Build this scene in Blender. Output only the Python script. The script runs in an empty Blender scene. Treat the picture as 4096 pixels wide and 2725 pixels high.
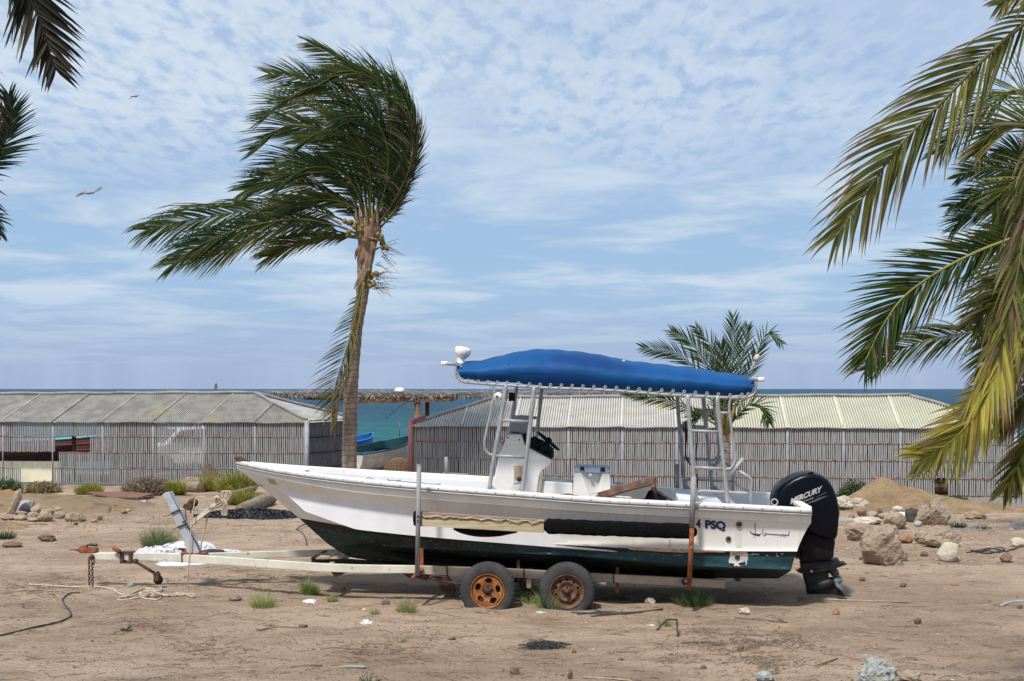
import bpy, bmesh, math, random
import numpy as np
from mathutils import Vector, Matrix, noise
from mathutils.bvhtree import BVHTree

R = math.radians
PI = math.pi
scn = bpy.context.scene
col = scn.collection

# ---------------------------------------------------------------- camera, sky, sun, exposure
CAM_H = 2.65
F = 4685.0            # focal length in pixels of a 4096 px wide frame
cam_d = bpy.data.cameras.new('camera')
cam_d.sensor_width = 36.0
cam_d.lens = 36.0 * F / 4096.0
cam_d.shift_y = (1556.0 - 1362.5) / 4096.0
cam_d.clip_start = 0.1
cam_d.clip_end = 60000.0
cam = bpy.data.objects.new('camera', cam_d)
cam.location = (0, 0, CAM_H)
cam.rotation_euler = (R(90), 0, 0)
col.objects.link(cam)
scn.camera = cam

SUN = Vector((-0.36, -0.66, 1.18)).normalized()
sun_d = bpy.data.lights.new('sun', 'SUN')
sun_d.energy = 4.8
sun_d.angle = R(5.5)   # sun behind thin high cloud: soft-edged shadows
sun_d.color = (1.0, 0.955, 0.89)
sun = bpy.data.objects.new('sun', sun_d)
sun.rotation_euler = SUN.to_track_quat('Z', 'Y').to_euler()
col.objects.link(sun)

world = bpy.data.worlds.new('World')
scn.world = world
world.use_nodes = True
W = world.node_tree
W.nodes.clear()


def wn(t, **k):
    n = W.nodes.new(t)
    for a, b in k.items():
        setattr(n, a, b)
    return n


def wmath(op, a, b=None, c=None, clamp=False):
    n = wn('ShaderNodeMath', operation=op, use_clamp=clamp)
    for i, v in enumerate((a, b, c)):
        if v is None:
            continue
        if isinstance(v, (int, float)):
            n.inputs[i].default_value = v
        else:
            W.links.new(v, n.inputs[i])
    return n.outputs[0]


out = wn('ShaderNodeOutputWorld')
bg = wn('ShaderNodeBackground')
bg.inputs['Strength'].default_value = 0.102
W.links.new(bg.outputs[0], out.inputs['Surface'])
sky = wn('ShaderNodeTexSky', sky_type='NISHITA')
sky.sun_disc = False
sky.sun_elevation = math.asin(SUN.z)
sky.sun_rotation = math.atan2(SUN.x, SUN.y)
sky.air_density = 1.0
sky.dust_density = 1.0
sky.ozone_density = 1.5
tc = wn('ShaderNodeTexCoord')
sep = wn('ShaderNodeSeparateXYZ')
W.links.new(tc.outputs['Generated'], sep.inputs[0])
zc = wmath('MAXIMUM', sep.outputs[2], 0.02)
px = wmath('DIVIDE', sep.outputs[0], wmath('ADD', zc, 0.06))
py = wmath('DIVIDE', sep.outputs[1], wmath('ADD', zc, 0.06))
cmb = wn('ShaderNodeCombineXYZ')
W.links.new(px, cmb.inputs[0])
W.links.new(py, cmb.inputs[1])


def wnoise(scale, detail, rough, sx=1, sy=1, off=0, dist=0.0):
    mp = wn('ShaderNodeMapping')
    mp.inputs['Scale'].default_value = (sx, sy, 1)
    mp.inputs['Location'].default_value = (off, off * 0.7, off * 0.3)
    W.links.new(cmb.outputs[0], mp.inputs[0])
    n = wn('ShaderNodeTexNoise')
    n.inputs['Scale'].default_value = scale
    n.inputs['Detail'].default_value = detail
    n.inputs['Roughness'].default_value = rough
    n.inputs['Distortion'].default_value = dist
    W.links.new(mp.outputs[0], n.inputs['Vector'])
    return n.outputs[0]


def wramp(v, lo, hi, a=0.0, b=1.0):
    n = wn('ShaderNodeMapRange', interpolation_type='SMOOTHSTEP')
    W.links.new(v, n.inputs[0])
    for i, x in enumerate((lo, hi, a, b)):
        n.inputs[i + 1].default_value = x
    return n.outputs[0]


big = wnoise(1.5, 4, 0.55, 1.0, 0.6, 3.1)
puff = wnoise(17.0, 5, 0.55, 1.0, 0.44, 8.0, 0.15)
streak = wnoise(1.5, 6, 0.58, 0.75, 0.8, 1.7, 0.3)
puffm = wmath('MULTIPLY', wramp(puff, 0.30, 0.58, 0.22, 1.0), wramp(sep.outputs[2], 0.13, 0.24))
cov = wmath('MULTIPLY', wramp(big, 0.30, 0.54, 0.55, 1.0), puffm)
strm = wmath('MULTIPLY', wramp(streak, 0.40, 0.66), wramp(sep.outputs[2], 0.34, 0.20, 0.35, 0.85))
strm = wmath('MULTIPLY', strm, wramp(sep.outputs[2], 0.02, 0.10, 0.25, 1.0))
wisp = wramp(wnoise(34.0, 4, 0.6, 1.0, 0.5, 21.0, 0.3), 0.30, 0.62, 0.82, 1.0)
broad = wramp(wnoise(0.55, 3, 0.5, 0.8, 0.5, 5.0), 0.34, 0.56, 0.72, 1.0)
cloud = wmath('MULTIPLY', wmath('MAXIMUM', wmath('MULTIPLY', cov, wisp), strm), 0.95, clamp=True)
cloud = wmath('MULTIPLY', cloud, broad)
skyk = wn('ShaderNodeMix', data_type='RGBA', blend_type='MULTIPLY')
skyk.inputs[0].default_value = 1.0
W.links.new(sky.outputs[0], skyk.inputs[6])
SKYMUL = (1.0, 1.0, 1.0, 1)
skyk.inputs[7].default_value = SKYMUL
# thin high veil that pales the blue evenly, then the clouds
veil = wn('ShaderNodeMix', data_type='RGBA')
veil.inputs[0].default_value = 0.9
W.links.new(skyk.outputs[2], veil.inputs[6])
lowc = wn('ShaderNodeMix', data_type='RGBA')
W.links.new(wramp(sep.outputs[2], 0.0, 0.10), lowc.inputs[0])
lowc.inputs[6].default_value = (3.65, 4.70, 7.0, 1)
lowc.inputs[7].default_value = (3.55, 5.35, 7.7, 1)
highc = wn('ShaderNodeMix', data_type='RGBA')
W.links.new(wramp(sep.outputs[2], 0.10, 0.24), highc.inputs[0])
W.links.new(lowc.outputs[2], highc.inputs[6])
highc.inputs[7].default_value = (3.5, 4.95, 7.6, 1)
W.links.new(highc.outputs[2], veil.inputs[7])
mixc = wn('ShaderNodeMix', data_type='RGBA')
W.links.new(cloud, mixc.inputs[0])
W.links.new(veil.outputs[2], mixc.inputs[6])
mixc.inputs[7].default_value = (6.5, 7.5, 8.5, 1)
W.links.new(mixc.outputs[2], bg.inputs['Color'])

scn.view_settings.view_transform = 'Standard'
scn.view_settings.look = 'None'
scn.view_settings.exposure = 0.0
scn.view_settings.gamma = 1.0
scn.view_settings.use_curve_mapping = False


# ---------------------------------------------------------------- places
def S(X, Y, D):
    """point seen at source pixel X, Y at depth D"""
    return Vector(((X - 2048.0) / F * D, D, CAM_H - (Y - 1556.0) / F * D))


VS = 1.7378


def V(x, y, D):
    return S(x * VS, y * VS, D)


def crop(x0, y0, s):
    return lambda x, y: (x0 + x / s, y0 + y / s)


c1 = crop(900, 1700, 1.96)
c2 = crop(2000, 1700, 1.6836)
c3 = crop(200, 1900, 2.357)
c4 = crop(1700, 1350, 1.6836)
cM = crop(3000, 1850, 2.851)
cT = crop(1800, 1350, 2.412)
cW = crop(1780, 2200, 3.571)
cR = crop(2550, 1500, 2.851)
cB = crop(2150, 1820, 4.285)
cL = crop(0, 1900, 3.367)
cH = crop(550, 1880, 4.238)
cK = crop(3000, 1500, 1.96)


def gh(x, y):
    """relief of the sand"""
    h = 0.035 * noise.noise(Vector((x * 0.35, y * 0.35, 3.0)))
    h += 0.014 * noise.noise(Vector((x * 1.7, y * 1.7, 9.0)))
    h -= 0.02
    if y > 38:
        t = min(1.0, (y - 38) / 9.0)
        h -= 1.4 * t * t * (3 - 2 * t)
    return h


def G(X, Y):
    """ground point seen at source pixel X, Y"""
    D = CAM_H * F / (Y - 1556.0)
    for _ in range(4):
        x = (X - 2048.0) / F * D
        D = (CAM_H - gh(x, D)) * F / (Y - 1556.0)
    x = (X - 2048.0) / F * D
    return Vector((x, D, gh(x, D)))


def GV(x, y):
    return G(x * VS, y * VS)


YAW = 0.075
E1 = Vector((math.sqrt(1 - YAW * YAW), -YAW, 0))
E2 = Vector((YAW, math.sqrt(1 - YAW * YAW), 0))
L0 = 15.3


def B(X, Y, b):
    """point on the boat at source pixel X, Y, b metres nearer than its centre line"""
    dx = (X - 2048.0) / F
    t = (L0 - b) / (dx * E2.x + E2.y)
    return S(X, Y, t)


def Bl(c, pts, b):
    return [B(*c(*p), b) for p in pts]


def jit(v, s, rnd):
    return Vector(v) + Vector((rnd.uniform(-s, s), rnd.uniform(-s, s), rnd.uniform(-s, s)))


def catmull(P, n=8):
    P = [Vector(p) for p in P]
    if len(P) < 3:
        return [P[0].lerp(P[-1], i / n) for i in range(n + 1)]
    Q = [P[0] * 2 - P[1]] + P + [P[-1] * 2 - P[-2]]
    o = []
    for i in range(1, len(Q) - 2):
        a, b, c, d = Q[i - 1:i + 3]
        for k in range(n):
            t = k / n
            o.append(0.5 * ((2 * b) + (c - a) * t + (2 * a - 5 * b + 4 * c - d) * t * t + (3 * b - a - 3 * c + d) * t ** 3))
    o.append(P[-1])
    return o


# ---------------------------------------------------------------- mesh builder
class MB:
    def __init__(s):
        s.v = []
        s.f = []
        s.m = []
        s.c = []
        s.sm = []

    def add(s, vs, fs, m=0, smooth=False, c=None):
        o = len(s.v)
        s.v.extend([tuple(x) for x in vs])
        s.f.extend([tuple(i + o for i in f) for f in fs])
        s.m.extend([m] * len(fs))
        s.sm.extend([smooth] * len(fs))
        if c is not None:
            s.c.extend([c] * len(vs) if not isinstance(c, list) else c)
        return s

    def box(s, c, size, rot=None, m=0):
        x, y, z = [k / 2 for k in size]
        vs = [Vector((a * x, b * y, d * z)) for a in (-1, 1) for b in (-1, 1) for d in (-1, 1)]
        if rot is not None:
            vs = [rot @ p for p in vs]
        vs = [p + Vector(c) for p in vs]
        return s.add(vs, [(0, 1, 3, 2), (4, 6, 7, 5), (0, 4, 5, 1), (2, 3, 7, 6), (0, 2, 6, 4), (1, 5, 7, 3)], m)

    def beam(s, a, b, w, h, m=0, up=Vector((0, 0, 1))):
        """box beam from a to b, w across, h along up"""
        a = Vector(a)
        b = Vector(b)
        t = (b - a).normalized()
        sd = t.cross(up).normalized()
        u = sd.cross(t).normalized()
        vs = []
        for p in (a, b):
            for i, j in ((-1, -1), (1, -1), (1, 1), (-1, 1)):
                vs.append(p + sd * i * w / 2 + u * j * h / 2)
        return s.add(vs, [(0, 1, 2, 3), (7, 6, 5, 4), (0, 4, 5, 1), (1, 5, 6, 2), (2, 6, 7, 3), (3, 7, 4, 0)], m)

    def tube(s, P, r, n=10, m=0, cap=True, c=None):
        P = [Vector(p) for p in P]
        k = len(P)
        rs = r if isinstance(r, (list, tuple)) else [r] * k
        vs = []
        u = None
        for i, p in enumerate(P):
            t = (P[min(i + 1, k - 1)] - P[max(i - 1, 0)])
            t = t.normalized() if t.length > 1e-9 else Vector((0, 0, 1))
            if u is None:
                ref = Vector((0, 0, 1)) if abs(t.z) < 0.9 else Vector((1, 0, 0))
                u = t.cross(ref).normalized()
            else:
                u = (u - t * u.dot(t))
                u = u.normalized() if u.length > 1e-6 else t.orthogonal().normalized()
            w = t.cross(u)
            for j in range(n):
                a = 2 * PI * j / n
                vs.append(p + (u * math.cos(a) + w * math.sin(a)) * rs[i])
        fs = []
        for i in range(k - 1):
            for j in range(n):
                q = (j + 1) % n
                fs.append((i * n + j, i * n + q, (i + 1) * n + q, (i + 1) * n + j))
        if cap:
            fs.append(tuple(range(n - 1, -1, -1)))
            fs.append(tuple((k - 1) * n + j for j in range(n)))
        return s.add(vs, fs, m, n > 5, c)

    def lathe(s, prof, c, ax, n=32, m=0, a0=0.0, a1=2 * PI, smooth=True, close=True):
        """prof: (radius, offset along axis)"""
        ax = Vector(ax).normalized()
        u = ax.orthogonal().normalized()
        w = ax.cross(u)
        c = Vector(c)
        vs = []
        for i in range(n):
            a = a0 + (a1 - a0) * i / (n if close else n - 1)
            d = u * math.cos(a) + w * math.sin(a)
            for r, h in prof:
                vs.append(c + d * r + ax * h)
        k = len(prof)
        fs = []
        for i in range(n if close else n - 1):
            j = (i + 1) % n
            for q in range(k - 1):
                fs.append((i * k + q, j * k + q, j * k + q + 1, i * k + q + 1))
        return s.add(vs, fs, m, smooth)

    def grid(s, rows, m=0, smooth=True, closed=False, c=None):
        k = len(rows[0])
        vs = [p for r in rows for p in r]
        fs = []
        for i in range(len(rows) - 1):
            for j in range(k if closed else k - 1):
                q = (j + 1) % k
                fs.append((i * k + j, i * k + q, (i + 1) * k + q, (i + 1) * k + j))
        return s.add(vs, fs, m, smooth, c)

    def prism(s, A, Bp, m=0, smooth=False):
        """two matching outlines joined"""
        n = len(A)
        fs = [tuple(range(n)), tuple(range(2 * n - 1, n - 1, -1))]
        for i in range(n):
            j = (i + 1) % n
            fs.append((i, i + n, j + n, j))
        return s.add(list(A) + list(Bp), fs, m, smooth)

    def pillow(s, outline, ysteps, m=0):
        """outline: points, ysteps: list of (offset vector, scale about centroid)"""
        O = [Vector(p) for p in outline]
        cen = sum(O, Vector()) / len(O)
        rows = []
        for off, sc in ysteps:
            rows.append([cen + (p - cen) * sc + off for p in O])
        s.grid(rows, m, True, closed=True)
        n = len(O)
        base = len(s.v) - n * len(rows)
        s.f.append(tuple(base + i for i in range(n)))
        s.f.append(tuple(base + n * (len(rows) - 1) + i for i in range(n - 1, -1, -1)))
        s.m += [m, m]
        s.sm += [True, True]
        return s

    def mesh(s, name, mats, fix=True):
        me = bpy.data.meshes.new(name)
        me.from_pydata(s.v, [], s.f)
        for x in (mats if isinstance(mats, (list, tuple)) else [mats]):
            me.materials.append(x)
        me.polygons.foreach_set('material_index', s.m)
        me.polygons.foreach_set('use_smooth', s.sm)
        if s.c and len(s.c) == len(s.v):
            at = me.color_attributes.new('tint', 'FLOAT_COLOR', 'POINT')
            at.data.foreach_set('color', [k for c in s.c for k in (c[0], c[1], c[2], 1.0)])
        if fix:
            bm = bmesh.new()
            bm.from_mesh(me)
            bmesh.ops.recalc_face_normals(bm, faces=bm.faces)
            bm.to_mesh(me)
            bm.free()
        me.update()
        return me

    def build(s, name, mats, parent=None, fix=True, **kw):
        o = bpy.data.objects.new(name, s.mesh(name, mats, fix))
        col.objects.link(o)
        if parent is not None:
            o.parent = parent
            q = parent
            off = Vector()
            while q is not None:
                off += Vector(q.location)
                q = q.parent
            o.location = -off
        for k, x in kw.items():
            o[k] = x
        return o


def sharp(o, ang=35):
    me = o.data
    try:
        me.set_sharp_from_angle(angle=R(ang))
    except Exception:
        pass
    return o


def bevel(o, w, seg=2, ang=30):
    md = o.modifiers.new('bevel', 'BEVEL')
    md.width = w
    md.segments = seg
    md.limit_method = 'ANGLE'
    md.angle_limit = R(ang)
    return o


def thing(name, label, cat, loc=(0, 0, 0), group=None):
    o = bpy.data.objects.new(name, None)
    o.empty_display_size = 0.2
    o.location = loc
    col.objects.link(o)
    return tag(o, label, cat, group)


def tag(o, label, cat, group=None, kind=None):
    o['label'] = label
    o['category'] = cat
    if group:
        o['group'] = group
    if kind:
        o['kind'] = kind
    return o


def struct(o):
    o['kind'] = 'structure'
    return o


def rebase(o, loc):
    """put the origin of a single-mesh thing at its base"""
    loc = Vector(loc)
    o.data.transform(Matrix.Translation(-loc))
    o.location = loc
    return o


# ---------------------------------------------------------------- materials
class NT:
    def __init__(s, name):
        s.mat = bpy.data.materials.new(name)
        s.mat.use_nodes = True
        s.t = s.mat.node_tree
        s.b = s.t.nodes['Principled BSDF']
        s.out = s.t.nodes['Material Output']
        s.tc = s.t.nodes.new('ShaderNodeTexCoord')

    def n(s, ty, **k):
        x = s.t.nodes.new(ty)
        for a, b in k.items():
            setattr(x, a, b)
        return x

    def l(s, a, b):
        s.t.links.new(a, b)

    def vec(s, scale=(1, 1, 1), kind='Object', loc=(0, 0, 0)):
        if kind == 'World':
            g = s.n('ShaderNodeNewGeometry').outputs['Position']
        else:
            g = s.tc.outputs[kind]
        mp = s.n('ShaderNodeMapping')
        mp.inputs['Scale'].default_value = scale
        mp.inputs['Location'].default_value = loc
        s.l(g, mp.inputs[0])
        return mp.outputs[0]

    def noise(s, scale, detail=5, rough=0.6, vec=None, dist=0.0):
        x = s.n('ShaderNodeTexNoise')
        x.inputs['Scale'].default_value = scale
        x.inputs['Detail'].default_value = detail
        x.inputs['Roughness'].default_value = rough
        x.inputs['Distortion'].default_value = dist
        s.l(vec if vec is not None else s.vec(), x.inputs['Vector'])
        return x.outputs[0]

    def voro(s, scale, vec=None, feature='F1', outp=0, rnd=1.0):
        x = s.n('ShaderNodeTexVoronoi', feature=feature)
        x.inputs['Scale'].default_value = scale
        x.inputs['Randomness'].default_value = rnd
        s.l(vec if vec is not None else s.vec(), x.inputs['Vector'])
        return x.outputs[outp]

    def ramp(s, v, lo, hi, a=0.0, b=1.0):
        x = s.n('ShaderNodeMapRange', interpolation_type='SMOOTHSTEP')
        s.l(v, x.inputs[0])
        for i, q in enumerate((lo, hi, a, b)):
            x.inputs[i + 1].default_value = q
        return x.outputs[0]

    def math(s, op, a, b=0.0):
        x = s.n('ShaderNodeMath', operation=op)
        for i, q in enumerate((a, b)):
            if isinstance(q, (int, float)):
                x.inputs[i].default_value = q
            else:
                s.l(q, x.inputs[i])
        return x.outputs[0]

    def mix(s, f, a, b, mode='MIX'):
        x = s.n('ShaderNodeMix', data_type='RGBA', blend_type=mode)
        for i, q in ((0, f), (6, a), (7, b)):
            if isinstance(q, (int, float)):
                x.inputs[i].default_value = q
            elif isinstance(q, tuple):
                x.inputs[i].default_value = q if len(q) == 4 else q + (1,)
            else:
                s.l(q, x.inputs[i])
        return x.outputs[2]

    def bump(s, h, dist=0.01, strength=1.0):
        x = s.n('ShaderNodeBump')
        x.inputs['Distance'].default_value = dist
        x.inputs['Strength'].default_value = strength
        s.l(h, x.inputs['Height'])
        s.l(x.outputs[0], s.b.inputs['Normal'])
        return x

    def done(s, colr=None, rough=None, metal=None, spec=None):
        for nm, v in (('Base Color', colr), ('Roughness', rough), ('Metallic', metal), ('Specular IOR Level', spec)):
            if v is None:
                continue
            if isinstance(v, (int, float)):
                s.b.inputs[nm].default_value = v
            elif isinstance(v, tuple):
                s.b.inputs[nm].default_value = v if len(v) == 4 else v + (1,)
            else:
                s.l(v, s.b.inputs[nm])
        return s.mat


def simple(name, a, b, scale=6, rough=0.7, bump=0.003, bs=40, metal=0.0, lo=0.35, hi=0.65, stretch=(1, 1, 1), third=None, tlo=0.6, thi=0.7, tscale=18, spec=0.4):
    t = NT(name)
    v = t.vec(stretch, 'World')
    c = t.mix(t.ramp(t.noise(scale, 6, 0.6, v), lo, hi), a, b)
    if third:
        c = t.mix(t.ramp(t.noise(tscale, 6, 0.65, t.vec(stretch, 'World', (7, 3, 5))), tlo, thi), c, third)
    if bump:
        t.bump(t.noise(bs, 5, 0.6, v), bump)
    return t.done(c, rough, metal, spec)


MAT = {}
def gelcoat():
    t = NT('white_gelcoat')
    c = t.mix(t.ramp(t.noise(2.5, 6, 0.6, t.vec((1, 1, 1), 'World')), 0.35, 0.65), (0.79, 0.775, 0.745), (0.72, 0.70, 0.66))
    # chalky drips running down, grime specks, fine scratches
    c = t.mix(t.ramp(t.noise(6, 6, 0.7, t.vec((3.5, 1, 0.25), 'World', (3, 1, 0))), 0.52, 0.76, 0, 0.55), c, (0.56, 0.49, 0.41))
    c = t.mix(t.ramp(t.noise(60, 5, 0.8, t.vec((1, 1, 1), 'World', (1, 9, 2))), 0.66, 0.74, 0, 0.6), c, (0.36, 0.30, 0.24))
    c = t.mix(t.ramp(t.noise(26, 3, 0.6, t.vec((0.15, 1, 2.2), 'World', (6, 1, 2))), 0.70, 0.735, 0, 0.5), c, (0.40, 0.37, 0.33))
    return t.done(c, t.ramp(t.noise(5, 5, 0.6, t.vec((1, 1, 1), 'World')), 0.3, 0.7, 0.36, 0.6), 0, 0.4)


MAT['white'] = gelcoat()
MAT['white_in'] = simple('white_interior', (0.72, 0.73, 0.75), (0.66, 0.66, 0.67), 2.5, 0.5, 0.0, third=(0.55, 0.50, 0.42), tlo=0.64, thi=0.8, tscale=5)
MAT['rail'] = simple('aluminium_rubrail', (0.42, 0.42, 0.42), (0.34, 0.34, 0.34), 9, 0.4, 0.0)
MAT['alu'] = simple('aluminium_tube', (0.34, 0.35, 0.36), (0.27, 0.28, 0.29), 7, 0.5, 0.0005, 90, metal=0.15, third=(0.35, 0.33, 0.30), tlo=0.62, thi=0.75)
MAT['pvc'] = simple('grey_pipe', (0.25, 0.245, 0.245), (0.19, 0.185, 0.185), 5, 0.6, 0.001, third=(0.24, 0.20, 0.17))
MAT['galv'] = simple('galvanised', (0.46, 0.50, 0.53), (0.38, 0.41, 0.43), 6, 0.55, 0.001, metal=0.2, third=(0.36, 0.24, 0.14), tlo=0.68, thi=0.74)
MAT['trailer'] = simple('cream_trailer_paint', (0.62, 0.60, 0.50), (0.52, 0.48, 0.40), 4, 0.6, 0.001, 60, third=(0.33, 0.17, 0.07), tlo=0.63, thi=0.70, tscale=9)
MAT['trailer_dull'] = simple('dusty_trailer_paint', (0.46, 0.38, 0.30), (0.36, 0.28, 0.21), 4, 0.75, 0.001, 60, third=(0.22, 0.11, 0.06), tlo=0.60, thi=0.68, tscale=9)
MAT['rust'] = simple('rust', (0.28, 0.09, 0.03), (0.14, 0.045, 0.02), 14, 0.9, 0.004, 60, third=(0.40, 0.18, 0.07), tlo=0.58, thi=0.68)
MAT['rust_dark'] = simple('dark_rust', (0.10, 0.05, 0.035), (0.05, 0.028, 0.02), 14, 0.9, 0.003, 60, third=(0.22, 0.10, 0.05), tlo=0.60, thi=0.7)
MAT['rust_rim'] = simple('rusty_orange_rim', (0.34, 0.12, 0.03), (0.19, 0.06, 0.022), 11, 0.75, 0.002, 80, third=(0.44, 0.23, 0.06), tlo=0.56, thi=0.66)
MAT['rim_brown'] = simple('brown_rim', (0.16, 0.085, 0.05), (0.09, 0.045, 0.03), 14, 0.85, 0.002, 80, third=(0.26, 0.15, 0.10), tlo=0.58, thi=0.7)
MAT['tyre'] = simple('tyre_rubber', (0.030, 0.030, 0.032), (0.05, 0.048, 0.046), 5, 0.85, 0.001, 100, third=(0.13, 0.115, 0.10), tlo=0.62, thi=0.78, tscale=8)
MAT['black'] = simple('black_plastic', (0.006, 0.006, 0.007), (0.010, 0.010, 0.011), 8, 0.65, 0.001, spec=0.25)
MAT['black_gloss'] = simple('black_cowl_paint', (0.002, 0.003, 0.007), (0.003, 0.004, 0.008), 3, 0.30, 0.0, third=(0.010, 0.010, 0.013), tlo=0.6, thi=0.8, spec=0.16)
MAT['leg_black'] = simple('black_gearcase', (0.006, 0.006, 0.007), (0.010, 0.010, 0.011), 6, 0.55, 0.001, third=(0.04, 0.038, 0.035), tlo=0.6, thi=0.75)
MAT['grey_prop'] = simple('grey_propeller', (0.17, 0.19, 0.20), (0.10, 0.11, 0.11), 9, 0.5, 0.001)
MAT['pad'] = simple('black_carpet_pad', (0.005, 0.005, 0.005), (0.009, 0.009, 0.009), 30, 0.95, 0.003, 200, spec=0.03)
MAT['wood'] = simple('weathered_plank', (0.50, 0.43, 0.29), (0.38, 0.30, 0.19), 5, 0.85, 0.003, 30, stretch=(0.25, 1, 3), third=(0.20, 0.13, 0.08), tlo=0.63, thi=0.7)
MAT['log'] = simple('dead_palm_log', (0.27, 0.21, 0.16), (0.15, 0.11, 0.08), 8, 0.9, 0.01, 25, stretch=(1, 1, 2), third=(0.36, 0.33, 0.30))
MAT['timber'] = simple('brown_timber', (0.24, 0.14, 0.08), (0.14, 0.08, 0.05), 4, 0.85, 0.005, 20, stretch=(0.4, 1, 3))
MAT['rope'] = simple('natural_rope', (0.52, 0.43, 0.33), (0.38, 0.30, 0.22), 30, 0.9, 0.004, 130)
MAT['rope_thin'] = simple('white_cord', (0.36, 0.35, 0.33), (0.30, 0.29, 0.27), 20, 0.8, 0.0)
MAT['strap'] = simple('faded_purple_strap', (0.22, 0.14, 0.16), (0.32, 0.22, 0.22), 12, 0.9, 0.001)
MAT['navy'] = simple('navy_lettering', (0.008, 0.015, 0.10), (0.012, 0.02, 0.12), 5, 0.5, 0.0)
MAT['silver'] = simple('silver_lettering', (0.42, 0.42, 0.42), (0.36, 0.36, 0.36), 5, 0.45, 0.0)
MAT['dirt_tan'] = simple('stained_tan_recess', (0.60, 0.48, 0.34), (0.45, 0.32, 0.20), 8, 0.6, 0.0, third=(0.20, 0.10, 0.05))
MAT['cream_wall'] = simple('cream_plaster', (0.78, 0.74, 0.54), (0.70, 0.66, 0.50), 2, 0.85, 0.002, third=(0.55, 0.45, 0.36))
MAT['lid'] = simple('pale_blue_lid', (0.42, 0.50, 0.60), (0.35, 0.42, 0.52), 5, 0.5, 0.0)
MAT['barrow'] = simple('rusty_barrow_steel', (0.26, 0.12, 0.07), (0.13, 0.07, 0.05), 9, 0.85, 0.004, 50, third=(0.15, 0.17, 0.17), tlo=0.52, thi=0.6, tscale=10)
MAT['barrow_side'] = simple('grey_green_barrow_side', (0.14, 0.15, 0.15), (0.20, 0.17, 0.13), 10, 0.85, 0.004, 50, third=(0.28, 0.11, 0.05), tlo=0.58, thi=0.64, tscale=14)
MAT['plastic_white'] = simple('dirty_white_plastic_sheet', (0.60, 0.61, 0.63), (0.42, 0.42, 0.44), 5, 0.5, 0.004, 30, third=(0.16, 0.15, 0.17), tlo=0.55, thi=0.62, tscale=6)
MAT['charcoal'] = simple('black_shell_grit', (0.012, 0.012, 0.014), (0.03, 0.03, 0.034), 60, 0.5, 0.01, 60, third=(0.10, 0.10, 0.11), tlo=0.66, thi=0.7, tscale=60)
MAT['red_board'] = simple('faded_red_board', (0.20, 0.085, 0.06), (0.14, 0.08, 0.055), 3, 0.85, 0.003, 20)
MAT['bag'] = simple('orange_jute_sack', (0.30, 0.17, 0.08), (0.20, 0.11, 0.05), 6, 0.9, 0.004, 60)
MAT['hose'] = simple('black_hose', (0.018, 0.022, 0.026), (0.035, 0.04, 0.045), 8, 0.5, 0.0, third=(0.10, 0.09, 0.07))
MAT['coral'] = simple('coral_rock', (0.38, 0.295, 0.215), (0.27, 0.205, 0.145), 7, 0.95, 0.04, 22, third=(0.22, 0.15, 0.10), tlo=0.58, thi=0.70, tscale=13)
MAT['coral_pale'] = simple('pale_limestone', (0.50, 0.45, 0.37), (0.38, 0.32, 0.24), 6, 0.9, 0.012, 22, third=(0.36, 0.28, 0.20))
MAT['slab'] = simple('grey_blue_slab', (0.31, 0.315, 0.33), (0.25, 0.24, 0.235), 5, 0.85, 0.008, 22)
MAT['brown_stone'] = simple('brown_stone', (0.20, 0.13, 0.09), (0.12, 0.08, 0.06), 9, 0.9, 0.01, 30)
MAT['orange_stone'] = simple('orange_stone', (0.32, 0.17, 0.09), (0.20, 0.11, 0.06), 9, 0.9, 0.008, 30)
MAT['gravel'] = simple('grey_gravel', (0.20, 0.19, 0.195), (0.15, 0.145, 0.15), 30, 0.95, 0.02, 60, third=(0.34, 0.31, 0.29), tlo=0.56, thi=0.64, tscale=45)
MAT['barnacle'] = simple('grey_barnacled_rock', (0.40, 0.42, 0.40), (0.22, 0.23, 0.22), 25, 0.95, 0.03, 35, third=(0.32, 0.36, 0.18), tlo=0.55, thi=0.66)
MAT['husk'] = simple('coconut_husk', (0.20, 0.135, 0.085), (0.11, 0.07, 0.045), 20, 0.95, 0.006, 70, stretch=(1, 1, 3))
MAT['husk_grey'] = simple('grey_coconut_husk', (0.26, 0.21, 0.17), (0.16, 0.13, 0.10), 20, 0.95, 0.006, 70, stretch=(1, 1, 3))
MAT['coconut'] = simple('green_coconut', (0.12, 0.10, 0.02), (0.17, 0.12, 0.025), 9, 0.5, 0.0, third=(0.18, 0.10, 0.04))
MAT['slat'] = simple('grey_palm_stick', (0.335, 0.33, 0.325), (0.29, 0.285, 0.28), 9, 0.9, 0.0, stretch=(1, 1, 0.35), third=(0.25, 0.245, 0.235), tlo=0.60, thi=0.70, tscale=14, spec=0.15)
MAT['slat_shade'] = simple('shaded_palm_stick', (0.17, 0.17, 0.185), (0.12, 0.12, 0.135), 9, 0.9, 0.0, stretch=(1, 1, 0.3), third=(0.20, 0.20, 0.21), spec=0.15)  # darker copy of the sticks: shade of side and back walls put into colour
MAT['red_rope'] = simple('red_lashing', (0.34, 0.09, 0.09), (0.28, 0.15, 0.12), 1.6, 0.85, 0.0, third=(0.32, 0.29, 0.27), tlo=0.46, thi=0.52, tscale=2.4)
MAT['red_pipe'] = simple('faded_red_pipe', (0.34, 0.12, 0.10), (0.28, 0.11, 0.09), 5, 0.7, 0.0)
MAT['grey_post'] = simple('grey_blue_post', (0.33, 0.33, 0.37), (0.26, 0.26, 0.29), 6, 0.7, 0.0)
MAT['roof_left'] = simple('grey_roof_sheet', (0.33, 0.32, 0.305), (0.24, 0.23, 0.215), 3.0, 0.85, 0.0, third=(0.36, 0.34, 0.18), tlo=0.56, thi=0.70, tscale=1.1, spec=0.15)
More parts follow.
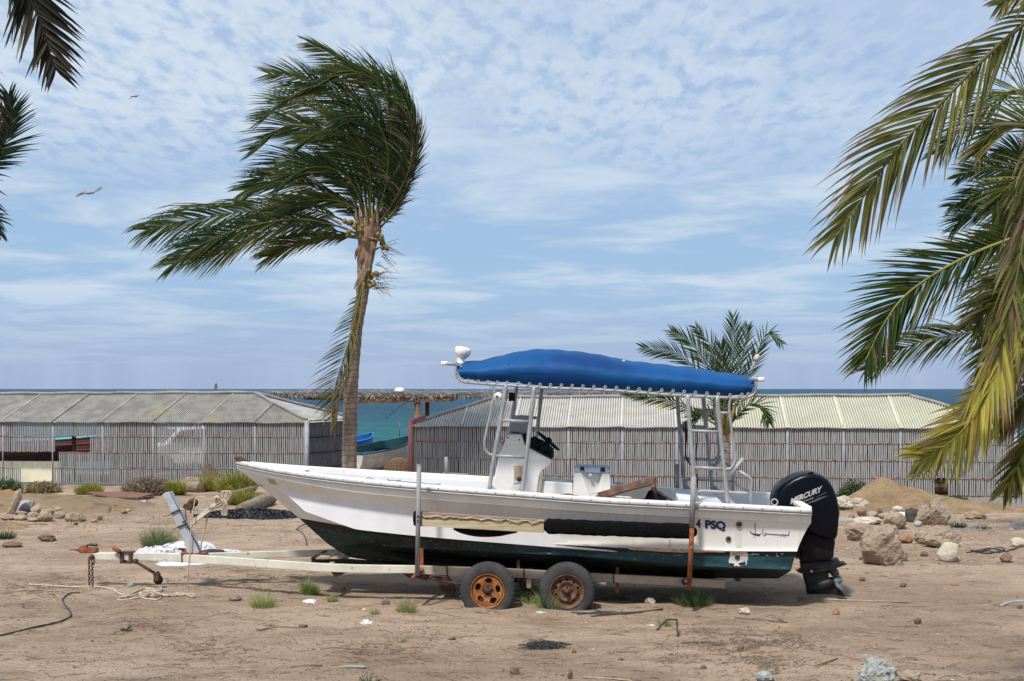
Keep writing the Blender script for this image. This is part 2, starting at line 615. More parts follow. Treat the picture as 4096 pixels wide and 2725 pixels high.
MAT['roof_mid'] = simple('pale_grey_roof_sheet', (0.50, 0.49, 0.46), (0.43, 0.415, 0.39), 3.0, 0.85, 0.0, third=(0.50, 0.47, 0.28), tlo=0.56, thi=0.70, tscale=1.2, spec=0.15)
MAT['roof_right'] = simple('cream_yellow_roof_sheet', (0.51, 0.505, 0.40), (0.455, 0.45, 0.365), 1.6, 0.85, 0.0, third=(0.54, 0.53, 0.49), tlo=0.60, thi=0.70, tscale=1.5, spec=0.15)
MAT['turq'] = simple('turquoise_boat_paint', (0.10, 0.36, 0.36), (0.07, 0.27, 0.29), 4, 0.5, 0.0)
MAT['teal_in'] = simple('dark_teal_boat_interior', (0.05, 0.17, 0.20), (0.035, 0.12, 0.15), 4, 0.6, 0.0)
MAT['maroon'] = simple('maroon_boat_paint', (0.15, 0.05, 0.05), (0.10, 0.045, 0.04), 4, 0.6, 0.0)
MAT['blue_boat'] = simple('bright_blue_boat_paint', (0.02, 0.16, 0.45), (0.02, 0.13, 0.38), 4, 0.5, 0.0)
MAT['boat_white'] = simple('skiff_white_paint', (0.62, 0.60, 0.56), (0.48, 0.45, 0.41), 3, 0.6, 0.0, third=(0.32, 0.25, 0.19), tlo=0.62, thi=0.7)
MAT['net'] = simple('brown_fishing_net', (0.22, 0.14, 0.08), (0.14, 0.09, 0.05), 18, 0.9, 0.01, 40)
MAT['car'] = simple('white_car_paint', (0.78, 0.78, 0.78), (0.74, 0.74, 0.74), 3, 0.3, 0.0)
MAT['dark_glass'] = simple('dark_car_glass', (0.02, 0.025, 0.03), (0.03, 0.035, 0.04), 3, 0.08, 0.0)
MAT['bird'] = simple('brown_bird_feathers', (0.10, 0.07, 0.05), (0.18, 0.14, 0.11), 20, 0.9, 0.0)
MAT['eyelet'] = simple('dull_eyelet', (0.34, 0.34, 0.34), (0.28, 0.28, 0.28), 14, 0.6, 0.0)
MAT['litter_white'] = simple('white_litter', (0.78, 0.79, 0.80), (0.62, 0.63, 0.65), 14, 0.6, 0.0)
MAT['twig'] = simple('dry_twig', (0.17, 0.12, 0.085), (0.10, 0.07, 0.05), 20, 0.9, 0.0)
MAT['twig_pale'] = simple('pale_stick', (0.40, 0.31, 0.22), (0.28, 0.21, 0.15), 12, 0.9, 0.0)
MAT['black_net'] = simple('burnt_black_wire', (0.012, 0.014, 0.016), (0.03, 0.032, 0.034), 20, 0.6, 0.0)
MAT['bottle_blue'] = simple('blue_plastic', (0.12, 0.32, 0.46), (0.10, 0.26, 0.40), 6, 0.4, 0.0)


def leaf_mat(name, trans=0.3, rough=0.55):
    t = NT(name)
    a = t.n('ShaderNodeAttribute', attribute_name='tint')
    c = t.mix(t.ramp(t.noise(3.0, 4, 0.6, t.vec((1, 1, 1), 'World')), 0.35, 0.65, 0.0, 0.35), a.outputs[0], (0.5, 0.5, 0.5, 1), 'MULTIPLY')
    t.done(c, rough, 0.0, 0.18)
    tr = t.n('ShaderNodeBsdfTranslucent')
    t.l(c, tr.inputs[0])
    mx = t.n('ShaderNodeMixShader')
    mx.inputs[0].default_value = trans
    t.l(t.b.outputs[0], mx.inputs[1])
    t.l(tr.outputs[0], mx.inputs[2])
    t.l(mx.outputs[0], t.out.inputs[0])
    return t.mat


MAT['leaf'] = leaf_mat('palm_leaf', 0.38)
MAT['grass'] = leaf_mat('grass_blade', 0.35, 0.6)
MAT['thatch'] = leaf_mat('dry_thatch', 0.1, 0.8)


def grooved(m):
    # groove shade painted into the colour of the corrugated sheets ('tint' is 1 on crests, lower in grooves)
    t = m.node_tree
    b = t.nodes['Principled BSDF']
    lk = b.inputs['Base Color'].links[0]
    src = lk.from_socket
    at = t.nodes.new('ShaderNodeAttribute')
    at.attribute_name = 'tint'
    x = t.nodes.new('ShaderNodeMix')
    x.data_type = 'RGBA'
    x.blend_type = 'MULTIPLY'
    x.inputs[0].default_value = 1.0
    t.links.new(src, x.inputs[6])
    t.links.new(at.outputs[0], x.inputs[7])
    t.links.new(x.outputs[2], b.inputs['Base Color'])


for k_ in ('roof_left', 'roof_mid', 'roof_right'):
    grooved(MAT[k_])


def trunk_mat():
    t = NT('palm_bark')
    v = t.vec((1, 1, 1), 'World')
    sz = t.n('ShaderNodeSeparateXYZ')
    t.l(v, sz.inputs[0])
    ph = t.math('ADD', t.math('MULTIPLY', sz.outputs[2], 52.0), t.math('MULTIPLY', t.noise(1.6, 5, 0.6, v), 14.0))
    ring = t.ramp(t.math('SINE', ph), 0.45, 0.98)
    c = t.mix(t.ramp(t.noise(2.2, 5, 0.6, v), 0.35, 0.65), (0.185, 0.145, 0.11), (0.265, 0.215, 0.17))
    c = t.mix(t.ramp(t.noise(14, 5, 0.7, t.vec((2.5, 2.5, 0.5), 'World')), 0.52, 0.66, 0, 0.65), c, (0.20, 0.155, 0.12))
    c = t.mix(t.math('MULTIPLY', t.math('MULTIPLY', ring, 0.6), t.ramp(t.noise(7, 4, 0.6, t.vec((1, 1, 1), 'World', (4, 2, 1))), 0.38, 0.6)), c, (0.13, 0.095, 0.07))
    t.bump(t.math('SUBTRACT', t.noise(20, 5, 0.7, v), ring), 0.012)
    return t.done(c, 0.92, 0, 0.2)


MAT['trunk'] = trunk_mat()


def fibre_mat():
    return simple('palm_fibre_sheath', (0.25, 0.165, 0.105), (0.14, 0.085, 0.055), 9, 0.95, 0.012, 40, stretch=(1, 1, 0.3), third=(0.40, 0.33, 0.26), tlo=0.58, thi=0.66)


MAT['fibre'] = fibre_mat()


def canvas_mat():
    t = NT('blue_canopy_canvas')
    v = t.vec((1, 1, 1), 'World')
    c = t.mix(t.ramp(t.noise(1.4, 4, 0.5, t.vec((0.6, 1, 2.0), 'World')), 0.35, 0.65), (0.001, 0.036, 0.145), (0.002, 0.066, 0.215))
    c = t.mix(t.ramp(t.noise(24, 5, 0.7, v), 0.70, 0.78), c, (0.04, 0.10, 0.20))
    h = t.math('ADD', t.noise(2.2, 3, 0.5, t.vec((0.6, 1, 2.2), 'World', (4, 0, 0)), 0.8), t.math('MULTIPLY', t.noise(120, 2, 0.5, v), 0.03))
    t.bump(h, 0.016)
    return t.done(c, 0.6, 0, 0.18)


MAT['canvas'] = canvas_mat()


def bottom_mat(name, base, alt, chips, lo=0.6, hi=0.63):
    t = NT(name)
    v = t.vec((0.35, 1, 1.6), 'World')
    c = t.mix(t.ramp(t.noise(3.2, 6, 0.65, v), 0.42, 0.62), base, alt)
    c = t.mix(t.ramp(t.noise(34, 6, 0.75, t.vec((0.3, 1, 1.6), 'World', (2, 1, 4))), lo, hi), c, chips)
    return t.done(c, 0.5, 0, 0.4)


MAT['anti_black'] = bottom_mat('flaking_black_antifouling', (0.006, 0.010, 0.013), (0.012, 0.020, 0.022), (0.45, 0.44, 0.42), 0.70, 0.73)
MAT['anti_green'] = bottom_mat('black_green_bottom_paint', (0.005, 0.009, 0.010), (0.014, 0.040, 0.036), (0.22, 0.24, 0.22), 0.59, 0.66)
MAT['anti_teal'] = bottom_mat('worn_teal_stripe', (0.003, 0.018, 0.026), (0.014, 0.066, 0.080), (0.22, 0.24, 0.24), 0.60, 0.67)


def ground_mat():
    t = NT('sandy_ground')
    v = t.vec((1, 1, 1), 'World')
    c = t.mix(t.ramp(t.noise(0.5, 6, 0.6, t.vec((0.6, 1, 1), 'World')), 0.34, 0.66), (0.325, 0.235, 0.165), (0.49, 0.365, 0.268))
    c = t.mix(t.ramp(t.noise(2.2, 7, 0.7, t.vec((0.5, 1, 1), 'World', (5, 5, 0))), 0.46, 0.68, 0, 0.85), c, (0.26, 0.18, 0.125))
    c = t.mix(t.ramp(t.noise(9, 7, 0.75, t.vec((0.6, 1, 1), 'World', (2, 8, 0))), 0.50, 0.72, 0, 0.7), c, (0.52, 0.39, 0.28))
    c = t.mix(t.ramp(t.noise(38, 5, 0.75, t.vec((0.8, 1, 1), 'World', (1, 3, 0))), 0.52, 0.68, 0, 0.85), c, (0.15, 0.10, 0.070))
    # dark crumbs of leaf and charcoal, denser in drifts
    cr = t.ramp(t.voro(26, t.vec((0.7, 1, 1), 'World'), 'F1', 0), 0.16, 0.10)
    dr = t.ramp(t.noise(0.9, 5, 0.7, t.vec((0.45, 1, 1), 'World', (9, 2, 0))), 0.48, 0.64)
    c = t.mix(t.math('MULTIPLY', cr, dr), c, (0.065, 0.042, 0.030))
    pal = t.ramp(t.voro(17, t.vec((1, 1, 1), 'World', (3, 3, 0)), 'F1', 0), 0.10, 0.06)
    c = t.mix(t.math('MULTIPLY', pal, 0.7), c, (0.62, 0.55, 0.46))
    gr = t.ramp(t.noise(1.6, 5, 0.7, t.vec((0.7, 1, 1), 'World', (30, 12, 0))), 0.62, 0.72, 0, 0.35)
    c = t.mix(gr, c, (0.28, 0.26, 0.11))
    h = t.math('ADD', t.noise(14, 7, 0.75, t.vec((0.6, 1, 1), 'World')), t.math('MULTIPLY', t.noise(70, 4, 0.7, v), 0.35))
    h = t.math('ADD', h, t.math('MULTIPLY', t.noise(3.5, 4, 0.6, t.vec((0.5, 1, 1), 'World', (4, 4, 0))), 1.6))
    t.bump(h, 0.055)
    return t.done(c, 0.95, 0, 0.15)


MAT['ground'] = ground_mat()
MAT['mound'] = simple('red_tan_heaped_sand', (0.28, 0.20, 0.12), (0.21, 0.145, 0.088), 3.5, 0.95, 0.07, 12, third=(0.35, 0.20, 0.12), tlo=0.56, thi=0.68, tscale=2.5, spec=0.1)
MAT['tarp'] = simple('sand_coloured_sheet', (0.19, 0.145, 0.075), (0.215, 0.15, 0.10), 1.2, 0.9, 0.04, 3.5, third=(0.13, 0.095, 0.065), tlo=0.5, thi=0.68, tscale=3, spec=0.15)


def sea_mat():
    t = NT('sea_water')
    g = t.n('ShaderNodeNewGeometry')
    sp = t.n('ShaderNodeSeparateXYZ')
    t.l(g.outputs['Position'], sp.inputs[0])
    far = t.ramp(sp.outputs[1], 44, 190)
    c = t.mix(far, (0.0, 0.150, 0.158), (0.003, 0.045, 0.085))
    c = t.mix(t.ramp(t.noise(0.35, 5, 0.65, t.vec((0.35, 1.0, 1), 'World')), 0.42, 0.62, 0, 0.8), c, (0.006, 0.06, 0.10))
    fo = t.ramp(t.noise(0.9, 6, 0.8, t.vec((0.25, 0.8, 1), 'World', (3, 7, 0))), 0.615, 0.66, 0, 0.7)
    c = t.mix(fo, c, (0.55, 0.60, 0.62))
    h = t.math('ADD', t.noise(1.1, 6, 0.7, t.vec((0.5, 1.6, 1), 'World')), t.math('MULTIPLY', t.noise(4.5, 4, 0.7, t.vec((0.6, 1.3, 1), 'World')), 0.3))
    t.bump(h, 0.55)
    return t.done(c, 0.45, 0, 0.10)


MAT['sea'] = sea_mat()

# ================================================================ ground and sea
def build_ground():
    ys = [-60, -30, -12, -4, 2, 6, 8.5] + list(np.arange(9.5, 22, 0.075)) + list(np.arange(22, 36, 0.16)) + list(np.arange(36, 50, 0.6)) + [52, 60, 90]
    xs = [-160, -100, -60, -38, -26, -20] + list(np.arange(-17, 17.01, 0.11)) + [20, 26, 38, 60, 100, 160]
    vs = []
    rnd = random.Random(2)
    for y in ys:
        for x in xs:
            near = 9 < y < 36 and abs(x) < 17.1
            z = gh(x, y) if (y < 50) else -1.42
            if near:
                z += 0.020 * noise.noise(Vector((x * 3.2, y * 5.0, 1.0))) + 0.010 * noise.noise(Vector((x * 7, y * 10, 8.0))) + 0.004 * noise.noise(Vector((x * 19, y * 19, 4.0)))
            vs.append((x, y, z))
    n = len(xs)
    fs = [(i * n + j, i * n + j + 1, (i + 1) * n + j + 1, (i + 1) * n + j) for i in range(len(ys) - 1) for j in range(n - 1)]
    m = MB().add(vs, fs, 0, True)
    return struct(m.build('ground', MAT['ground'], fix=False))


build_ground()
sea = MB()
ys = [41, 46, 55, 70, 90, 130, 200, 400, 900, 3000, 12000, 40000]
sea.grid([[Vector((x, y, -0.62)) for x in (-30000, -3000, -300, -60, 0, 60, 300, 3000, 30000)] for y in ys])
struct(sea.build('sea', MAT['sea'], fix=False))


# ================================================================ stick-walled sheds
def lerp(a, b, t):
    return a + (b - a) * t


def slat_patch(mb, a, b, z0, z1, rnd, pitch=0.0525, w=0.0425, gap=()):
    """upright palm sticks between ground points a, b from z0 to z1"""
    a = Vector(a)
    b = Vector(b)
    L = (b - a).length
    d = (b - a).normalized()
    nrm = Vector((d.y, -d.x, 0))
    n = int(L / pitch)
    bow = rnd.uniform(-0.010, 0.010)
    for i in range(n):
        t = (i + 0.5) / n
        p = a + d * (L * t + rnd.uniform(-0.005, 0.005))
        ww = w * rnd.uniform(0.9, 1.1)
        top = z1 + rnd.uniform(-0.012, 0.014)
        bot = z0 + rnd.uniform(-0.012, 0.012)
        lean = bow + rnd.uniform(-0.004, 0.004)
        off = rnd.uniform(-0.004, 0.004)
        mid = rnd.uniform(-0.005, 0.005)
        vs = []
        for zz, sh in ((bot, 0), ((bot + top) / 2, lean / 2 + mid), (top, lean)):
            q = p + d * sh + nrm * off
            for s_, e_ in ((-1, 0), (-0.55, 1), (0.55, 1), (1, 0)):
                vs.append(Vector((q.x, q.y, zz)) + d * s_ * ww / 2 + nrm * e_ * ww * 0.45)
        fs = []
        for k in (0, 4):
            fs += [(k, k + 1, k + 5, k + 4), (k + 1, k + 2, k + 6, k + 5), (k + 2, k + 3, k + 7, k + 6), (k + 3, k, k + 4, k + 7)]
        fs.append((8, 9, 10, 11))
        mb.add(vs, fs)


def wave_line(a, b, z, rnd, amp=0.006, n=10):
    return [Vector((lerp(a.x, b.x, i / n), lerp(a.y, b.y, i / n), z + rnd.uniform(-amp, amp))) for i in range(n + 1)]


def shed(root, P1, P2, P3, P4, zt, nb, R1, R2, sh, roofs, rnd, skip, zr=0.0):
    P1, P2, P3, P4 = [Vector((p[0], p[1], 0)) for p in (P1, P2, P3, P4)]
    d = (P2 - P1).normalized()
    nr = Vector((d.y, -d.x, 0))
    rows = 4
    dz = zt / rows
    for b in range(nb):
        a = lerp(P1, P2, b / nb)
        e = lerp(P1, P2, (b + 1) / nb)
        for r in range(rows):
            z1 = zt - r * dz - 0.004
            z0 = zt - (r + 1) * dz + 0.012
            spans = skip.get((b, r), [(0, 1)])
            for s0, s1 in spans:
                if s1 - s0 < 0.02:
                    continue
                mb = MB()
                slat_patch(mb, lerp(a, e, s0) + nr * 0.004, lerp(a, e, s1) + nr * 0.004, z0, z1, rnd)
                mb.build('slat_panel', MAT['slat'], root, fix=False)
                if r > 0:
                    q = MB()
                    q.tube(wave_line(lerp(a, e, s0) + nr * 0.030, lerp(a, e, s1) + nr * 0.030, z1 + 0.006, rnd), 0.0085, 6)
                    q.build('lashing', MAT['red_rope'], root)
        q = MB()
        q.tube([Vector((a.x, a.y, 0)) + nr * 0.02, Vector((a.x, a.y, zt)) + nr * 0.02], 0.018, 6)
        q.build('post', MAT['grey_post'], root)
    # far walls, seen through the gaps
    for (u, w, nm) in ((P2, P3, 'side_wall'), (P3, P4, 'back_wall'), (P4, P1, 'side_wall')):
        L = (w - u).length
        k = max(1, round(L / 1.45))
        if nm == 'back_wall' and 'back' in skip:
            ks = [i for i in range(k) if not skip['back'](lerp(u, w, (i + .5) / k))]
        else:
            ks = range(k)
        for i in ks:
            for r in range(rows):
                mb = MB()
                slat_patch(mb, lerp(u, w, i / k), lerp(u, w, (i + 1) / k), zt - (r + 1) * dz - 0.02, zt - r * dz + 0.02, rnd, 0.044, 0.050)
                mb.build('slat_panel', MAT['slat_shade'], root, fix=False)
    # roof of corrugated sheets; a along the eave, v up the slope
    R1 = Vector(R1)
    R2 = Vector(R2)
    Lw = (P2 - P1).length
    e0 = P1 + Vector((0, 0, zt))
    ov = 0.10
    up1 = R1 - (e0 + d * (R1 - e0).dot(d))
    aR1 = (R1 - e0).dot(d)
    aR2 = (R2 - e0).dot(d)
    up2 = R2 - (e0 + d * aR2)

    def pt(aa, v):
        k = (aa - aR1) / max(0.1, aR2 - aR1)
        return e0 + d * aa + up1.lerp(up2, min(1, max(0, k))) * v

    def vmax(a0):
        v = 1.0
        if a0 > aR2 - sh:
            v = min(v, (Lw - a0) / (sh + (Lw - aR2)))
        if a0 + sh < aR1:
            v = min(v, (a0) / max(1e-3, (aR1 - sh)))
        return max(0.0, v)

    slope = up1.normalized()
    nrm = d.cross(slope).normalized()
    if nrm.z < 0:
        nrm = -nrm
    for b in range(nb):
        mb = MB()
        rowsv = []
        rowc = []
        a0 = Lw * b / nb - (0.02 if b else 0)
        a1 = Lw * (b + 1) / nb + 0.03
        n = 128
        tilt = rnd.uniform(-0.006, 0.006)
        ph = rnd.uniform(0, 6)
        for i in range(n + 1):
            aa = min(Lw, lerp(a0, a1, i / n))
            vm = vmax(aa)
            h = 0.020 * math.sin(2 * PI * (aa - a0) / 0.064) + tilt * (i / n - .5) * 2 + 0.008 * (b % 2)
            hh = 0.010 * math.sin(aa * 5 + ph)
            pts = []
            for v in (-ov / up1.length, 0.25, 0.5, 0.75, 1.0):
                vv = v * vm if v > 0 else v
                p = pt(aa + sh * vv, vv) + nrm * (h + (hh if v < 0 else 0))
                pts.append(p)
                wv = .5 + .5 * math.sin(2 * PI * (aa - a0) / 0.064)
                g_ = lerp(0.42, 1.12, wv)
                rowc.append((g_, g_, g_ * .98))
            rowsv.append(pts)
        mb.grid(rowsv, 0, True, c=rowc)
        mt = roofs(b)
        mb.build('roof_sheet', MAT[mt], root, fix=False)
        # raised seam where two sheets lap
        q = MB()
        vm = vmax(a0)
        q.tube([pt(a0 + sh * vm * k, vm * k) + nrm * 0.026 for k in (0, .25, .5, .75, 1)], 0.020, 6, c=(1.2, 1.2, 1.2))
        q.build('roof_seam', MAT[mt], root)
    # hipped ends and back slope
    Z = Vector((0, 0, zt))
    for tri in ((P2 + Z, P3 + Z, R2), (P4 + Z, P1 + Z, R1)):
        mb = MB()
        a, b2, c_ = tri
        rr = []
        cc_ = []
        for i in range(61):
            k = i / 60
            base = lerp(a, b2, k)
            vm = min(k, 1 - k) * 2
            mid = lerp(a, b2, .5)
            topd = c_ - mid
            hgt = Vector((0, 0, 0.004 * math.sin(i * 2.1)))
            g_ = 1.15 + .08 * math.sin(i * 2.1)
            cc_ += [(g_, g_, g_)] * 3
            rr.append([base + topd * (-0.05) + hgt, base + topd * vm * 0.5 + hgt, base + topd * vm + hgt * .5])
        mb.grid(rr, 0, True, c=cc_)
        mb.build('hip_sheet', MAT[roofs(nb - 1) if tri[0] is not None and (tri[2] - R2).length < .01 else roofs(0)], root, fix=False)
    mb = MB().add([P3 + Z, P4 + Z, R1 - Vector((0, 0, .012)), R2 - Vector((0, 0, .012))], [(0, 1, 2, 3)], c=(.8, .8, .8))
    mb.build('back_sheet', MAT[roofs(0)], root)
    # grey pipes along the ridge and hips
    up = Vector((0, 0, 0.045))

    def pipe(A, Bq, r=0.046):
        P = [lerp(A, Bq, k / 12) + up + Vector((0, 0, 0.010 * math.sin(k * 1.3 + A.x))) for k in range(13)]
        MB().tube(P, r, 10).build('ridge_pipe', MAT['pvc'], root)
    m = lerp(R1, R2, .5)
    pipe(R1, m)
    pipe(m, R2)
    for pp, rr in ((P1, R1), (P2, R2), (P3, R2), (P4, R1)):
        pipe(rr, pp + Z)
    return nr


rnd = random.Random(11)
shl = thing('stick_shed', 'long grey stick-walled shed with a hipped corrugated roof left of the tall palm', 'shed', (-10, 34, 0))
P1 = ((-106 - 1178.5) / 2696 * 33.0, 33.0)
P2 = ((706 - 1178.5) / 2696 * 32.2, 32.2)
skip = {'back': lambda p: -14.7 < p.x < -12.2 or -11.4 < p.x < -8.6, (0, 2): [], (1, 2): [(0.98, 1)], (0, 3): [(0, 1)], (1, 3): [(0.0, 0.36)], (2, 1): [(0.0, 0.06), (0.74, 1)], (2, 2): [(0.12, 1)], (1, 1): [(0, 1)]}
ridge = lambda xv, yv, D: V(xv, yv, D)
shed(shl, P1, P2, (-4.77, 35.1), (-15.3, 36.0), 1.757, 7, V(-40, 906, 34.4) - Vector((0, 0, .045)), V(586, 903.5, 33.7) - Vector((0, 0, .045)), 0.42, lambda b: 'roof_left', rnd, skip)
q = MB()
q.tube([V(706, 1130, 32.15), V(706, 968, 32.15)], 0.065, 12)
q.build('corner_post', MAT['grey_post'], shl)
for f, zz in ((0.06, .25), (0.94, .7), (.5, 0.5)):
    pass
for k in (1, 2, 3):
    a = Vector((P2[0], P2[1], 1.757 - k * .44)) + Vector((.05, 0, 0))
    b = Vector((-4.77, 35.1, 1.757 - k * .44)) + Vector((.05, 0, 0))
    MB().tube([a, lerp(a, b, .5) + Vector((0.02, 0, -.02)), b], 0.012, 6).build('lashing', MAT['black'], shl)
# inside posts and low kerb
for xv in (170, 330, 520):
    MB().tube([V(xv, 1120, 33.6), V(xv, 968, 33.6)], 0.06, 8).build('inner_post', MAT['timber'], shl)
MB().beam(Vector((P1[0], P1[1] - .12, 0.02)), Vector((P2[0], P2[1] - .12, 0.02)), 0.10, 0.06).build('kerb', MAT['gravel'], shl)

rnd = random.Random(12)
shr = thing('stick_shed', 'long stick-walled shed with a cream-yellow right roof behind the boat canopy', 'shed', (5, 30, 0))
A1 = ((944 - 1178.5) / 2696 * 30.5, 30.5)
A2 = ((2338 - 1178.5) / 2696 * 28.8, 28.8)
skip = {(9, 3): [(0, 0.60), (0.83, 1)]}
shed(shr, A1, A2, (A2[0] + .35, 31.9), (A1[0] + .35, 33.6), 1.71, 11, V(1140, 914, 31.8) - Vector((0, 0, .045)), V(2093, 909, 30.4) - Vector((0, 0, .045)), 0.0, lambda b: 'roof_mid' if b < 6 else 'roof_right', rnd, skip)
MB().tube([V(945, 1135, 30.45), V(945, 966, 30.45), ], 0.062, 12).build('corner_post', MAT['red_pipe'], shr)
MB().tube([V(945, 970, 30.45), V(978, 957, 30.7)], 0.05, 12).build('corner_elbow', MAT['red_pipe'], shr)
MB().box(V(2166, 1127, 29.6), (.45, .05, .5)).build('gap_board', MAT['timber'], shr)
MB().box(V(2166, 1118, 29.45), (.3, .03, .08)).build('gap_board', MAT['twig_pale'], shr)
MB().tube([V(2338, 1145, 28.7), V(2338, 985, 28.7)], 0.05, 10).build('corner_post', MAT['grey_post'], shr)

# cream wall behind the torn panels
lo = V(-90, 1112, 33.25)
hi = V(141, 1112, 33.05)
w = MB()
w.prism([Vector((lo.x, lo.y, -.05)), Vector((hi.x, hi.y, -.05)), Vector((hi.x, hi.y, .60)), Vector((lo.x, lo.y, .60))],
        [Vector((lo.x, lo.y + .15, -.05)), Vector((hi.x, hi.y + .15, -.05)), Vector((hi.x, hi.y + .15, .60)), Vector((lo.x, lo.y + .15, .60))])
o = w.build('plaster_wall', MAT['cream_wall'])
tag(o, 'low cream plaster wall showing where the left shed has lost its stick panels', 'wall')
rebase(o, (lo.x, lo.y, 0))


# ================================================================ skiffs, car, trap behind the sheds
def skiff(name, label, base, heading, L, Bm, H, hull, inner, rim, group='skiffs on the beach'):
    """open boat, stern at base, heading unit vector"""
    h = Vector(heading).normalized()
    s = Vector((h.y, -h.x, 0))
    t = thing(name, label, 'skiff', base, group)
    base = Vector(base)

    def pts(k, inset=0.0, lift=0.0):
        w = Bm / 2 * (0.80 + .2 * math.sin(min(1, k * 1.6) * PI / 2)) * (1 - max(0, k - .45) ** 2 / .3025)
        w = max(0.02, w - inset)
        z = H * (1 + 0.55 * k * k)
        zb = lift + 0.30 * H * max(0, k - .5) ** 2 * 4
        c = base + h * L * k
        return [c + s * (a * w) + Vector((0, 0, lerp(zb, z, zz) - inset * .2)) for a, zz in ((-1, 1), (-.97, .75), (-.90, .5), (-.78, .26), (-.5, .04), (0, 0), (.5, .04), (.78, .26), (.90, .5), (.97, .75), (1, 1))]
    m = MB()
    rr = [pts(i / 14) for i in range(15)]
    m.grid(rr, 0, True)
    m.add(rr[0], [tuple(range(11))], 0)
    m.build('hull', MAT[hull], t)
    for kk in (1, 2, 3):
        for side in (kk, 10 - kk):
            MB().tube([r[side] + s * (-0.01 if side < 5 else 0.01) for r in rr], 0.012, 5).build('strake', MAT[hull], t)
    m = MB()
    ri = [pts(i / 14 * .985 + .005, 0.05, 0.10) for i in range(15)]
    m.grid(ri, 0, True)
    m.add(ri[0], [tuple(range(11))], 0)
    m.build('inner_lining', MAT[inner], t)
    m = MB()
    for side in (0, 10):
        m.tube([r[side] for r in rr], 0.035, 6)
    m.tube([rr[0][0], rr[0][10]], 0.035, 6)
    m.build('gunwale', MAT[rim], t)
    for k in (.22, .5, .74):
        P = pts(k, .04)
        MB().beam(P[1], P[9], .24, .04).build('thwart', MAT[inner], t)
    return t, base, h, s


t, b_, h_, s_ = skiff('beached_skiff', 'white beached skiff with teal inside and a thin mast, right of the palm trunk',
                      V(796, 1092, 36.8) + Vector((0, 0, .0)), (1.55, 4.5, 0.0), 4.9, 1.5, 0.66, 'boat_white', 'teal_in', 'teal_in')
m = MB().tube([V(920, 1010, 42.5), V(919, 972, 42.5)], 0.018, 6)
m.build('mast', MAT['timber'], t)
m = MB()
for k in range(14):
    rr_ = random.Random(k)
    m.box(V(858 + rr_.uniform(-12, 22), 1036 + rr_.uniform(-2, 3), 40.2), (.25, .2, .08), Matrix.Rotation(rr_.uniform(0, 3), 3, 'Z'))
m.build('heaped_gear', MAT['black'], t)
skiff('moored_skiff', 'bright blue skiff afloat just right of the palm trunk', V(776, 1044, 43.5) + Vector((0, 0, -.1)), (1.0, 2.2, 0), 2.5, 1.0, .5, 'blue_boat', 'blue_boat', 'blue_boat')
skiff('inner_skiff', 'turquoise and maroon skiff seen through the hole in the left shed wall', (V(40, 1110, 38).x, 38.2, .28), (4.6, .10, 0), 4.2, 1.1, .70, 'maroon', 'turq', 'turq')
skiff('inner_skiff', 'dull maroon skiff seen above the cream wall at the left edge', (V(-140, 1118, 34.0).x, 33.9, .30), (4.2, .05, 0), 3.9, .8, .44, 'maroon', 'timber', 'timber')

# parked car, dimly seen through the slats
ct = thing('parked_car', 'white car half hidden behind the slats of the left shed', 'car', V(425, 1060, 38.6))
c0 = V(425, 1060, 38.6)
c0.z = -.12
hd = Vector((0.80, 0.60, 0)) * .82
sd = Vector((0.60, -0.80, 0)) * .95
prof = [(-1.9, .35), (-1.92, .75), (-1.75, .95), (-1.15, 1.02), (-.55, 1.50), (.9, 1.56), (1.65, 1.48), (1.95, 1.0), (2.0, .45), (1.9, .3)]
m = MB()
rows = []
for off, sc, dzz in ((-.82, .97, 0), (-.84, 1, 0), (.84, 1, 0), (.82, .97, 0)):
    rows.append([c0 + hd * a * sc + sd * off * (0.86 if z > 1.3 else 1) + Vector((0, 0, z)) for a, z in prof])
m.prism(rows[1], rows[2])
bevel(m.build('body', MAT['car'], ct), .05, 2)
for s2 in (-1, 1):
    m = MB()
    for quad in (((-.95, 1.07), (-.48, 1.42), (.25, 1.46), (.25, 1.05)), ((.33, 1.05), (.33, 1.46), (1.35, 1.42), (1.55, 1.05))):
        m.prism([c0 + hd * a + sd * (s2 * .845 * (1 if z < 1.3 else .90)) + Vector((0, 0, z)) for a, z in quad],
                [c0 + hd * a + sd * (s2 * .80 * (1 if z < 1.3 else .90)) + Vector((0, 0, z)) for a, z in quad])
    m.build('window', MAT['dark_glass'], ct)
    for a in (-1.2, 1.25):
        w_ = MB().lathe([(0, -.1), (.3, -.1), (.33, -.06), (.33, .06), (.3, .1), (0, .1)], c0 + hd * a + sd * s2 * .78 + Vector((0, 0, .33)), sd, 20)
        w_.build('wheel', MAT['tyre'], ct)
m = MB().prism([c0 + hd * a + sd * w_ * .66 + Vector((0, 0, z)) for a, z, w_ in ((-1.17, 1.06, -1), (-1.17, 1.06, 1), (-.60, 1.47, .95), (-.60, 1.47, -.95))],
               [c0 + hd * (a + .05) + sd * w_ * .66 + Vector((0, 0, z - .05)) for a, z, w_ in ((-1.17, 1.06, -1), (-1.17, 1.06, 1), (-.60, 1.47, .95), (-.60, 1.47, -.95))])
m.build('windscreen', MAT['dark_glass'], ct)

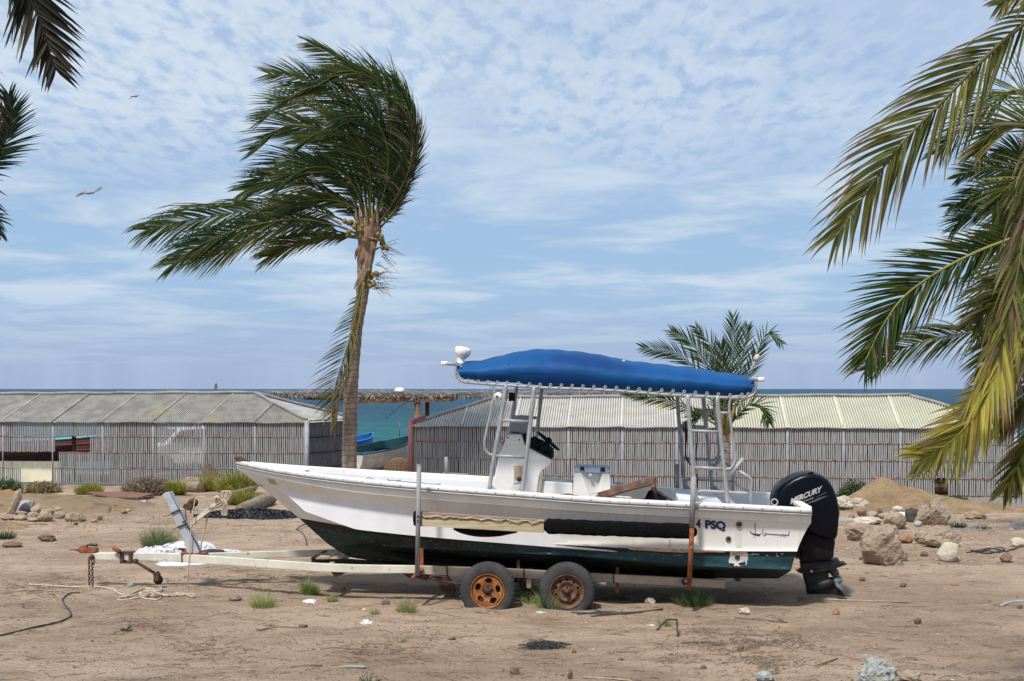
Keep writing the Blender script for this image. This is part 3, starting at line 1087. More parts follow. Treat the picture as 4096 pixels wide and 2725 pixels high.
# woven trap beside the red post
c = V(918, 1083, 34.5)
c.z = 0
tp = thing('fishing_trap', 'brown domed woven fishing trap left of the red corner post', 'trap', c)
m = MB()
rows = []
for i in range(10):
    a = i / 9 * PI / 2
    rows.append([c + Vector((.48 * math.cos(a) * math.cos(b * PI / 10), .42 * math.cos(a) * math.sin(b * PI / 10), .62 * math.sin(a) ** .8)) for b in range(20)])
for r in rows:
    m.tube(r + [r[0]], .011, 5)
for j in range(20):
    m.tube([rows[i][(j + i) % 20] for i in range(10)], .010, 5)
    m.tube([rows[i][(j - i) % 20] for i in range(10)], .010, 5)
m.build('mesh', MAT['net'], tp, kind='stuff')
m = MB().grid([[lerp(p, c, .16) for p in r] + [lerp(r[0], c, .16)] for r in rows])
m.build('net_lining', MAT['net'], tp)


# ================================================================ thatched shade behind
def blade(m, p, d, L, w, col_, droop=0.2, segs=2, side=None):
    d = Vector(d).normalized()
    s = side if side is not None else d.cross(Vector((0, 0, 1)))
    if s.length < 1e-3:
        s = Vector((1, 0, 0))
    s = s.normalized()
    vs = []
    for k in range(segs + 1):
        t = k / segs
        ww = w * (1 - t ** 2) * .5
        q = p + d * L * t - Vector((0, 0, droop * L * t * t))
        if k == segs:
            vs.append(q)
        else:
            vs += [q - s * ww, q + s * ww]
    fs = []
    for k in range(segs):
        a = 2 * k
        if k == segs - 1:
            fs.append((a, a + 1, a + 2))
        else:
            fs.append((a, a + 1, a + 3, a + 2))
    m.add(vs, fs, 0, False, col_)


def thatch(root, x0, x1, y0, y1, z0, z1, n, seed):
    r = random.Random(seed)
    m = MB()
    for i in range(n):
        x = r.uniform(x0, x1)
        y = r.uniform(y0, y1)
        k = (y - y0) / (y1 - y0)
        z = lerp(z0, z1, r.random() ** .7) + .07 * noise.noise(Vector((x * 1.5, y * 1.5, seed)))
        g = r.uniform(.36, .66)
        cc = (g * 1.02, g * .95, g * .87)
        if r.random() < .14:
            cc = (g * .6, g * .42, g * .26)
        a = r.gauss(0, .5) + (PI if r.random() < .5 else 0)
        blade(m, Vector((x, y, z)), (math.cos(a), math.sin(a) * .8, r.uniform(-.12, .15)), r.uniform(.3, .9), r.uniform(.02, .045), cc, r.uniform(0, .25))
    for i in range(n // 4):
        x = r.uniform(x0, x1)
        g = r.uniform(.16, .40)
        cc = (g * 1.03, g * .93, g * .82)
        blade(m, Vector((x, y0 + r.uniform(-.06, .2), z0 + r.uniform(0, .12))), (r.gauss(0, .55), -.2, -1), r.uniform(.07, .22) * (1.3 if noise.noise(Vector((x * .9, 0, seed))) > .1 else .7), r.uniform(.02, .04), cc, 0, 2, Vector((1, 0, 0)))
    m.build('thatch', MAT['thatch'], root, fix=False, kind='stuff')


th = thing('thatched_shade', 'long flat dry palm thatch roof on log posts over the water between the sheds', 'shade roof', (0, 37, 0))
MB().box((-1.4, 38.3, 2.43), (14.0, 2.6, .07)).build('roof_deck', MAT['fibre'], th)
thatch(th, -8.2, 5.3, 37.0, 39.4, 2.40, 2.60, 7000, 5)
MB().beam(V(824, 923, 37.1), V(1045, 918, 37.1), .14, .17).build('beam', MAT['timber'], th)
MB().beam(V(700, 916, 37.3), V(905, 920, 37.3), .1, .12).build('beam', MAT['timber'], th)
for xv, r_ in ((960.5, .095), (983.5, .07)):
    a = V(xv, 925, 37.15 if xv < 970 else 37.9)
    MB().tube([Vector((a.x, a.y, -.6)), a], r_, 10).build('post', MAT['timber'], th)
MB().tube([V(948, 938, 37.1), V(958, 938.5, 37.1)], .02, 6).build('peg', MAT['pvc'], th)
o = MB().lathe([(0, .09), (.09, .09), (.16, .03), (.16, -.06), (0, -.08)], V(920, 899, 37.3), (0, 0, 1), 16).build('float', MAT['litter_white'])
tag(o, 'white round float lying on top of the dry thatch', 'float')
rebase(o, V(920, 899, 37.3))
t2 = thing('thatched_shade', 'short strip of dry thatch just showing over the left shed ridge', 'shade roof', (-10, 38, 0))
thatch(t2, V(320, 900, 38).x, V(455, 900, 38).x, 38, 39.5, 2.42, 2.58, 1200, 6)
MB().box((V(390, 900, 38.8).x, 38.8, 2.46), (1.8, 1.3, .06)).build('roof_deck', MAT['fibre'], t2)
for xv in (330, 440):
    a = V(xv, 905, 38.8)
    MB().tube([Vector((a.x, a.y, -.6)), a], .06, 8).build('post', MAT['timber'], t2)
o = MB()
rr = random.Random(4)
base = V(498, 912, 35.6)
o.tube([Vector((base.x, base.y, 0)), base, V(497, 893, 35.6)], [.04, .035, .025], 6)
for i in range(26):
    k = i / 26
    o.tube([lerp(V(497, 898, 35.6), V(497, 884, 35.6), k), lerp(V(497, 898, 35.6), V(497, 884, 35.6), min(1.1, k + .25)) + Vector((rr.uniform(-.05, .05), 0, 0))], .016 * (1.2 - k), 4)
o = o.build('bundled_pole', MAT['twig'])
tag(o, 'dark bundled pole end poking up above the left shed ridge', 'pole')
rebase(o, (base.x, base.y, 0))
# loose wire in the gap between the sheds
o = MB().tube([V(888, 965, 36), V(915, 940, 36), V(938, 925, 36.5)], .008, 5).build('hanging_wire', MAT['black'])
tag(o, 'thin dark wire hanging under the thatch between the two sheds', 'wire')

# ================================================================ the boat
boat = thing('fishing_boat', 'white open fishing boat with a blue canopy and black outboard, resting on the trailer', 'boat', (0.5, 15.3, 0))


def poly(P, s):
    """sample a polyline of vectors at s in 0..1 by length along x"""
    x0, x1 = P[0][0], P[-1][0]
    x = x0 + (x1 - x0) * s
    for i in range(len(P) - 1):
        if x <= P[i + 1][0] + 1e-9:
            k = (x - P[i][0]) / max(1e-9, P[i + 1][0] - P[i][0])
            return [a + (b - a) * k for a, b in zip(P[i], P[i + 1])]
    return list(P[-1])


def spline(xs, ys, q):
    """natural cubic spline"""
    n = len(xs)
    h = np.diff(xs)
    A = np.zeros((n, n))
    r = np.zeros(n)
    A[0, 0] = A[-1, -1] = 1
    for i in range(1, n - 1):
        A[i, i - 1] = h[i - 1]
        A[i, i] = 2 * (h[i - 1] + h[i])
        A[i, i + 1] = h[i]
        r[i] = 3 * ((ys[i + 1] - ys[i]) / h[i] - (ys[i] - ys[i - 1]) / h[i - 1])
    c = np.linalg.solve(A, r)
    o = []
    for x in q:
        i = min(n - 2, max(0, int(np.searchsorted(xs, x)) - 1))
        b_ = (ys[i + 1] - ys[i]) / h[i] - h[i] * (2 * c[i] + c[i + 1]) / 3
        d = (c[i + 1] - c[i]) / (3 * h[i])
        t = x - xs[i]
        o.append(ys[i] + b_ * t + c[i] * t * t + d * t ** 3)
    return o


def smoothed(P):
    xs = np.array([p[0] for p in P], float)
    q = np.linspace(xs[0], xs[-1], 260)
    return list(zip(q.tolist(), spline(xs, np.array([p[1] for p in P], float), q), [max(0.0, v) for v in spline(xs, np.array([p[2] for p in P], float), q)]))


# view x, view y, half breadth
RAIL = smoothed([(546, 1067, .02), (600, 1079, .25), (740, 1101, .66), (958, 1123.5, .98), (1208, 1142.7, 1.10), (1390, 1156, 1.12), (1629, 1168, 1.12), (1868, 1180, 1.09)])
WL = smoothed([(688, 1192.7, .02), (811, 1213, .34), (958, 1231, .60), (1151, 1245, .82), (1356, 1257, .92), (1595, 1267, .97), (1834, 1269, .98)])
CH = smoothed([(753, 1251, .02), (880, 1258, .33), (990, 1263, .56), (1151, 1271, .77), (1356, 1282, .88), (1595, 1301, .93), (1821, 1311, .94)])
KE = smoothed([(806, 1283, .0), (900, 1297, .0), (1100, 1310, .0), (1300, 1321, .0), (1480, 1328, .0), (1790, 1332, .0)])
NS = 110


def P3(C, s, side=1):
    x, y, b = poly(C, s)
    p = B(x * VS, y * VS, b)
    if side < 0:
        p = p + E2 * (2 * b)
    return p


def lerp_(a, b, t):
    return a + (b - a) * t


def section(s, side):
    e2 = E2 * side
    rail = P3(RAIL, s, side)
    wl = P3(WL, s, side)
    ch = P3(CH, s, side)
    ke = P3(KE, s, side)
    r0 = rail + Vector((0, 0, -.035)) + e2 * .012
    g = min(1, s * 5)
    r1 = rail + Vector((0, 0, -.13 * (.5 + .5 * g))) + e2 * .035 * g
    r2 = rail + Vector((0, 0, -.145 * (.5 + .5 * g))) + e2 * .075 * g
    pts = [r0, r1, r2]
    H_ = r2.z - wl.z
    run = (wl - r2).dot(e2)
    bl = max(0.0, min(1.0, (s - .02) / .42))
    bl = bl * bl * (3 - 2 * bl)
    cc1 = r2 + e2 * run * lerp_(.36, .42, bl) - Vector((0, 0, H_ * lerp_(.28, .22, bl)))
    cc2 = wl - e2 * run * lerp_(.30, .02, bl) + Vector((0, 0, H_ * lerp_(.34, .42, bl)))
    cc1 += E1 * (wl - r2).dot(E1) * .33
    cc2 += E1 * (r2 - wl).dot(E1) * .33
    for q in range(1, 13):
        k = q / 13
        pts.append(r2 * (1 - k) ** 3 + cc1 * 3 * k * (1 - k) ** 2 + cc2 * 3 * k * k * (1 - k) + wl * k ** 3)
    lip = wl + e2 * -.012 * g
    pts.append(lip)                                   # 15 paint line
    pts.append(wl.lerp(ch, .30) + e2 * .012 * g)      # 8 end of black band
    pts.append(wl.lerp(ch, .62) + e2 * .010 * g)      # 9
    pts.append(ch + e2 * -.015 * g)                   # 10 chine
    pts.append(ch + e2 * .03 * g + Vector((0, 0, -.02 * g)))
    pts.append(ch.lerp(ke, .55) + Vector((0, 0, -.012)))
    pts.append(ke)
    return pts


secs = {}
for side in (1, -1):
    secs[side] = [section((i / NS) ** 1.25, side) for i in range(NS + 1)]
near = secs[1]
far = secs[-1]


def hull_part(name, lo, hi, mat, i0=0, i1=NS, ang=28):
    m = MB()
    for sc in (near, far):
        m.grid([r[lo:hi + 1] for r in sc[i0:i1 + 1]])
    o = m.build(name, mat, boat, fix=True)
    return sharp(o, ang)


topsides = hull_part('topsides', 0, 15, MAT['white'], ang=42)
hull_part('paint_band', 15, 16, MAT['anti_black'])
ib = int(NS * .50)
hull_part('forefoot', 16, 18, MAT['anti_green'], 0, ib)
hull_part('boot_stripe', 16, 18, MAT['anti_teal'], ib, NS)
hull_part('bottom', 18, 21, MAT['anti_green'])
# transom
m = MB()
ring = near[-1] + far[-1][:-1][::-1]
m.add(ring[:], [tuple(range(len(ring)))])
m.add([p - E1 * .05 for p in ring], [tuple(range(len(ring) - 1, -1, -1))])
m.build('transom', MAT['white'], boat)

hv = []
hf = []
for r in near:
    hv += r
k = len(near[0])
for i in range(NS):
    for j in range(k - 1):
        hf.append((i * k + j, i * k + j + 1, (i + 1) * k + j + 1, (i + 1) * k + j))
hull_bvh = BVHTree.FromPolygons([tuple(p) for p in hv], hf)
EYE = Vector((0, 0, CAM_H))


def on_hull(X, Y, off=.004):
    """hull point behind a pixel of the side view, lifted off the skin"""
    d = (S(X, Y, 10) - EYE).normalized()
    h = hull_bvh.ray_cast(EYE, d)
    if h[0] is None:
        return B(X, Y, 1.0)
    n = h[1] if h[1].dot(d) < 0 else -h[1]
    return h[0] + n * off


# gunwale: cap, rubrail, inner side, sole
cap = MB()
rub = MB()
liner = MB()
edgeN, edgeF = [], []
nose = []
for i in range(NS + 1):
    s = (i / NS) ** 1.25
    n_ = P3(RAIL, s, 1)
    f_ = P3(RAIL, s, -1)
    b = (f_ - n_).dot(E2) / 2
    w = min(.17, b * .75)
    row = []
    drop = min(.62, .30 + s * 1.6) * min(1, s * 9)
    for p, q in ((n_, 1), (f_, -1)):
        e = E2 * q
        row.append([p + e * -.008 + Vector((0, 0, -.005)), p + e * -.004 + Vector((0, 0, .028)), p + e * .03 + Vector((0, 0, .042)), p + e * w * .8 + Vector((0, 0, .046)), p + e * w + Vector((0, 0, .035)),
                    p + e * (w + .012) + Vector((0, 0, -.03)), p + e * (w + .04 * min(1, b)) + Vector((0, 0, -drop)) - E1 * .32 * max(0, (s - .9) / .1)])
    edgeN.append(row[0])
    edgeF.append(row[1])
cap.grid([r[:6] for r in edgeN])
cap.grid([r[:6] for r in edgeF])
sharp(cap.build('gunwale_cap', MAT['white'], boat), 50)
liner.grid([r[5:] + [edgeF[i][6], edgeF[i][5]] for i, r in enumerate(edgeN)], 0, False)
lr = edgeN[-1]
lf = edgeF[-1]
liner.add([lr[2], lr[6], lf[6], lf[2], ], [(0, 1, 2, 3)])
sharp(liner.build('inner_liner', MAT['white_in'], boat), 30)
cap2 = MB().beam(lr[3] + Vector((0, 0, -.012)) - E1 * .03, lf[3] + Vector((0, 0, -.012)) - E1 * .03, .12, .05)
bevel(cap2.build('transom_cap', MAT['white'], boat), .012)
# forward deck
fd = MB()
fd.grid([[edgeN[i][4] - Vector((0, 0, .03)), edgeF[i][4] - Vector((0, 0, .03))] for i in range(0, 18)])
fd.build('fore_deck', MAT['white'], boat)
for side, ed in ((1, edgeN), (-1, edgeF)):
    m = MB()
    for dz, r_ in ((.012, .022), (-.022, .013)):
        m.tube([r[0] + Vector((0, 0, dz)) - E2 * side * .006 for r in ed], r_, 8)
    m.build('rubrail', MAT['rail'], boat)
bolt = MB().lathe([(0, .006), (.009, .004), (.011, 0), (0, 0)], (0, 0, 0), (0, -1, 0), 8).mesh('bolt', MAT['leg_black'])
for k in range(30):
    s = (k + .6) / 30.2
    p = P3(RAIL, s, 1) - E2 * .030 + Vector((0, 0, .012))
    o = bpy.data.objects.new('bolt', bolt)
    col.objects.link(o)
    o.parent = boat
    o.location = p - boat.location
m = MB()
P = Bl(c1, [(80, 262), (92, 246), (120, 248), (205, 297), (150, 293), (96, 290)], .0)
m.prism([p - E2 * .05 for p in P], [p + E2 * .05 for p in P])
bevel(m.build('bow_plate', MAT['rust_dark'], boat), .008)
m = MB().tube([B(*c3(1975, 95), .05), B(*c3(2002, 108), .05)], .014, 8)
m.build('bow_eye', MAT['galv'], boat)
# small dark patch on the bow flare
m = MB()
m.add([on_hull(*c1(*p), .003) for p in ((330, 420), (380, 428), (414, 470), (352, 458))], [(0, 1, 2, 3)])
m.build('patch', MAT['wood'], boat)


def cleat(X0, X1, Y, b):
    a = B(X0, Y, b)
    e = B(X1, Y + 4, b)
    m = MB()
    m.tube([a, a.lerp(e, .2) + Vector((0, 0, .006)), a.lerp(e, .8) + Vector((0, 0, .006)), e], [.008, .012, .012, .008], 8)
    for k in (.35, .65):
        q = a.lerp(e, k)
        m.tube([q, q - Vector((0, 0, .045))], .011, 8)
        m.box(q - Vector((0, 0, .047)), (.05, .04, .008))
    return m.build('cleat', MAT['galv'], boat)


cleat(*[c1(1550, 459)[0], c1(1690, 459)[0]], c1(0, 458)[1], .90)
cleat(c2(780, 485)[0], c2(890, 485)[0], c2(0, 486)[1], 1.0)
cleat(c2(770, 390)[0], c2(830, 390)[0], c2(0, 392)[1], -.95)

# lettering on the side
fo_n = [0]


def lettering(txt, place, mat, name, parent, size=1.0, shear=0.0, bold=0.02, thick=0.0, spacing=1.0, xs=1.0):
    """text laid out flat, then each vertex carried onto the surface by place(u, v)"""
    cu = bpy.data.curves.new(name, 'FONT')
    cu.body = txt
    cu.size = size
    cu.shear = shear
    cu.offset = bold
    cu.space_character = spacing
    cu.resolution_u = 6
    ob = bpy.data.objects.new(name, cu)
    col.objects.link(ob)
    dg = bpy.context.evaluated_depsgraph_get()
    me = bpy.data.meshes.new_from_object(ob.evaluated_get(dg))
    bpy.data.objects.remove(ob)
    bpy.data.curves.remove(cu)
    w = max(v.co.x for v in me.vertices)
    h = max(v.co.y for v in me.vertices)
    bm = bmesh.new()
    bm.from_mesh(me)
    bmesh.ops.subdivide_edges(bm, edges=[e for e in bm.edges if e.calc_length() > .2], cuts=2)
    bmesh.ops.triangulate(bm, faces=bm.faces)
    bm.to_mesh(me)
    bm.free()
    me2 = MB()
    me2.add([place(v.co.x / w, v.co.y / h) for v in me.vertices], [tuple(p.vertices) for p in me.polygons])
    bpy.data.meshes.remove(me)
    return me2.build(name, mat, parent)


def side_text(x0, y0, x1, y1, hh, lean=0):
    """baseline from (x0,y0) to (x1,y1) in crop c2, letter height hh"""
    def f(u, v):
        return on_hull(*c2(x0 + (x1 - x0) * u + lean * v, y0 + (y1 - y0) * u - hh * v))
    return f


lettering('4', side_text(1323, 687, 1352, 689, 54), MAT['navy'], 'lettering', boat, bold=.055)
lettering('PSQ', side_text(1380, 692, 1520, 704, 54), MAT['navy'], 'lettering', boat, bold=.055)


def stroke(m, pts, w, cr=c2):
    P = catmull([Vector((a, b, 0)) for a, b in pts], 5) if len(pts) > 2 else [Vector((a, b, 0)) for a, b in pts]
    ws = w if isinstance(w, list) else [w] * len(P)
    A, Bq = [], []
    n = len(P)
    for i, p in enumerate(P):
        t = (P[min(i + 1, n - 1)] - P[max(0, i - 1)]).normalized()
        k = Vector((-t.y, t.x, 0))
        ww = ws[min(len(ws) - 1, int(i / n * len(ws)))]
        A.append(on_hull(*cr(p.x + k.x * ww, p.y + k.y * ww), .0045))
        Bq.append(on_hull(*cr(p.x - k.x * ww, p.y - k.y * ww), .0045))
    for i in range(n - 1):
        m.add([A[i], A[i + 1], Bq[i + 1], Bq[i]], [(0, 1, 2, 3)])


m = MB()
stroke(m, [(1718, 672), (1718, 738)], 2.2)                                   # anchor shank
stroke(m, [(1718, 664), (1722, 668), (1718, 672), (1714, 668), (1718, 664)], 1.2)
stroke(m, [(1681, 706), (1690, 724), (1706, 734), (1722, 737), (1744, 741), (1758, 729)], [2, 3.5, 3.5, 5, 6, 2])
stroke(m, [(1706, 745), (1716, 738), (1726, 746)], 1.2)
stroke(m, [(1768, 704), (1770, 738)], 2.2)                                   # letters
stroke(m, [(1785, 724), (1790, 734), (1784, 742), (1772, 744)], 2.2)
stroke(m, [(1788, 733), (1830, 736), (1870, 739), (1905, 741), (1938, 743), (1944, 740), (1946, 716)], 2.4)
stroke(m, [(1905, 741), (1904, 731)], 2)
stroke(m, [(1922, 742), (1922, 732)], 2)
for x, y in ((1894, 750), (1910, 751), (1920, 752)):
    stroke(m, [(x - 2.5, y), (x + 2.5, y)], 2.4)
m.build('lettering', MAT['navy'], boat)
m = MB()
for x, y in ((1708, 757), (1720, 758), (1713, 751)):
    stroke(m, [(x - 4, y), (x + 4, y + 1)], 1.2)
m.build('faded_mark', MAT['pvc'], boat)
# through-hull fittings and stains
for (x, y, r_) in ((1610, 670, .033), (1538, 767, .028), (1598, 890, .026)):
    p = on_hull(*c2(x, y), .0)
    m = MB().lathe([(r_ * 1.25, -.004), (r_ * 1.2, .010), (r_ * .8, .014), (r_ * .55, .004), (0, .002)], p, -E2, 20)
    m.build('drain_fitting', MAT['barrow'] if y != 890 else MAT['anti_teal'], boat)
    MB().lathe([(0, .0155), (r_ * .5, .0155)], p, -E2, 14).build('drain_hole', MAT['black'], boat)


def patch(pts, mat, name, off, jag=0, seed=0):
    r_ = random.Random(seed)
    Q = []
    n = len(pts)
    for i in range(n):
        a, b = pts[i], pts[(i + 1) % n]
        for k in range(4):
            t = k / 4
            Q.append((a[0] + (b[0] - a[0]) * t + r_.uniform(-jag, jag), a[1] + (b[1] - a[1]) * t + r_.uniform(-jag, jag)))
    cx = sum(q[0] for q in Q) / len(Q)
    cy = sum(q[1] for q in Q) / len(Q)
    mm = MB()
    P = [on_hull(*c2(*q), off) for q in Q] + [on_hull(*c2(cx + (q[0] - cx) * .5, cy + (q[1] - cy) * .5), off) for q in Q] + [on_hull(*c2(cx, cy), off)]
    N = len(Q)
    fs = [(i, (i + 1) % N, N + (i + 1) % N, N + i) for i in range(N)] + [(N + i, N + (i + 1) % N, 2 * N) for i in range(N)]
    mm.add(P, fs)
    return mm.build(name, mat, boat)


patch([(1550, 856), (1665, 860), (1668, 900), (1655, 950), (1590, 945), (1545, 950), (1540, 905)], MAT['boat_white'], 'bare_patch', .003, 6, 3)
patch([(1545, 850), (1660, 852), (1655, 872), (1600, 868), (1570, 878)], MAT['dirt_tan'], 'bare_patch', .004, 3, 4)
patch([(1548, 925), (1580, 935), (1570, 950), (1545, 948)], MAT['anti_black'], 'chip', .005, 3, 5)
patch([(1600, 935), (1655, 915), (1652, 945), (1620, 950)], MAT['anti_black'], 'chip', .005, 4, 6)
patch([(860, 824), (1500, 846), (1520, 858), (1300, 860), (1000, 850), (870, 838)], MAT['dirt_tan'], 'bare_patch', .003, 3, 7)
rr = random.Random(8)
for k in range(26):
    x = rr.choice([rr.uniform(260, 860), rr.uniform(1670, 1900), rr.uniform(850, 1500)])
    y = 790 + (x - 260) * .052 + rr.uniform(-4, 6) if x < 1500 else 862 + rr.uniform(0, 18)
    w_ = rr.uniform(8, 36)
    patch([(x, y), (x + w_, y + 1), (x + w_ * .9, y + rr.uniform(3, 7)), (x + w_ * .2, y + rr.uniform(3, 7))], MAT['boat_white'], 'chip', .0035, 2.5, k)
stain = simple('yellow_rust_stain', (0.66, 0.56, 0.34), (0.60, 0.42, 0.2), 9, 0.6, 0.0)
patch([(1138, 768), (1149, 768), (1153, 822), (1146, 828), (1137, 822)], stain, 'rust_streak', .003, 2, 20)
patch([(1584, 700), (1632, 702), (1628, 826), (1586, 824)], simple('faint_stain', (0.66, 0.655, 0.61), (0.70, 0.69, 0.66), 5, 0.5, 0.0), 'rust_streak', .0025, 2, 21)

# ---------------------------------------------------------------- console
con = sharp(MB().add([], []).build('console', MAT['white'], boat), 30)
bpy.data.objects.remove(con)
outl = [(402, 1560), (405, 1440), (430, 1330), (470, 1150), (530, 1010), (560, 935), (690, 935), (725, 1045), (765, 1068), (975, 1178), (983, 1205), (950, 1245), (890, 1285), (862, 1350), (840, 1510), (838, 1560)]
A = Bl(cT, outl, .36)
m = MB().prism(A, [p + E2 * .72 for p in A])
con = bevel(m.build('console', MAT['white'], boat), .03, 3, 25)
A = Bl(cT, [(553, 955), (690, 955), (712, 1028), (530, 1012)], .365)
m = MB().prism(A, [p + E2 * .73 for p in A])
bevel(m.build('console_collar', MAT['white'], con), .01)
for x, y in ((560, 970), (668, 988)):
    MB().lathe([(0, .004), (.010, .003), (.010, 0), (0, 0)], B(*cT(x, y), .367), -E2, 10).build('screw', MAT['leg_black'], con)
A = Bl(cT, [(566, 938), (590, 790), (640, 760), (770, 765), (742, 942)], .30)
gm = NT('smoked_windscreen')
gm.b.inputs['Alpha'].default_value = .82
m = MB().prism([p for p in A], [p + E2 * .012 for p in A])
m.build('windscreen', gm.done((.26, .27, .28), .35, 0, .5), con)
A2 = [p + E2 * .60 for p in A]
MB().prism(A2, [p + E2 * .012 for p in A2]).build('windscreen', gm.mat, con)
A = Bl(cT, [(590, 910), (685, 920), (685, 930), (590, 918)], .31)
MB().prism(A, [p + E2 * .02 for p in A]).build('trim_strip', MAT['black'], con)
# dash panel, instruments, wheel
A = Bl(cT, [(762, 1066), (775, 1050), (985, 1165), (978, 1182)], .34)
bevel(MB().prism(A, [p + E2 * .68 for p in A]).build('dash_panel', MAT['leg_black'], con), .006)
A = Bl(cT, [(695, 930), (735, 925), (745, 1060), (728, 1042)], .33)
MB().prism(A, [p + E2 * .66 for p in A]).build('dash_cowl', MAT['black'], con)
rr = random.Random(5)
for (x, y, w_, b) in ((812, 1030, .13, .18), (895, 1075, .14, .12), (935, 1110, .10, -.05), (860, 1060, .11, -.15), (800, 1005, .06, .2), (950, 1140, .08, .2)):
    m = MB()
    rows = []
    c = B(*cT(x, y), b)
    for i in range(7):
        a = -PI / 2 + PI * i / 6
        rows.append([c + Vector((math.cos(a) * math.cos(t) * w_, math.cos(a) * math.sin(t) * w_, math.sin(a) * w_ * .8)) * rr.uniform(.72, 1.05) for t in [PI / 5 * j for j in range(10)]])
    m.grid(rows, 0, False, True)
    m.build('instrument_cover', MAT['black'], con)
wc = B(*cT(948, 1000), .0)
a_ = B(*cT(850, 915), 0) - B(*cT(1045, 1080), 0)
a_.normalize()
wl_r = .175
ax = a_.cross(E2).normalized()
ring_ = [wc + (a_ * math.cos(t) + E2 * math.sin(t)) * wl_r for t in [PI * 2 * i / 28 for i in range(29)]]
m = MB().tube(ring_, .014, 8, cap=False)
m.build('steering_wheel', MAT['black'], con)
m = MB()
for t in (0, PI * 2 / 3, PI * 4 / 3):
    m.tube([wc + ax * .0, wc + (a_ * math.cos(t) + E2 * math.sin(t)) * wl_r], .012, 6)
m.lathe([(0, .05), (.035, .04), (.045, 0), (.03, -.06), (.02, -.16)], wc, ax if ax.dot(Vector((-1, 0, -1))) < 0 else -ax, 14)
m.build('wheel_spokes', MAT['black'], con)
# recessed locker on its side
A = Bl(cT, [(606, 1232), (700, 1228), (712, 1405), (612, 1402)], .372)
Bi = Bl(cT, [(618, 1244), (700, 1240), (703, 1388), (620, 1384)], .372)
m = MB()
for i in range(4):
    j = (i + 1) % 4
    m.add([A[i], A[j], Bi[j], Bi[i]], [(0, 1, 2, 3)])
    m.add([A[i], A[j], A[j] + E2 * .02, A[i] + E2 * .02], [(0, 1, 2, 3)])
    m.add([Bi[i], Bi[j], Bi[j] + E2 * .008, Bi[i] + E2 * .008], [(0, 1, 2, 3)])
m.build('locker_frame', MAT['white'], con)
m = MB().add([p + E2 * .006 for p in Bi], [(0, 1, 2, 3)])
m.build('locker_panel', MAT['dirt_tan'], con)
m = MB().lathe([(0, .01), (.03, .01), (.03, 0)], B(*cT(668, 1368), .374), -E2, 12)
m.build('locker_latch', MAT['rust_dark'], con)
A = Bl(cT, [(878, 1300), (895, 1290), (866, 1505), (843, 1505)], .362)
MB().prism(A, [p + E2 * .02 for p in A]).build('trim_strip', MAT['wood'], con)
# hand rail on its far forward corner
MB().tube(catmull([B(*cT(520, 1000), -.1), B(*cT(486, 965), -.1), B(*cT(480, 1010), -.1), B(*cT(515, 1045), -.1)], 6), .014, 8).build('hand_rail', MAT['alu'], con)

# ---------------------------------------------------------------- seat box with the V recess, low box
sb = MB()
top = Bl(cB, [(630, 280), (1240, 318)], .32)
bot = Bl(cB, [(596, 800), (1250, 800)], .34)
v0, v1 = B(*cB(748, 288), .325), B(*cB(1118, 300), .325)
v2, v3 = B(*cB(890, 712), .338), B(*cB(1000, 650), .336)
v2b = B(*cB(985, 712), .338)
dpt = E2 * .10
back = E2 * .60
ftl, ftr, fbl, fbr = top[0], top[1], bot[0], bot[1]
bl_ = B(*cB(890, 800), .34)
sb.add([ftl, v0, v2, bl_, fbl], [(0, 1, 2, 3, 4)])
sb.add([v1, ftr, fbr, bl_, v2, v3], [(0, 1, 2, 3, 4, 5)])
sb.add([v0, v1, v3, v2, v0 + dpt * .2, v1 + dpt, v3 + dpt * .9, v2 + dpt * .15], [(4, 5, 6, 7), (0, 4, 7, 3), (1, 2, 6, 5), (0, 1, 5, 4)])
sb.add([ftl, fbl, ftl + back, fbl + back], [(0, 1, 3, 2)])
sb.add([ftr, fbr, ftr + back, fbr + back], [(0, 1, 3, 2)])
sb.add([ftl + back, ftr + back, fbr + back, fbl + back], [(0, 1, 2, 3)])
sbo = sharp(sb.build('seat_box', MAT['white'], boat), 20)
A = Bl(cB, [(628, 300), (632, 232), (660, 210), (1190, 232), (1240, 250), (1246, 316)], .335)
bevel(MB().prism(A, [p + E2 * .64 for p in A]).build('lid', MAT['lid'], sbo), .02)
for x in ((735, 800), (1082, 1155)):
    A = Bl(cB, [(x[0], 200 + (12 if x[0] > 900 else 0)), (x[1], 203 + (12 if x[0] > 900 else 0)), (x[1] + 5, 270 + (22 if x[0] > 900 else 0)), (x[0] - 6, 266 + (22 if x[0] > 900 else 0))], .345)
    bevel(MB().prism(A, [p + E2 * .03 for p in A]).build('latch', MAT['leg_black'], sbo), .004)
MB().lathe([(0, .03), (.02, .028), (.024, 0)], B(*cB(908, 348), .31), -E2, 14).build('knob', MAT['white'], sbo)
A = Bl(cB, [(36, 800), (62, 455), (80, 448), (605, 488), (600, 800)], .30)
bevel(MB().prism(A, [p + E2 * .6 for p in A]).build('low_box', MAT['white'], boat), .02)
# aft seat / splash well
A = Bl(c2, [(1200, 600), (1200, 485), (1500, 520), (1500, 600)], .75)
bevel(MB().prism(A, [p + E2 * 1.4 for p in A]).build('aft_bench', MAT['white_in'], boat), .02)

# ---------------------------------------------------------------- canopy frame
HB = .96                    # half width of the frame


def tubepart(name, pts, r, mat='alu', smooth=True, n=12, parent=None):
    P = catmull(pts, 7) if smooth and len(pts) > 2 else pts
    return MB().tube(P, r, n).build(name, MAT[mat], parent or boat)


def mirror(P):
    return [Vector(p) + E2 * (2 * HB) for p in P]


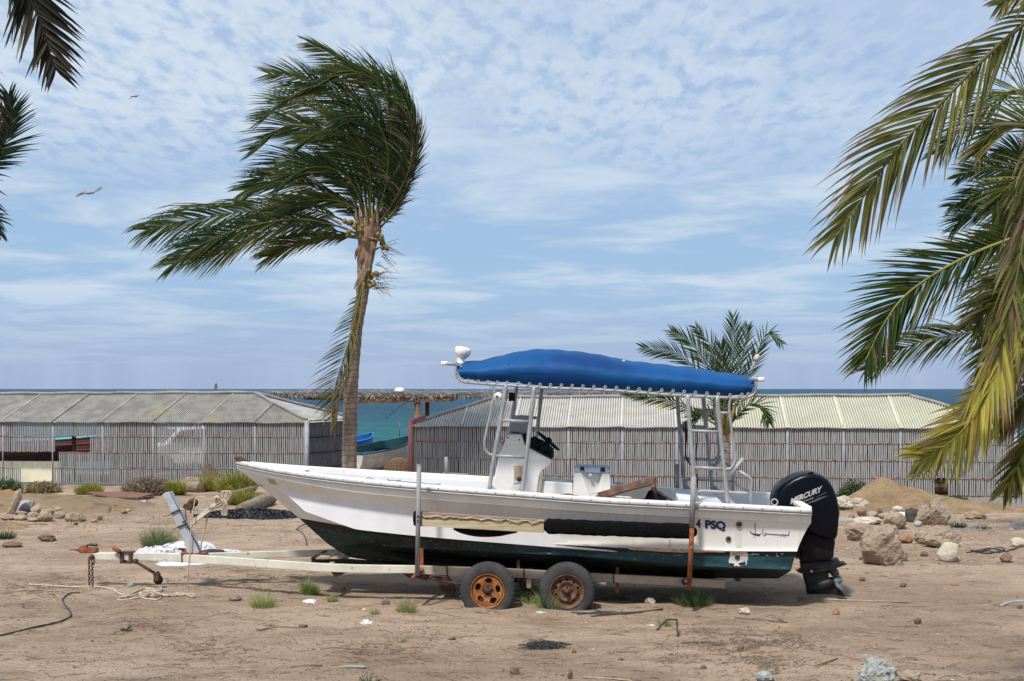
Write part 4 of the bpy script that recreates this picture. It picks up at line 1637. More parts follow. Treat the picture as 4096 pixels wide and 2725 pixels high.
RT = .0265
legsN = [([(545, 318), (520, 500), (470, 780), (432, 1030)], RT), ([(735, 335), (712, 560), (684, 800), (655, 1045)], RT),
         ([(1768, 385), (1783, 600), (1806, 880), (1826, 1118)], RT), ([(1966, 395), (1986, 600), (2014, 880), (2040, 1124)], RT)]
for pts, r_ in legsN:
    P = Bl(c4, pts, HB)
    tubepart('frame_leg', P, r_)
    tubepart('frame_leg', mirror(P), r_)
    for Q, sg in ((P, 1), (mirror(P), -1)):
        f = Q[-1]
        m = MB().box(f + Vector((0, 0, -.012)), (.16, .12, .012))
        m.build('foot_plate', MAT['alu'], boat)
        m = MB().prism([f + E1 * -.10 * (1 if pts[0][0] in (735, ) else -1), f + E1 * .0, f + Vector((0, 0, .10))], [f + E2 * .008 + E1 * -.10 * (1 if pts[0][0] in (735, ) else -1), f + E2 * .008, f + E2 * .008 + Vector((0, 0, .10))])
        m.build('gusset', MAT['alu'], boat)
bars = [([(520, 558), (695, 568)], .020), ([(480, 797), (668, 808)], .020), ([(1792, 628), (1978, 638)], .021), ([(1808, 876), (2008, 886)], .021), ([(1985, 508), (2048, 510)], .018)]
for pts, r_ in bars:
    P = Bl(c4, pts, HB)
    tubepart('cross_bar', P, r_, smooth=False)
    tubepart('cross_bar', mirror(P), r_, smooth=False)
g1 = Bl(c4, [(430, 316), (458, 335), (467, 380), (455, 450), (428, 570), (403, 690), (403, 745), (428, 782), (470, 797)], HB)
g2 = Bl(cR, [(1270, 252), (1120, 246), (1066, 275), (1046, 350), (1056, 500), (1085, 700), (1110, 880), (1110, 985), (1070, 1060), (1010, 1080)], HB)
for g in (g1, g2):
    tubepart('grab_rail', g, .0165)
    tubepart('grab_rail', mirror(g), .0165)
# canopy rails with upturned ends
railN = Bl(c4, [(213, 180), (207, 215), (212, 255), (235, 288), (290, 303), (430, 315), (545, 322), (780, 338), (1050, 348), (1260, 358), (1480, 375), (1700, 390), (1960, 403), (2110, 408), (2180, 402), (2218, 375), (2228, 330), (2226, 285)], HB)
tubepart('canopy_rail', railN, .0185)
tubepart('canopy_rail', mirror(railN), .0185)
eA = Bl(c4, [(125, 176), (222, 180)], HB)
tubepart('end_bar', eA, .024, smooth=False)
tubepart('end_bar', mirror(eA), .024, smooth=False)
eB = Bl(cR, [(1300, 45), (1418, 52)], HB)
tubepart('end_bar', eB, .026, smooth=False)
tubepart('end_bar', mirror(eB), .026, smooth=False)
for P in (railN[0], railN[-1], railN[6], railN[12]):
    tubepart('cross_tube', [P, P + E2 * (2 * HB)], .020, smooth=False)
for k, P in enumerate((eA[0], eB[1])):
    MB().lathe([(0, .03), (.026, .028), (.030, 0), (.028, -.05), (0, -.05)], P, (-1 if k == 0 else 1, 0, 0), 12).build('end_cap', MAT['white'], boat)

# canvas
topl = [(236, 167), (380, 156), (500, 127), (640, 97), (770, 82), (890, 86), (1070, 103), (1250, 133), (1370, 158), (1600, 184), (1800, 208), (2000, 238), (2196, 264)]
botl = [(246, 278), (300, 289), (430, 300), (500, 303), (560, 303), (780, 330), (1000, 340), (1200, 346), (1500, 361), (1740, 374), (1900, 385), (2060, 392), (2180, 386)]
rows = []
NC = 96
T_ = [Vector((a, b, 0)) for a, b in topl]
B_ = [Vector((a, b, 0)) for a, b in botl]
T_ = catmull(T_, 8)
B_ = catmull(B_, 8)
for i in range(NC + 1):
    s = i / NC
    t = T_[round(s * (len(T_) - 1))] if False else None
    xt = 236 + (2196 - 236) * s
    xb = 244 + (2188 - 244) * s

    def at(Pl, x):
        for a, b in zip(Pl, Pl[1:]):
            if x <= b.x:
                k_ = (x - a.x) / max(1e-6, b.x - a.x)
                return a.y + (b.y - a.y) * k_
        return Pl[-1].y
    yt = at(T_, xt)
    yb = at(B_, xb)
    crest = B(*c4(xt, yt), 0.28)
    lo_ = B(*c4(xb, yb), HB - .01)
    hi_ = lo_.copy()
    H = crest.z - lo_.z
    scal = .010 * abs(math.sin(s * 13.5 * PI)) if .02 < s < .98 else 0
    lo2 = lo_ + Vector((0, 0, scal))
    half = []
    fl = .5 + .5 * math.sin(s * PI)
    for b, k in ((HB - .02, 0), (HB + .025, .18), (HB + .045, .34), (HB + .035, .50), (HB - .05, .67), (.72, .83), (.46, .95), (.28, 1.0)):
        x_ = lo2.lerp(crest, k)
        p = lo2 + (crest - lo2).dot(E1) * E1 * k
        p = Vector((p.x, p.y, lo2.z + H * k)) + E2 * (HB - .01 - b)
        wr = .010 * noise.noise(Vector((s * 9, b * 3, 2))) * (1 if 0 < k < 1 else 0)
        p += Vector((0, 0, wr * .5)) - E2 * .009 * noise.noise(Vector((s * 7, k * 2.5, 7))) * (1 if 0 < k < .9 else 0)
        half.append((p, b))
    row = [p for p, b in half] + [half[-1][0] + E2 * .28 + Vector((0, 0, .004))] + [p + E2 * 2 * b for p, b in half[::-1]]
    rows.append(row)
m = MB().grid(rows)
m.add(rows[0], [tuple(range(len(rows[0])))])
m.add(rows[-1], [tuple(range(len(rows[0])))])
can = sharp(m.build('canopy', MAT['canvas'], boat), 60)
for x, y in ((563, 188), (752, 192), (1338, 160)):
    p = B(*c4(x, y), HB)
    m = MB().lathe([(0, .004), (.016, .004), (.018, 0)], B(*c4(x, y), HB + .004 if y > 170 else .5), -E2, 10)
    m.build('snap', MAT['black'] if y > 170 else MAT['litter_white'], can)
ring_m = MB()
ring_m.tube([Vector((math.cos(t) * .016, 0, math.sin(t) * .016)) for t in [PI * 2 * i / 12 for i in range(13)]], .0055, 6, cap=False)
ring_m = ring_m.mesh('eyelet', MAT['eyelet'])
ey = [(240, 190), (240, 243), (248, 283), (291, 290), (360, 296), (424, 299), (488, 302), (553, 304), (632, 308), (705, 313), (776, 318), (846, 320), (920, 322), (992, 326), (1064, 329), (1138, 332), (1214, 334), (1290, 338), (1369, 342), (1442, 348), (1517, 351), (1595, 355), (1671, 359), (1746, 365), (1822, 371), (1899, 376), (1976, 382), (2056, 388), (2134, 384), (2178, 378), (2188, 338), (2192, 278)]
for i, (x, y) in enumerate(ey):
    p = B(*c4(x, y), HB + .012)
    o = bpy.data.objects.new('eyelet', ring_m)
    col.objects.link(o)
    o.parent = boat
    o.location = p - boat.location
    if 1 < i < len(ey) - 2:
        q = B(*c4(x - 20 if i % 3 else x - 26, y + 22), HB + .022)
    elif i <= 1:
        q = B(*c4(x - 32, y - 4), HB + .022)
    else:
        q = B(*c4(x + 32, y - 4), HB + .022)
    MB().tube([p, q, q + E2 * .04], .0062, 6).build('lacing', MAT['rope_thin'], boat)
# radome and lights
A = [(212, 162), (222, 125), (264, 128), (270, 162)]
cc_ = B(*c4(241, 165), .55)
rb = MB()
rb.lathe([(.062, 0), (.050, .03), (.048, .09), (.06, .13)], cc_ + Vector((0, 0, -.03)), (0, 0, 1), 20)
rb.build('radome_foot', MAT['white'], boat)
hub = B(*c4(253, 105), .55)
axis = Vector((.22, 0, 1)).normalized()
MB().lathe([(0, -.075), (.045, -.07), (.085, -.03), (.102, .0), (.104, .045), (.095, .065), (.05, .078), (0, .08)], hub + Vector((0, 0, .0)), axis, 28).build('radome', MAT['white'], boat)
lp = B(*c4(494, 398), HB)
MB().lathe([(0, -.05), (.035, -.05), (.05, -.02), (.052, .01), (.035, .035), (0, .04)], lp, (.1, -1, 0), 18).build('side_light', MAT['white'], boat)
MB().lathe([(0, .03), (.018, .03), (.020, .02)], lp + Vector((-.02, -.02, 0)), (.1, -1, 0), 12).build('light_lens', MAT['grey_prop'], boat)
P = Bl(c4, [(468, 415), (545, 432)], HB)
MB().beam(P[0], P[1], .05, .02).build('light_bracket', MAT['alu'], boat)
A = Bl(c4, [(563, 372), (604, 372), (604, 428), (563, 430)], -.6)
bevel(MB().prism(A, [p + E2 * .1 for p in A]).build('speaker', MAT['black'], boat), .01)
# aerial at the stern end of the canopy
P = [B(*c4(2180, 250), .6), B(*c4(2232, 140), .6)]
MB().tube(P, [.012, .012], 8).build('aerial', MAT['rail'], boat)
MB().lathe([(0, -.04), (.028, -.035), (.034, 0), (.02, .05), (0, .05)], P[1], P[1] - P[0], 12).build('aerial_tip', MAT['dirt_tan'], boat)

# stern rails and rod holder
for side in (0, 1):
    def sp(pts, b=.93):
        P = Bl(cR, pts, b)
        return P if side == 0 else [p + E2 * (2 * b) for p in P]
    tubepart('stern_rail', sp([(668, 1450), (668, 1370), (690, 1338), (760, 1325), (1000, 1338), (1270, 1352)]), .019)
    tubepart('stern_rail', sp([(1288, 1480), (1292, 1350), (1300, 1195), (1260, 1160), (1150, 1092)]), .021, smooth=False)
P = Bl(cR, [(1270, 1335), (1100, 1220), (1098, 1400)], .3)
tubepart('stern_brace', P[:2], .018, smooth=False)
P = Bl(cR, [(1036, 1178), (1208, 948)], .95)
m = MB().tube(P, .027, 14)
m.build('rod_holder', MAT['alu'], boat)
tubepart('rod_holder', [p + E2 * 1.9 + E1 * .0 for p in P], .027, smooth=False)
P = Bl(cR, [(455, 1018), (455, 1290)], -.95)
tubepart('rod_holder', P, .03, smooth=False)
P = Bl(cR, [(548, 560), (552, 750), (548, 900), (580, 990), (650, 1080), (680, 1190), (672, 1330)], -.9)
tubepart('cable', P, .010, 'black')
P = Bl(cR, [(640, 560), (680, 700), (672, 900), (668, 1180)], -.85)
tubepart('cable', P, .006, 'black')
P = Bl(c4, [(142, 805), (148, 925)], -.98)
tubepart('rod_holder', P, .027, 'pvc', smooth=False)
P = Bl(c4, [(120, 915), (200, 918), (300, 925)], -.98)
tubepart('bow_rail', P, .012, 'pvc')

# thin lines lying on the fore deck
for pts in ([(1270, 430), (1400, 445), (1560, 455), (1690, 462)], [(1090, 428), (1130, 415), (1180, 432), (1150, 435)], [(1275, 425), (1290, 440), (1380, 432)]):
    tubepart('deck_line', Bl(c1, pts, .70), .006, 'pvc')

# ---------------------------------------------------------------- outboard
ob_ = MB()
cowl = [(240, 500), (234, 440), (238, 380), (262, 295), (330, 225), (440, 155), (530, 115), (600, 96), (680, 92), (780, 120), (865, 172), (925, 265), (965, 370), (990, 480), (1000, 570), (990, 640), (985, 720), (972, 830), (940, 880), (760, 850), (640, 800), (560, 640), (400, 560)]
O = Bl(cM, cowl, 0)
st = []
for k in range(13):
    a = -PI / 2 + PI * k / 12
    st.append((E2 * (.27 * math.sin(a)), .80 + .20 * math.cos(a) ** .6 if abs(math.cos(a)) > 1e-4 else .80))
mot = ob_.pillow(O, st).build('outboard_motor', MAT['black_gloss'], boat)
A = Bl(cM, [(470, 520), (640, 540), (760, 560), (940, 780), (955, 900), (940, 1000), (938, 1062), (900, 1100), (640, 1130), (590, 1130), (556, 1105), (570, 1000), (600, 890), (650, 740)], 0)
st = [(E2 * (.15 * a), q) for a, q in ((-1, .86), (-.85, .97), (0, 1), (.85, .97), (1, .86))]
MB().pillow(A, st).build('midsection', MAT['black'], mot)
# swirl of the cowl side
swe = [(415, 500), (405, 420), (415, 330), (470, 250), (560, 180), (650, 130), (720, 112)]
MB().tube(catmull([B(*cM(*p), .245 - .04 * i / 6) for i, p in enumerate(swe)], 6), .012, 8).build('cowl_crease', MAT['black_gloss'], mot)
MB().lathe([(.045, 0), (.05, .01), (.035, .012), (.03, 0)], B(*cM(278, 455), .27), -E2, 16).build('badge_ring', MAT['silver'], mot)
A = Bl(cM, [(560, 1125), (930, 1105), (1000, 1085), (1025, 1125), (1082, 1142), (905, 1202), (720, 1240), (600, 1245), (525, 1240), (575, 1200)], 0)
st = [(E2 * (.09 * a), q) for a, q in ((-1, .9), (0, 1), (1, .9))]
bevel(MB().pillow(A, st).build('apron', MAT['leg_black'], mot), .004)
A = Bl(cM, [(900, 1190), (1082, 1138), (1080, 1150), (910, 1207)], 0)
MB().prism([p - E2 * .13 for p in A], [p + E2 * .13 for p in A]).build('cavitation_plate', MAT['leg_black'], mot)
A = Bl(cM, [(528, 1236), (640, 1222), (830, 1206), (905, 1198), (905, 1208), (700, 1246), (560, 1250)], 0)
MB().prism([p - E2 * .12 for p in A], [p + E2 * .12 for p in A]).build('lower_plate', MAT['leg_black'], mot)
MB().lathe([(0, .01), (.018, .008), (.018, 0)], B(*cM(700, 1240), .125), -E2, 10).build('bolt_head', MAT['silver'], mot)
A = Bl(cM, [(590, 1245), (905, 1205), (893, 1330), (900, 1400), (840, 1470), (660, 1500), (645, 1480), (640, 1430), (610, 1330)], 0)
st = [(E2 * (.055 * a), q) for a, q in ((-1, .75), (-.6, .93), (0, 1), (.6, .93), (1, .75))]
MB().pillow(A, st).build('gearcase_leg', MAT['leg_black'], mot)
p0, p1 = B(*cM(640, 1470), 0), B(*cM(960, 1350), 0)
P = [p0.lerp(p1, k) for k in (0, .08, .25, .5, .8, 1.0)]
MB().tube(P, [.012, .05, .075, .082, .075, .055], 18).build('gearcase', MAT['leg_black'], mot)
A = Bl(cM, [(640, 1450), (700, 1440), (930, 1400), (1000, 1420), (1092, 1528), (1000, 1512), (850, 1498), (650, 1503)], 0)
MB().prism([p - E2 * .018 for p in A], [p + E2 * .018 for p in A]).build('skeg', MAT['leg_black'], mot)
hubp = B(*cM(985, 1345), 0)
pax = (p1 - p0).normalized()
MB().lathe([(.05, -.04), (.058, .02), (.05, .10), (.035, .12), (0, .12)], hubp - pax * .05, pax, 18).build('propeller_hub', MAT['grey_prop'], mot)
u_ = pax.orthogonal().normalized()
w_ = pax.cross(u_)
for k in range(3):
    a = 2 * PI * k / 3 + .9
    d = u_ * math.cos(a) + w_ * math.sin(a)
    s_ = pax.cross(d)
    A = []
    for (r_, t_) in ((.04, -.03), (.10, -.085), (.165, -.09), (.195, -.04), (.195, .04), (.16, .09), (.10, .085), (.04, .03)):
        A.append(hubp + d * r_ + s_ * t_ + pax * (t_ * .55))
    MB().prism(A, [p + pax * .008 for p in A], 0, True).build('propeller_blade', MAT['grey_prop'], mot)
# bracket to the transom
A = Bl(cM, [(470, 540), (660, 560), (640, 700), (600, 880), (560, 1010), (520, 1090), (500, 900), (560, 700)], 0)
MB().prism([p - E2 * .12 for p in A], [p + E2 * .12 for p in A]).build('clamp_bracket', MAT['black'], mot)
MB().tube([B(*cM(590, 930), .13), B(*cM(640, 1080), .13)], .016, 8).build('trim_ram', MAT['leg_black'], mot)
A = Bl(cM, [(545, 1000), (560, 1000), (568, 1040), (545, 1075), (537, 1060)], .1)
MB().prism(A, [p + E2 * .01 for p in A]).build('anode', MAT['wood'], mot)
# lettering on the cowl
me_c = mot.data
off_c = Vector(boat.location) + Vector(mot.location)
cb = BVHTree.FromPolygons([tuple(v.co) for v in me_c.vertices], [tuple(p.vertices) for p in me_c.polygons])


def on_cowl(X, Y, off=.004):
    d = (S(X, Y, 10) - EYE).normalized()
    h = cb.ray_cast(EYE, d)
    if h[0] is None:
        return B(X, Y, .27)
    n = h[1] if h[1].dot(d) < 0 else -h[1]
    return h[0] + n * off


def cowl_text(x0, y0, x1, y1, ux, uy):
    return lambda u, v: on_cowl(*cM(x0 + (x1 - x0) * u + ux * v, y0 + (y1 - y0) * u + uy * v))


lettering('MERCURY', cowl_text(458, 476, 822, 325, 4, -62), MAT['silver'], 'lettering', mot, bold=.045, shear=.12, spacing=.98)
lettering('FOURSTROKE', cowl_text(500, 495, 722, 412, 2, -18), MAT['silver'], 'lettering', mot, bold=.01, shear=.15)


def cowl_stripe(pts, nm='stripe'):
    P = [on_cowl(*cM(*p), .0035) for p in pts]
    return MB().add(P, [(0, 1, 2, 3)]).build(nm, simple('dim_grey_stripe', (.10, .10, .105), (.08, .08, .085), 5, .5, 0), mot)


cowl_stripe([(722, 410), (800, 378), (878, 340), (860, 340)])
cowl_stripe([(560, 500), (740, 450), (892, 378), (800, 398)])

# ================================================================ trailer
tr = thing('boat_trailer', 'cream two-axle boat trailer with rusty wheels, coupling raised on a jockey wheel', 'trailer', (-3, 15.4, 0))


def side_beam(name, top, bot, b0, b1, w, mat):
    """beam drawn by its top and bottom edge, thickness w away from the viewer"""
    n = len(top)
    A = [B(*top[i], lerp(b0, b1, i / (n - 1))) for i in range(n)]
    C = [B(*bot[i], lerp(b0, b1, i / (n - 1))) for i in range(n)]
    m = MB()
    rows = [[A[i], C[i], C[i] + E2 * w, A[i] + E2 * w] for i in range(n)]
    m.grid(rows, 0, False, True)
    m.add(rows[0], [(0, 1, 2, 3)])
    m.add(rows[-1], [(3, 2, 1, 0)])
    return bevel(m.build(name, MAT[mat], tr), .006)


side_beam('drawbar', [c3(405, 737), c3(760, 738), c3(1330, 745)], [c3(405, 800), c3(760, 806), c3(1330, 822)], .045, .045, .09, 'trailer')
side_beam('frame_arm', [c3(1245, 748), c1(770, 1090)], [c3(1245, 822), c1(770, 1152)], .05, .72, .06, 'trailer')
side_beam('frame_arm', [c3(1400, 742), c1(890, 975)], [c3(1400, 800), c1(890, 1030)], .0, -.66, .06, 'trailer')
side_beam('frame_beam', [c1(740, 1088), c1(1000, 1098), c1(1500, 1105)], [c1(740, 1150), c1(1000, 1160), c1(1500, 1165)], .72, .76, .06, 'trailer')
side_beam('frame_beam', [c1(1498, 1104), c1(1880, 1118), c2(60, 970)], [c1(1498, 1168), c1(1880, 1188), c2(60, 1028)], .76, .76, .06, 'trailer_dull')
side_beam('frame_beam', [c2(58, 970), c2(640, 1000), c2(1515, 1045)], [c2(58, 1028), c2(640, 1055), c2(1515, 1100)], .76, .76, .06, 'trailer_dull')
zb = B(*c2(700, 1030), .73).z
far0 = B(*c1(890, 1002), -.66)
far1 = B(*c2(1515, 1072), .73) + E2 * 1.46
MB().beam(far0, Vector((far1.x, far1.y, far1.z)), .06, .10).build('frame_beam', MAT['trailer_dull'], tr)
# cross members
for X, Y in (c1(800, 1125), c2(200, 1000), c2(1450, 1070)):
    a = B(X, Y, .72)
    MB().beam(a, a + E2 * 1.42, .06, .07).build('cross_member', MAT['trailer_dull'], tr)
# U bolts on the beam
for cc, x, y0, y1 in ((c1, 1740, 1105, 1180), (c2, 160, 975, 1036), (c2, 764, 1000, 1060), (c3, 1242, 742, 825), (c3, 1330, 742, 825)):
    b = .785 if cc is not c3 else .06
    MB().tube([B(*cc(x, y0), b - .04), B(*cc(x, y0), b), B(*cc(x + 2, y1), b), B(*cc(x + 2, y1), b - .04)], .008, 6).build('u_bolt', MAT['rust_dark'], tr)
# pads and stub posts holding the bunks
for cc, x, y0, y1, w_ in ((c2, 122, 910, 1048, 20), (c2, 790, 962, 1130, 22), (c1, 1540, 970, 1110, 28), (c1, 2298, 1062, 1205, 22)):
    A = Bl(cc, [(x - w_ / 2, y0), (x + w_ / 2, y0), (x + w_ / 2, y1), (x - w_ / 2, y1)], .70)
    for e in (0, 1.36):
        MB().prism([p + E2 * e for p in A], [p + E2 * (e + .05) for p in A]).build('bunk_post', MAT['rust'], tr)
# bunks lie just under the hull
for sgn in (1, -1):
    P = []
    for xv in (900, 1150, 1450, 1640):
        p = B(xv * VS, poly(CH, (xv - 753) / (1821 - 753))[1] * VS, .66)
        ke = poly(KE, max(0, (xv - 806) / (1790 - 806)))
        ch = poly(CH, (xv - 753) / (1821 - 753))
        zc_ = B(ch[0] * VS, ch[1] * VS, ch[2]).z
        zk_ = B(ke[0] * VS, ke[1] * VS, 0).z
        z = lerp(zk_, zc_, .45 / max(.46, ch[2])) - .075
        q = B(xv * VS, 1300 * VS, .45)
        q.z = z
        if sgn < 0:
            q = q + E2 * .90
        P.append(q)
    for a, e in zip(P, P[1:]):
        MB().beam(a, e, .12, .07).build('bunk', MAT['pad'], tr)
    for k in (1, 2):
        g = P[k]
        MB().beam(Vector((g.x, g.y, g.z - .02)), Vector((g.x, g.y, zb - .03)), .06, .05, 0, Vector((1, 0, 0))).build('bunk_post', MAT['rust_dark'], tr)
# keel rollers near the front
A = Bl(c1, [(675, 1040), (700, 1038), (705, 1080), (678, 1075)], .35)
MB().prism(A, [p + E2 * .7 for p in A]).build('front_roller', MAT['black'], tr)
A = Bl(c1, [(700, 1045), (820, 1040), (810, 1052), (700, 1062)], .3)
MB().prism(A, [p + E2 * .5 for p in A]).build('roller_board', MAT['twig_pale'], tr)
MB().tube(Bl(c1, [(725, 1030), (740, 1014), (820, 1020), (840, 1032)], .3), .01, 6).build('roller_bracket', MAT['rust_dark'], tr)
A = Bl(c1, [(700, 1062), (960, 1060), (1500, 1100), (1500, 1112), (700, 1078)], .4)
MB().prism(A, [p + E2 * .12 for p in A]).build('keel_bunk', MAT['pad'], tr)
A = Bl(c1, [(830, 1158), (945, 1160), (915, 1178), (880, 1182), (878, 1197), (848, 1195), (848, 1175)], .70)
MB().prism(A, [p + E2 * .04 for p in A]).build('lamp_bracket', MAT['rust_dark'], tr)

# ---------------------------------------------------------------- wheels


def wheel(cx, cy, b_face, rim_mat, kind, R0=.345, seed=0):
    c = B(cx, cy, b_face)
    w = thing_part = bpy.data.objects.new('wheel', None)
    w.empty_display_size = .2
    col.objects.link(w)
    w.parent = tr
    w.location = c - Vector(tr.location)
    gz = c.z - .30 + .0
    W_ = .195
    prof = [(.205, .02), (.215, .004), (.235, -.004), (.27, -.004), (.305, .004), (.328, .022), (.340, .045), (.345, .075), (.345, W_ - .075), (.340, W_ - .045), (.328, W_ - .022), (.30, W_), (.24, W_), (.205, W_ - .02)]
    m = MB()
    n = 120
    vs, fs = [], []
    u = Vector((0, 0, 1))
    s = E1
    floor = gh(c.x, c.y) - .012
    for i in range(n):
        a = 2 * PI * i / n
        d = s * math.cos(a) + u * math.sin(a)
        for k, (r_, h) in enumerate(prof):
            rr_ = r_ * R0 / .345
            if k in (5, 6) and i % 3 == 0:
                rr_ -= .009
            if k in (7, 8) and i % 3 == 0:
                rr_ -= .007
            p = c + d * rr_ + E2 * (h - .0)
            if p.z < floor + .02:
                over = (floor + .02 - p.z)
                p.z = floor + .02 - over * .15
                if h < W_ / 2:
                    p -= E2 * over * .35
                p += s * math.copysign(over * .28, math.cos(a))
            vs.append(p)
    k = len(prof)
    for i in range(n):
        j = (i + 1) % n
        for q in range(k - 1):
            fs.append((i * k + q, j * k + q, j * k + q + 1, i * k + q + 1))
    m.add(vs, fs, 0, True)
    o = m.build('tyre', MAT['tyre'], w)
    sharp(o, 30)
    # raised sidewall rings
    m = MB()
    for rad in (.262, .312):
        m.tube([c + (s * math.cos(t) + u * math.sin(t)) * rad * R0 / .345 - E2 * .003 for t in [2 * PI * i / 60 for i in range(61)]], .0025, 4, cap=False)
    if R0 > 1:
        m.build('sidewall_ring', MAT['tyre'], w)
    # rim: barrel, flange and a disc with openings
    m = MB()
    m.lathe([(.197, .045), (.205, .012), (.211, .0), (.206, -.004), (.197, .004), (.188, .03), (.176, .055), (.172, .11), (.172, .17)], c, E2, 64)
    disc = MB()
    nr, na = 20, 180
    r0, r1 = .045, .180

    def dz(r_):
        if kind == 'open':
            return .018 + .030 * max(0, (.135 - r_) / .09) ** 1.2 - .0 * r_
        return .062 - .030 * math.exp(-((r_ - .115) / .03) ** 2)

    def hole(r_, a):
        if kind == 'open':
            k_ = 5
            ph = (a / (2 * PI) * k_ + .32) % 1 - .5
            return ((ph * 2 * PI / k_ * .128) / .045) ** 2 + ((r_ - .128) / .031) ** 2 < 1
        k_ = 10
        ph = (a / (2 * PI) * k_) % 1 - .5
        return ((ph * 2 * PI / k_ * .137) / .015) ** 2 + ((r_ - .137) / .015) ** 2 < 1
    V_, F_ = [], []
    for i in range(nr + 1):
        r_ = r0 + (r1 - r0) * i / nr
        for j in range(na):
            a = 2 * PI * j / na
            V_.append(c + (s * math.cos(a) + u * math.sin(a)) * r_ + E2 * dz(r_))
    for i in range(nr):
        for j in range(na):
            if hole(r0 + (r1 - r0) * (i + .5) / nr, 2 * PI * (j + .5) / na):
                continue
            q = (j + 1) % na
            F_.append((i * na + j, i * na + q, (i + 1) * na + q, (i + 1) * na + j))
    disc.add(V_, F_, 0, True)
    disc.v += m.v
    o_ = len(V_)
    disc.f += [tuple(i + o_ for i in f) for f in m.f]
    disc.m += m.m
    disc.sm += m.sm
    ro = disc.build('rim', MAT[rim_mat], w, fix=True)
    m = MB().lathe([(0, -.005), (.030, -.002), (.036, .015), (.040, .03), (.062, .036), (.066, .05), (.05, .06)] if kind == 'open' else [(0, -.045), (.026, -.04), (.030, .0), (.032, .035), (.055, .045), (.06, .07)], c + E2 * .01, E2, 24)
    m.build('hub', MAT['rust_dark'], w)
    for j in range(5):
        a = 2 * PI * (j + .3) / 5
        q = c + (s * math.cos(a) + u * math.sin(a)) * .062 + E2 * (.03 if kind == 'open' else .05)
        MB().lathe([(0, -.018), (.010, -.016), (.011, .01)], q, E2, 8).build('wheel_nut', MAT['rust_dark'], w)
    MB().lathe([(0, .12), (.17, .12)], c, E2, 30).build('brake_drum', MAT['rust_dark'], w)
    return w


bw = 1.14
wheel(*cW(607, 590), bw, 'rust_rim', 'open')
wheel(*cW(1742, 598), bw, 'rim_brown', 'closed')
# far side wheels, only glimpsed below the hull
for cc in (cW(607, 575), cW(1742, 580)):
    q = B(*cc, bw) + E2 * (2 * bw - .20)
    m = MB().lathe([(0, .05), (.2, .05), (.22, 0), (.30, .0), (.34, .05), (.34, .15), (.30, .195), (.2, .195)], q, E2, 40)
    m.build('tyre', MAT['tyre'], tr)
    MB().tube([B(*cc, bw - .2) + Vector((0, 0, -.02)), q], .03, 8).build('axle', MAT['rust_dark'], tr)
# springs and hangers
m = MB()
for k, (x0, x1, z) in enumerate(((60, 420, 0), (90, 390, 10), (130, 350, 20))):
    pass
spr = Bl(c1, [(1600, 1190), (1700, 1225), (1960, 1255), (2180, 1235)], .80)
MB().tube(catmull(spr, 6), .016, 6).build('leaf_spring', MAT['rust_dark'], tr)
A = Bl(c1, [(1670, 1190), (1740, 1190), (1815, 1300), (1790, 1330), (1700, 1310), (1670, 1250)], .55)
MB().prism(A, [p + E2 * .12 for p in A]).build('spring_hanger', MAT['rust_dark'], tr)
A = Bl(c1, [(1395, 1165), (1560, 1168), (1620, 1190), (1700, 1195), (1700, 1210), (1600, 1222), (1440, 1200)], .72)
MB().prism(A, [p + E2 * .05 for p in A]).build('spring_hanger', MAT['rust_dark'], tr)
A = Bl(c2, [(178, 1035), (210, 1035), (207, 1098), (180, 1098)], .78)
MB().prism(A, [p + E2 * .05 for p in A]).build('spring_hanger', MAT['trailer_dull'], tr)
A = Bl(cW, [(1065, 412), (1160, 412), (1150, 560), (1230, 600), (1290, 620), (1290, 650), (1180, 640), (1060, 560)], .6)
MB().prism(A, [p + E2 * .10 for p in A]).build('spring_hanger', MAT['rust_dark'], tr)
MB().tube(Bl(cW, [(2165, 470), (2225, 478), (2290, 482)], .78), .012, 6).build('grease_pipe', MAT['galv'], tr)
MB().lathe([(0, .04), (.022, .04), (.022, -.03), (0, -.03)], B(*cW(2255, 482), .79), E1, 10).build('grease_cup', MAT['dirt_tan'], tr)

# ---------------------------------------------------------------- guide posts with the padded bar
gp = 1.235
P = Bl(c1, [(1522, 312), (1507, 1178)], gp)
MB().tube(P, .0285, 16).build('guide_post', MAT['pvc'], tr)
MB().tube([P[0] + Vector((0, 0, 0)), P[0] + Vector((0, 0, .006))], .031, 16).build('post_cap', MAT['alu'], tr)
a = B(*c1(1520, 1150), .78)
MB().tube([a, a - E2 * .47], .022, 10).build('post_bracket', MAT['rust'], tr)
MB().lathe([(0, .02), (.035, .02), (.04, -.02), (0, -.03)], B(*c1(1535, 1140), .80), E2, 12).build('bolt_boss', MAT['rust'], tr)
P = Bl(c2, [(1305, 348), (1292, 690)], gp)
MB().tube(P, .033, 16).build('guide_post', MAT['pvc'], tr)
P2_ = Bl(c2, [(1294, 670), (1288, 800), (1272, 1108)], gp)
MB().tube(P2_, .029, 16).build('guide_post', MAT['rust'], tr)
a = B(*c2(1245, 1055), .78)
MB().tube([a, B(*c2(1268, 1056), gp)], .022, 10).build('post_bracket', MAT['rust'], tr)
MB().lathe([(0, .03), (.035, .03), (.04, -.02), (0, -.03)], B(*c2(1243, 1056), .80), E2, 12).build('bolt_boss', MAT['rust_dark'], tr)
for q in ((1512, 716), (1512, 752)):
    MB().lathe([(0, .012), (.012, .01), (.013, 0)], B(*c1(*q), gp + .028), -E2, 8).build('bolt_head', MAT['leg_black'], tr)


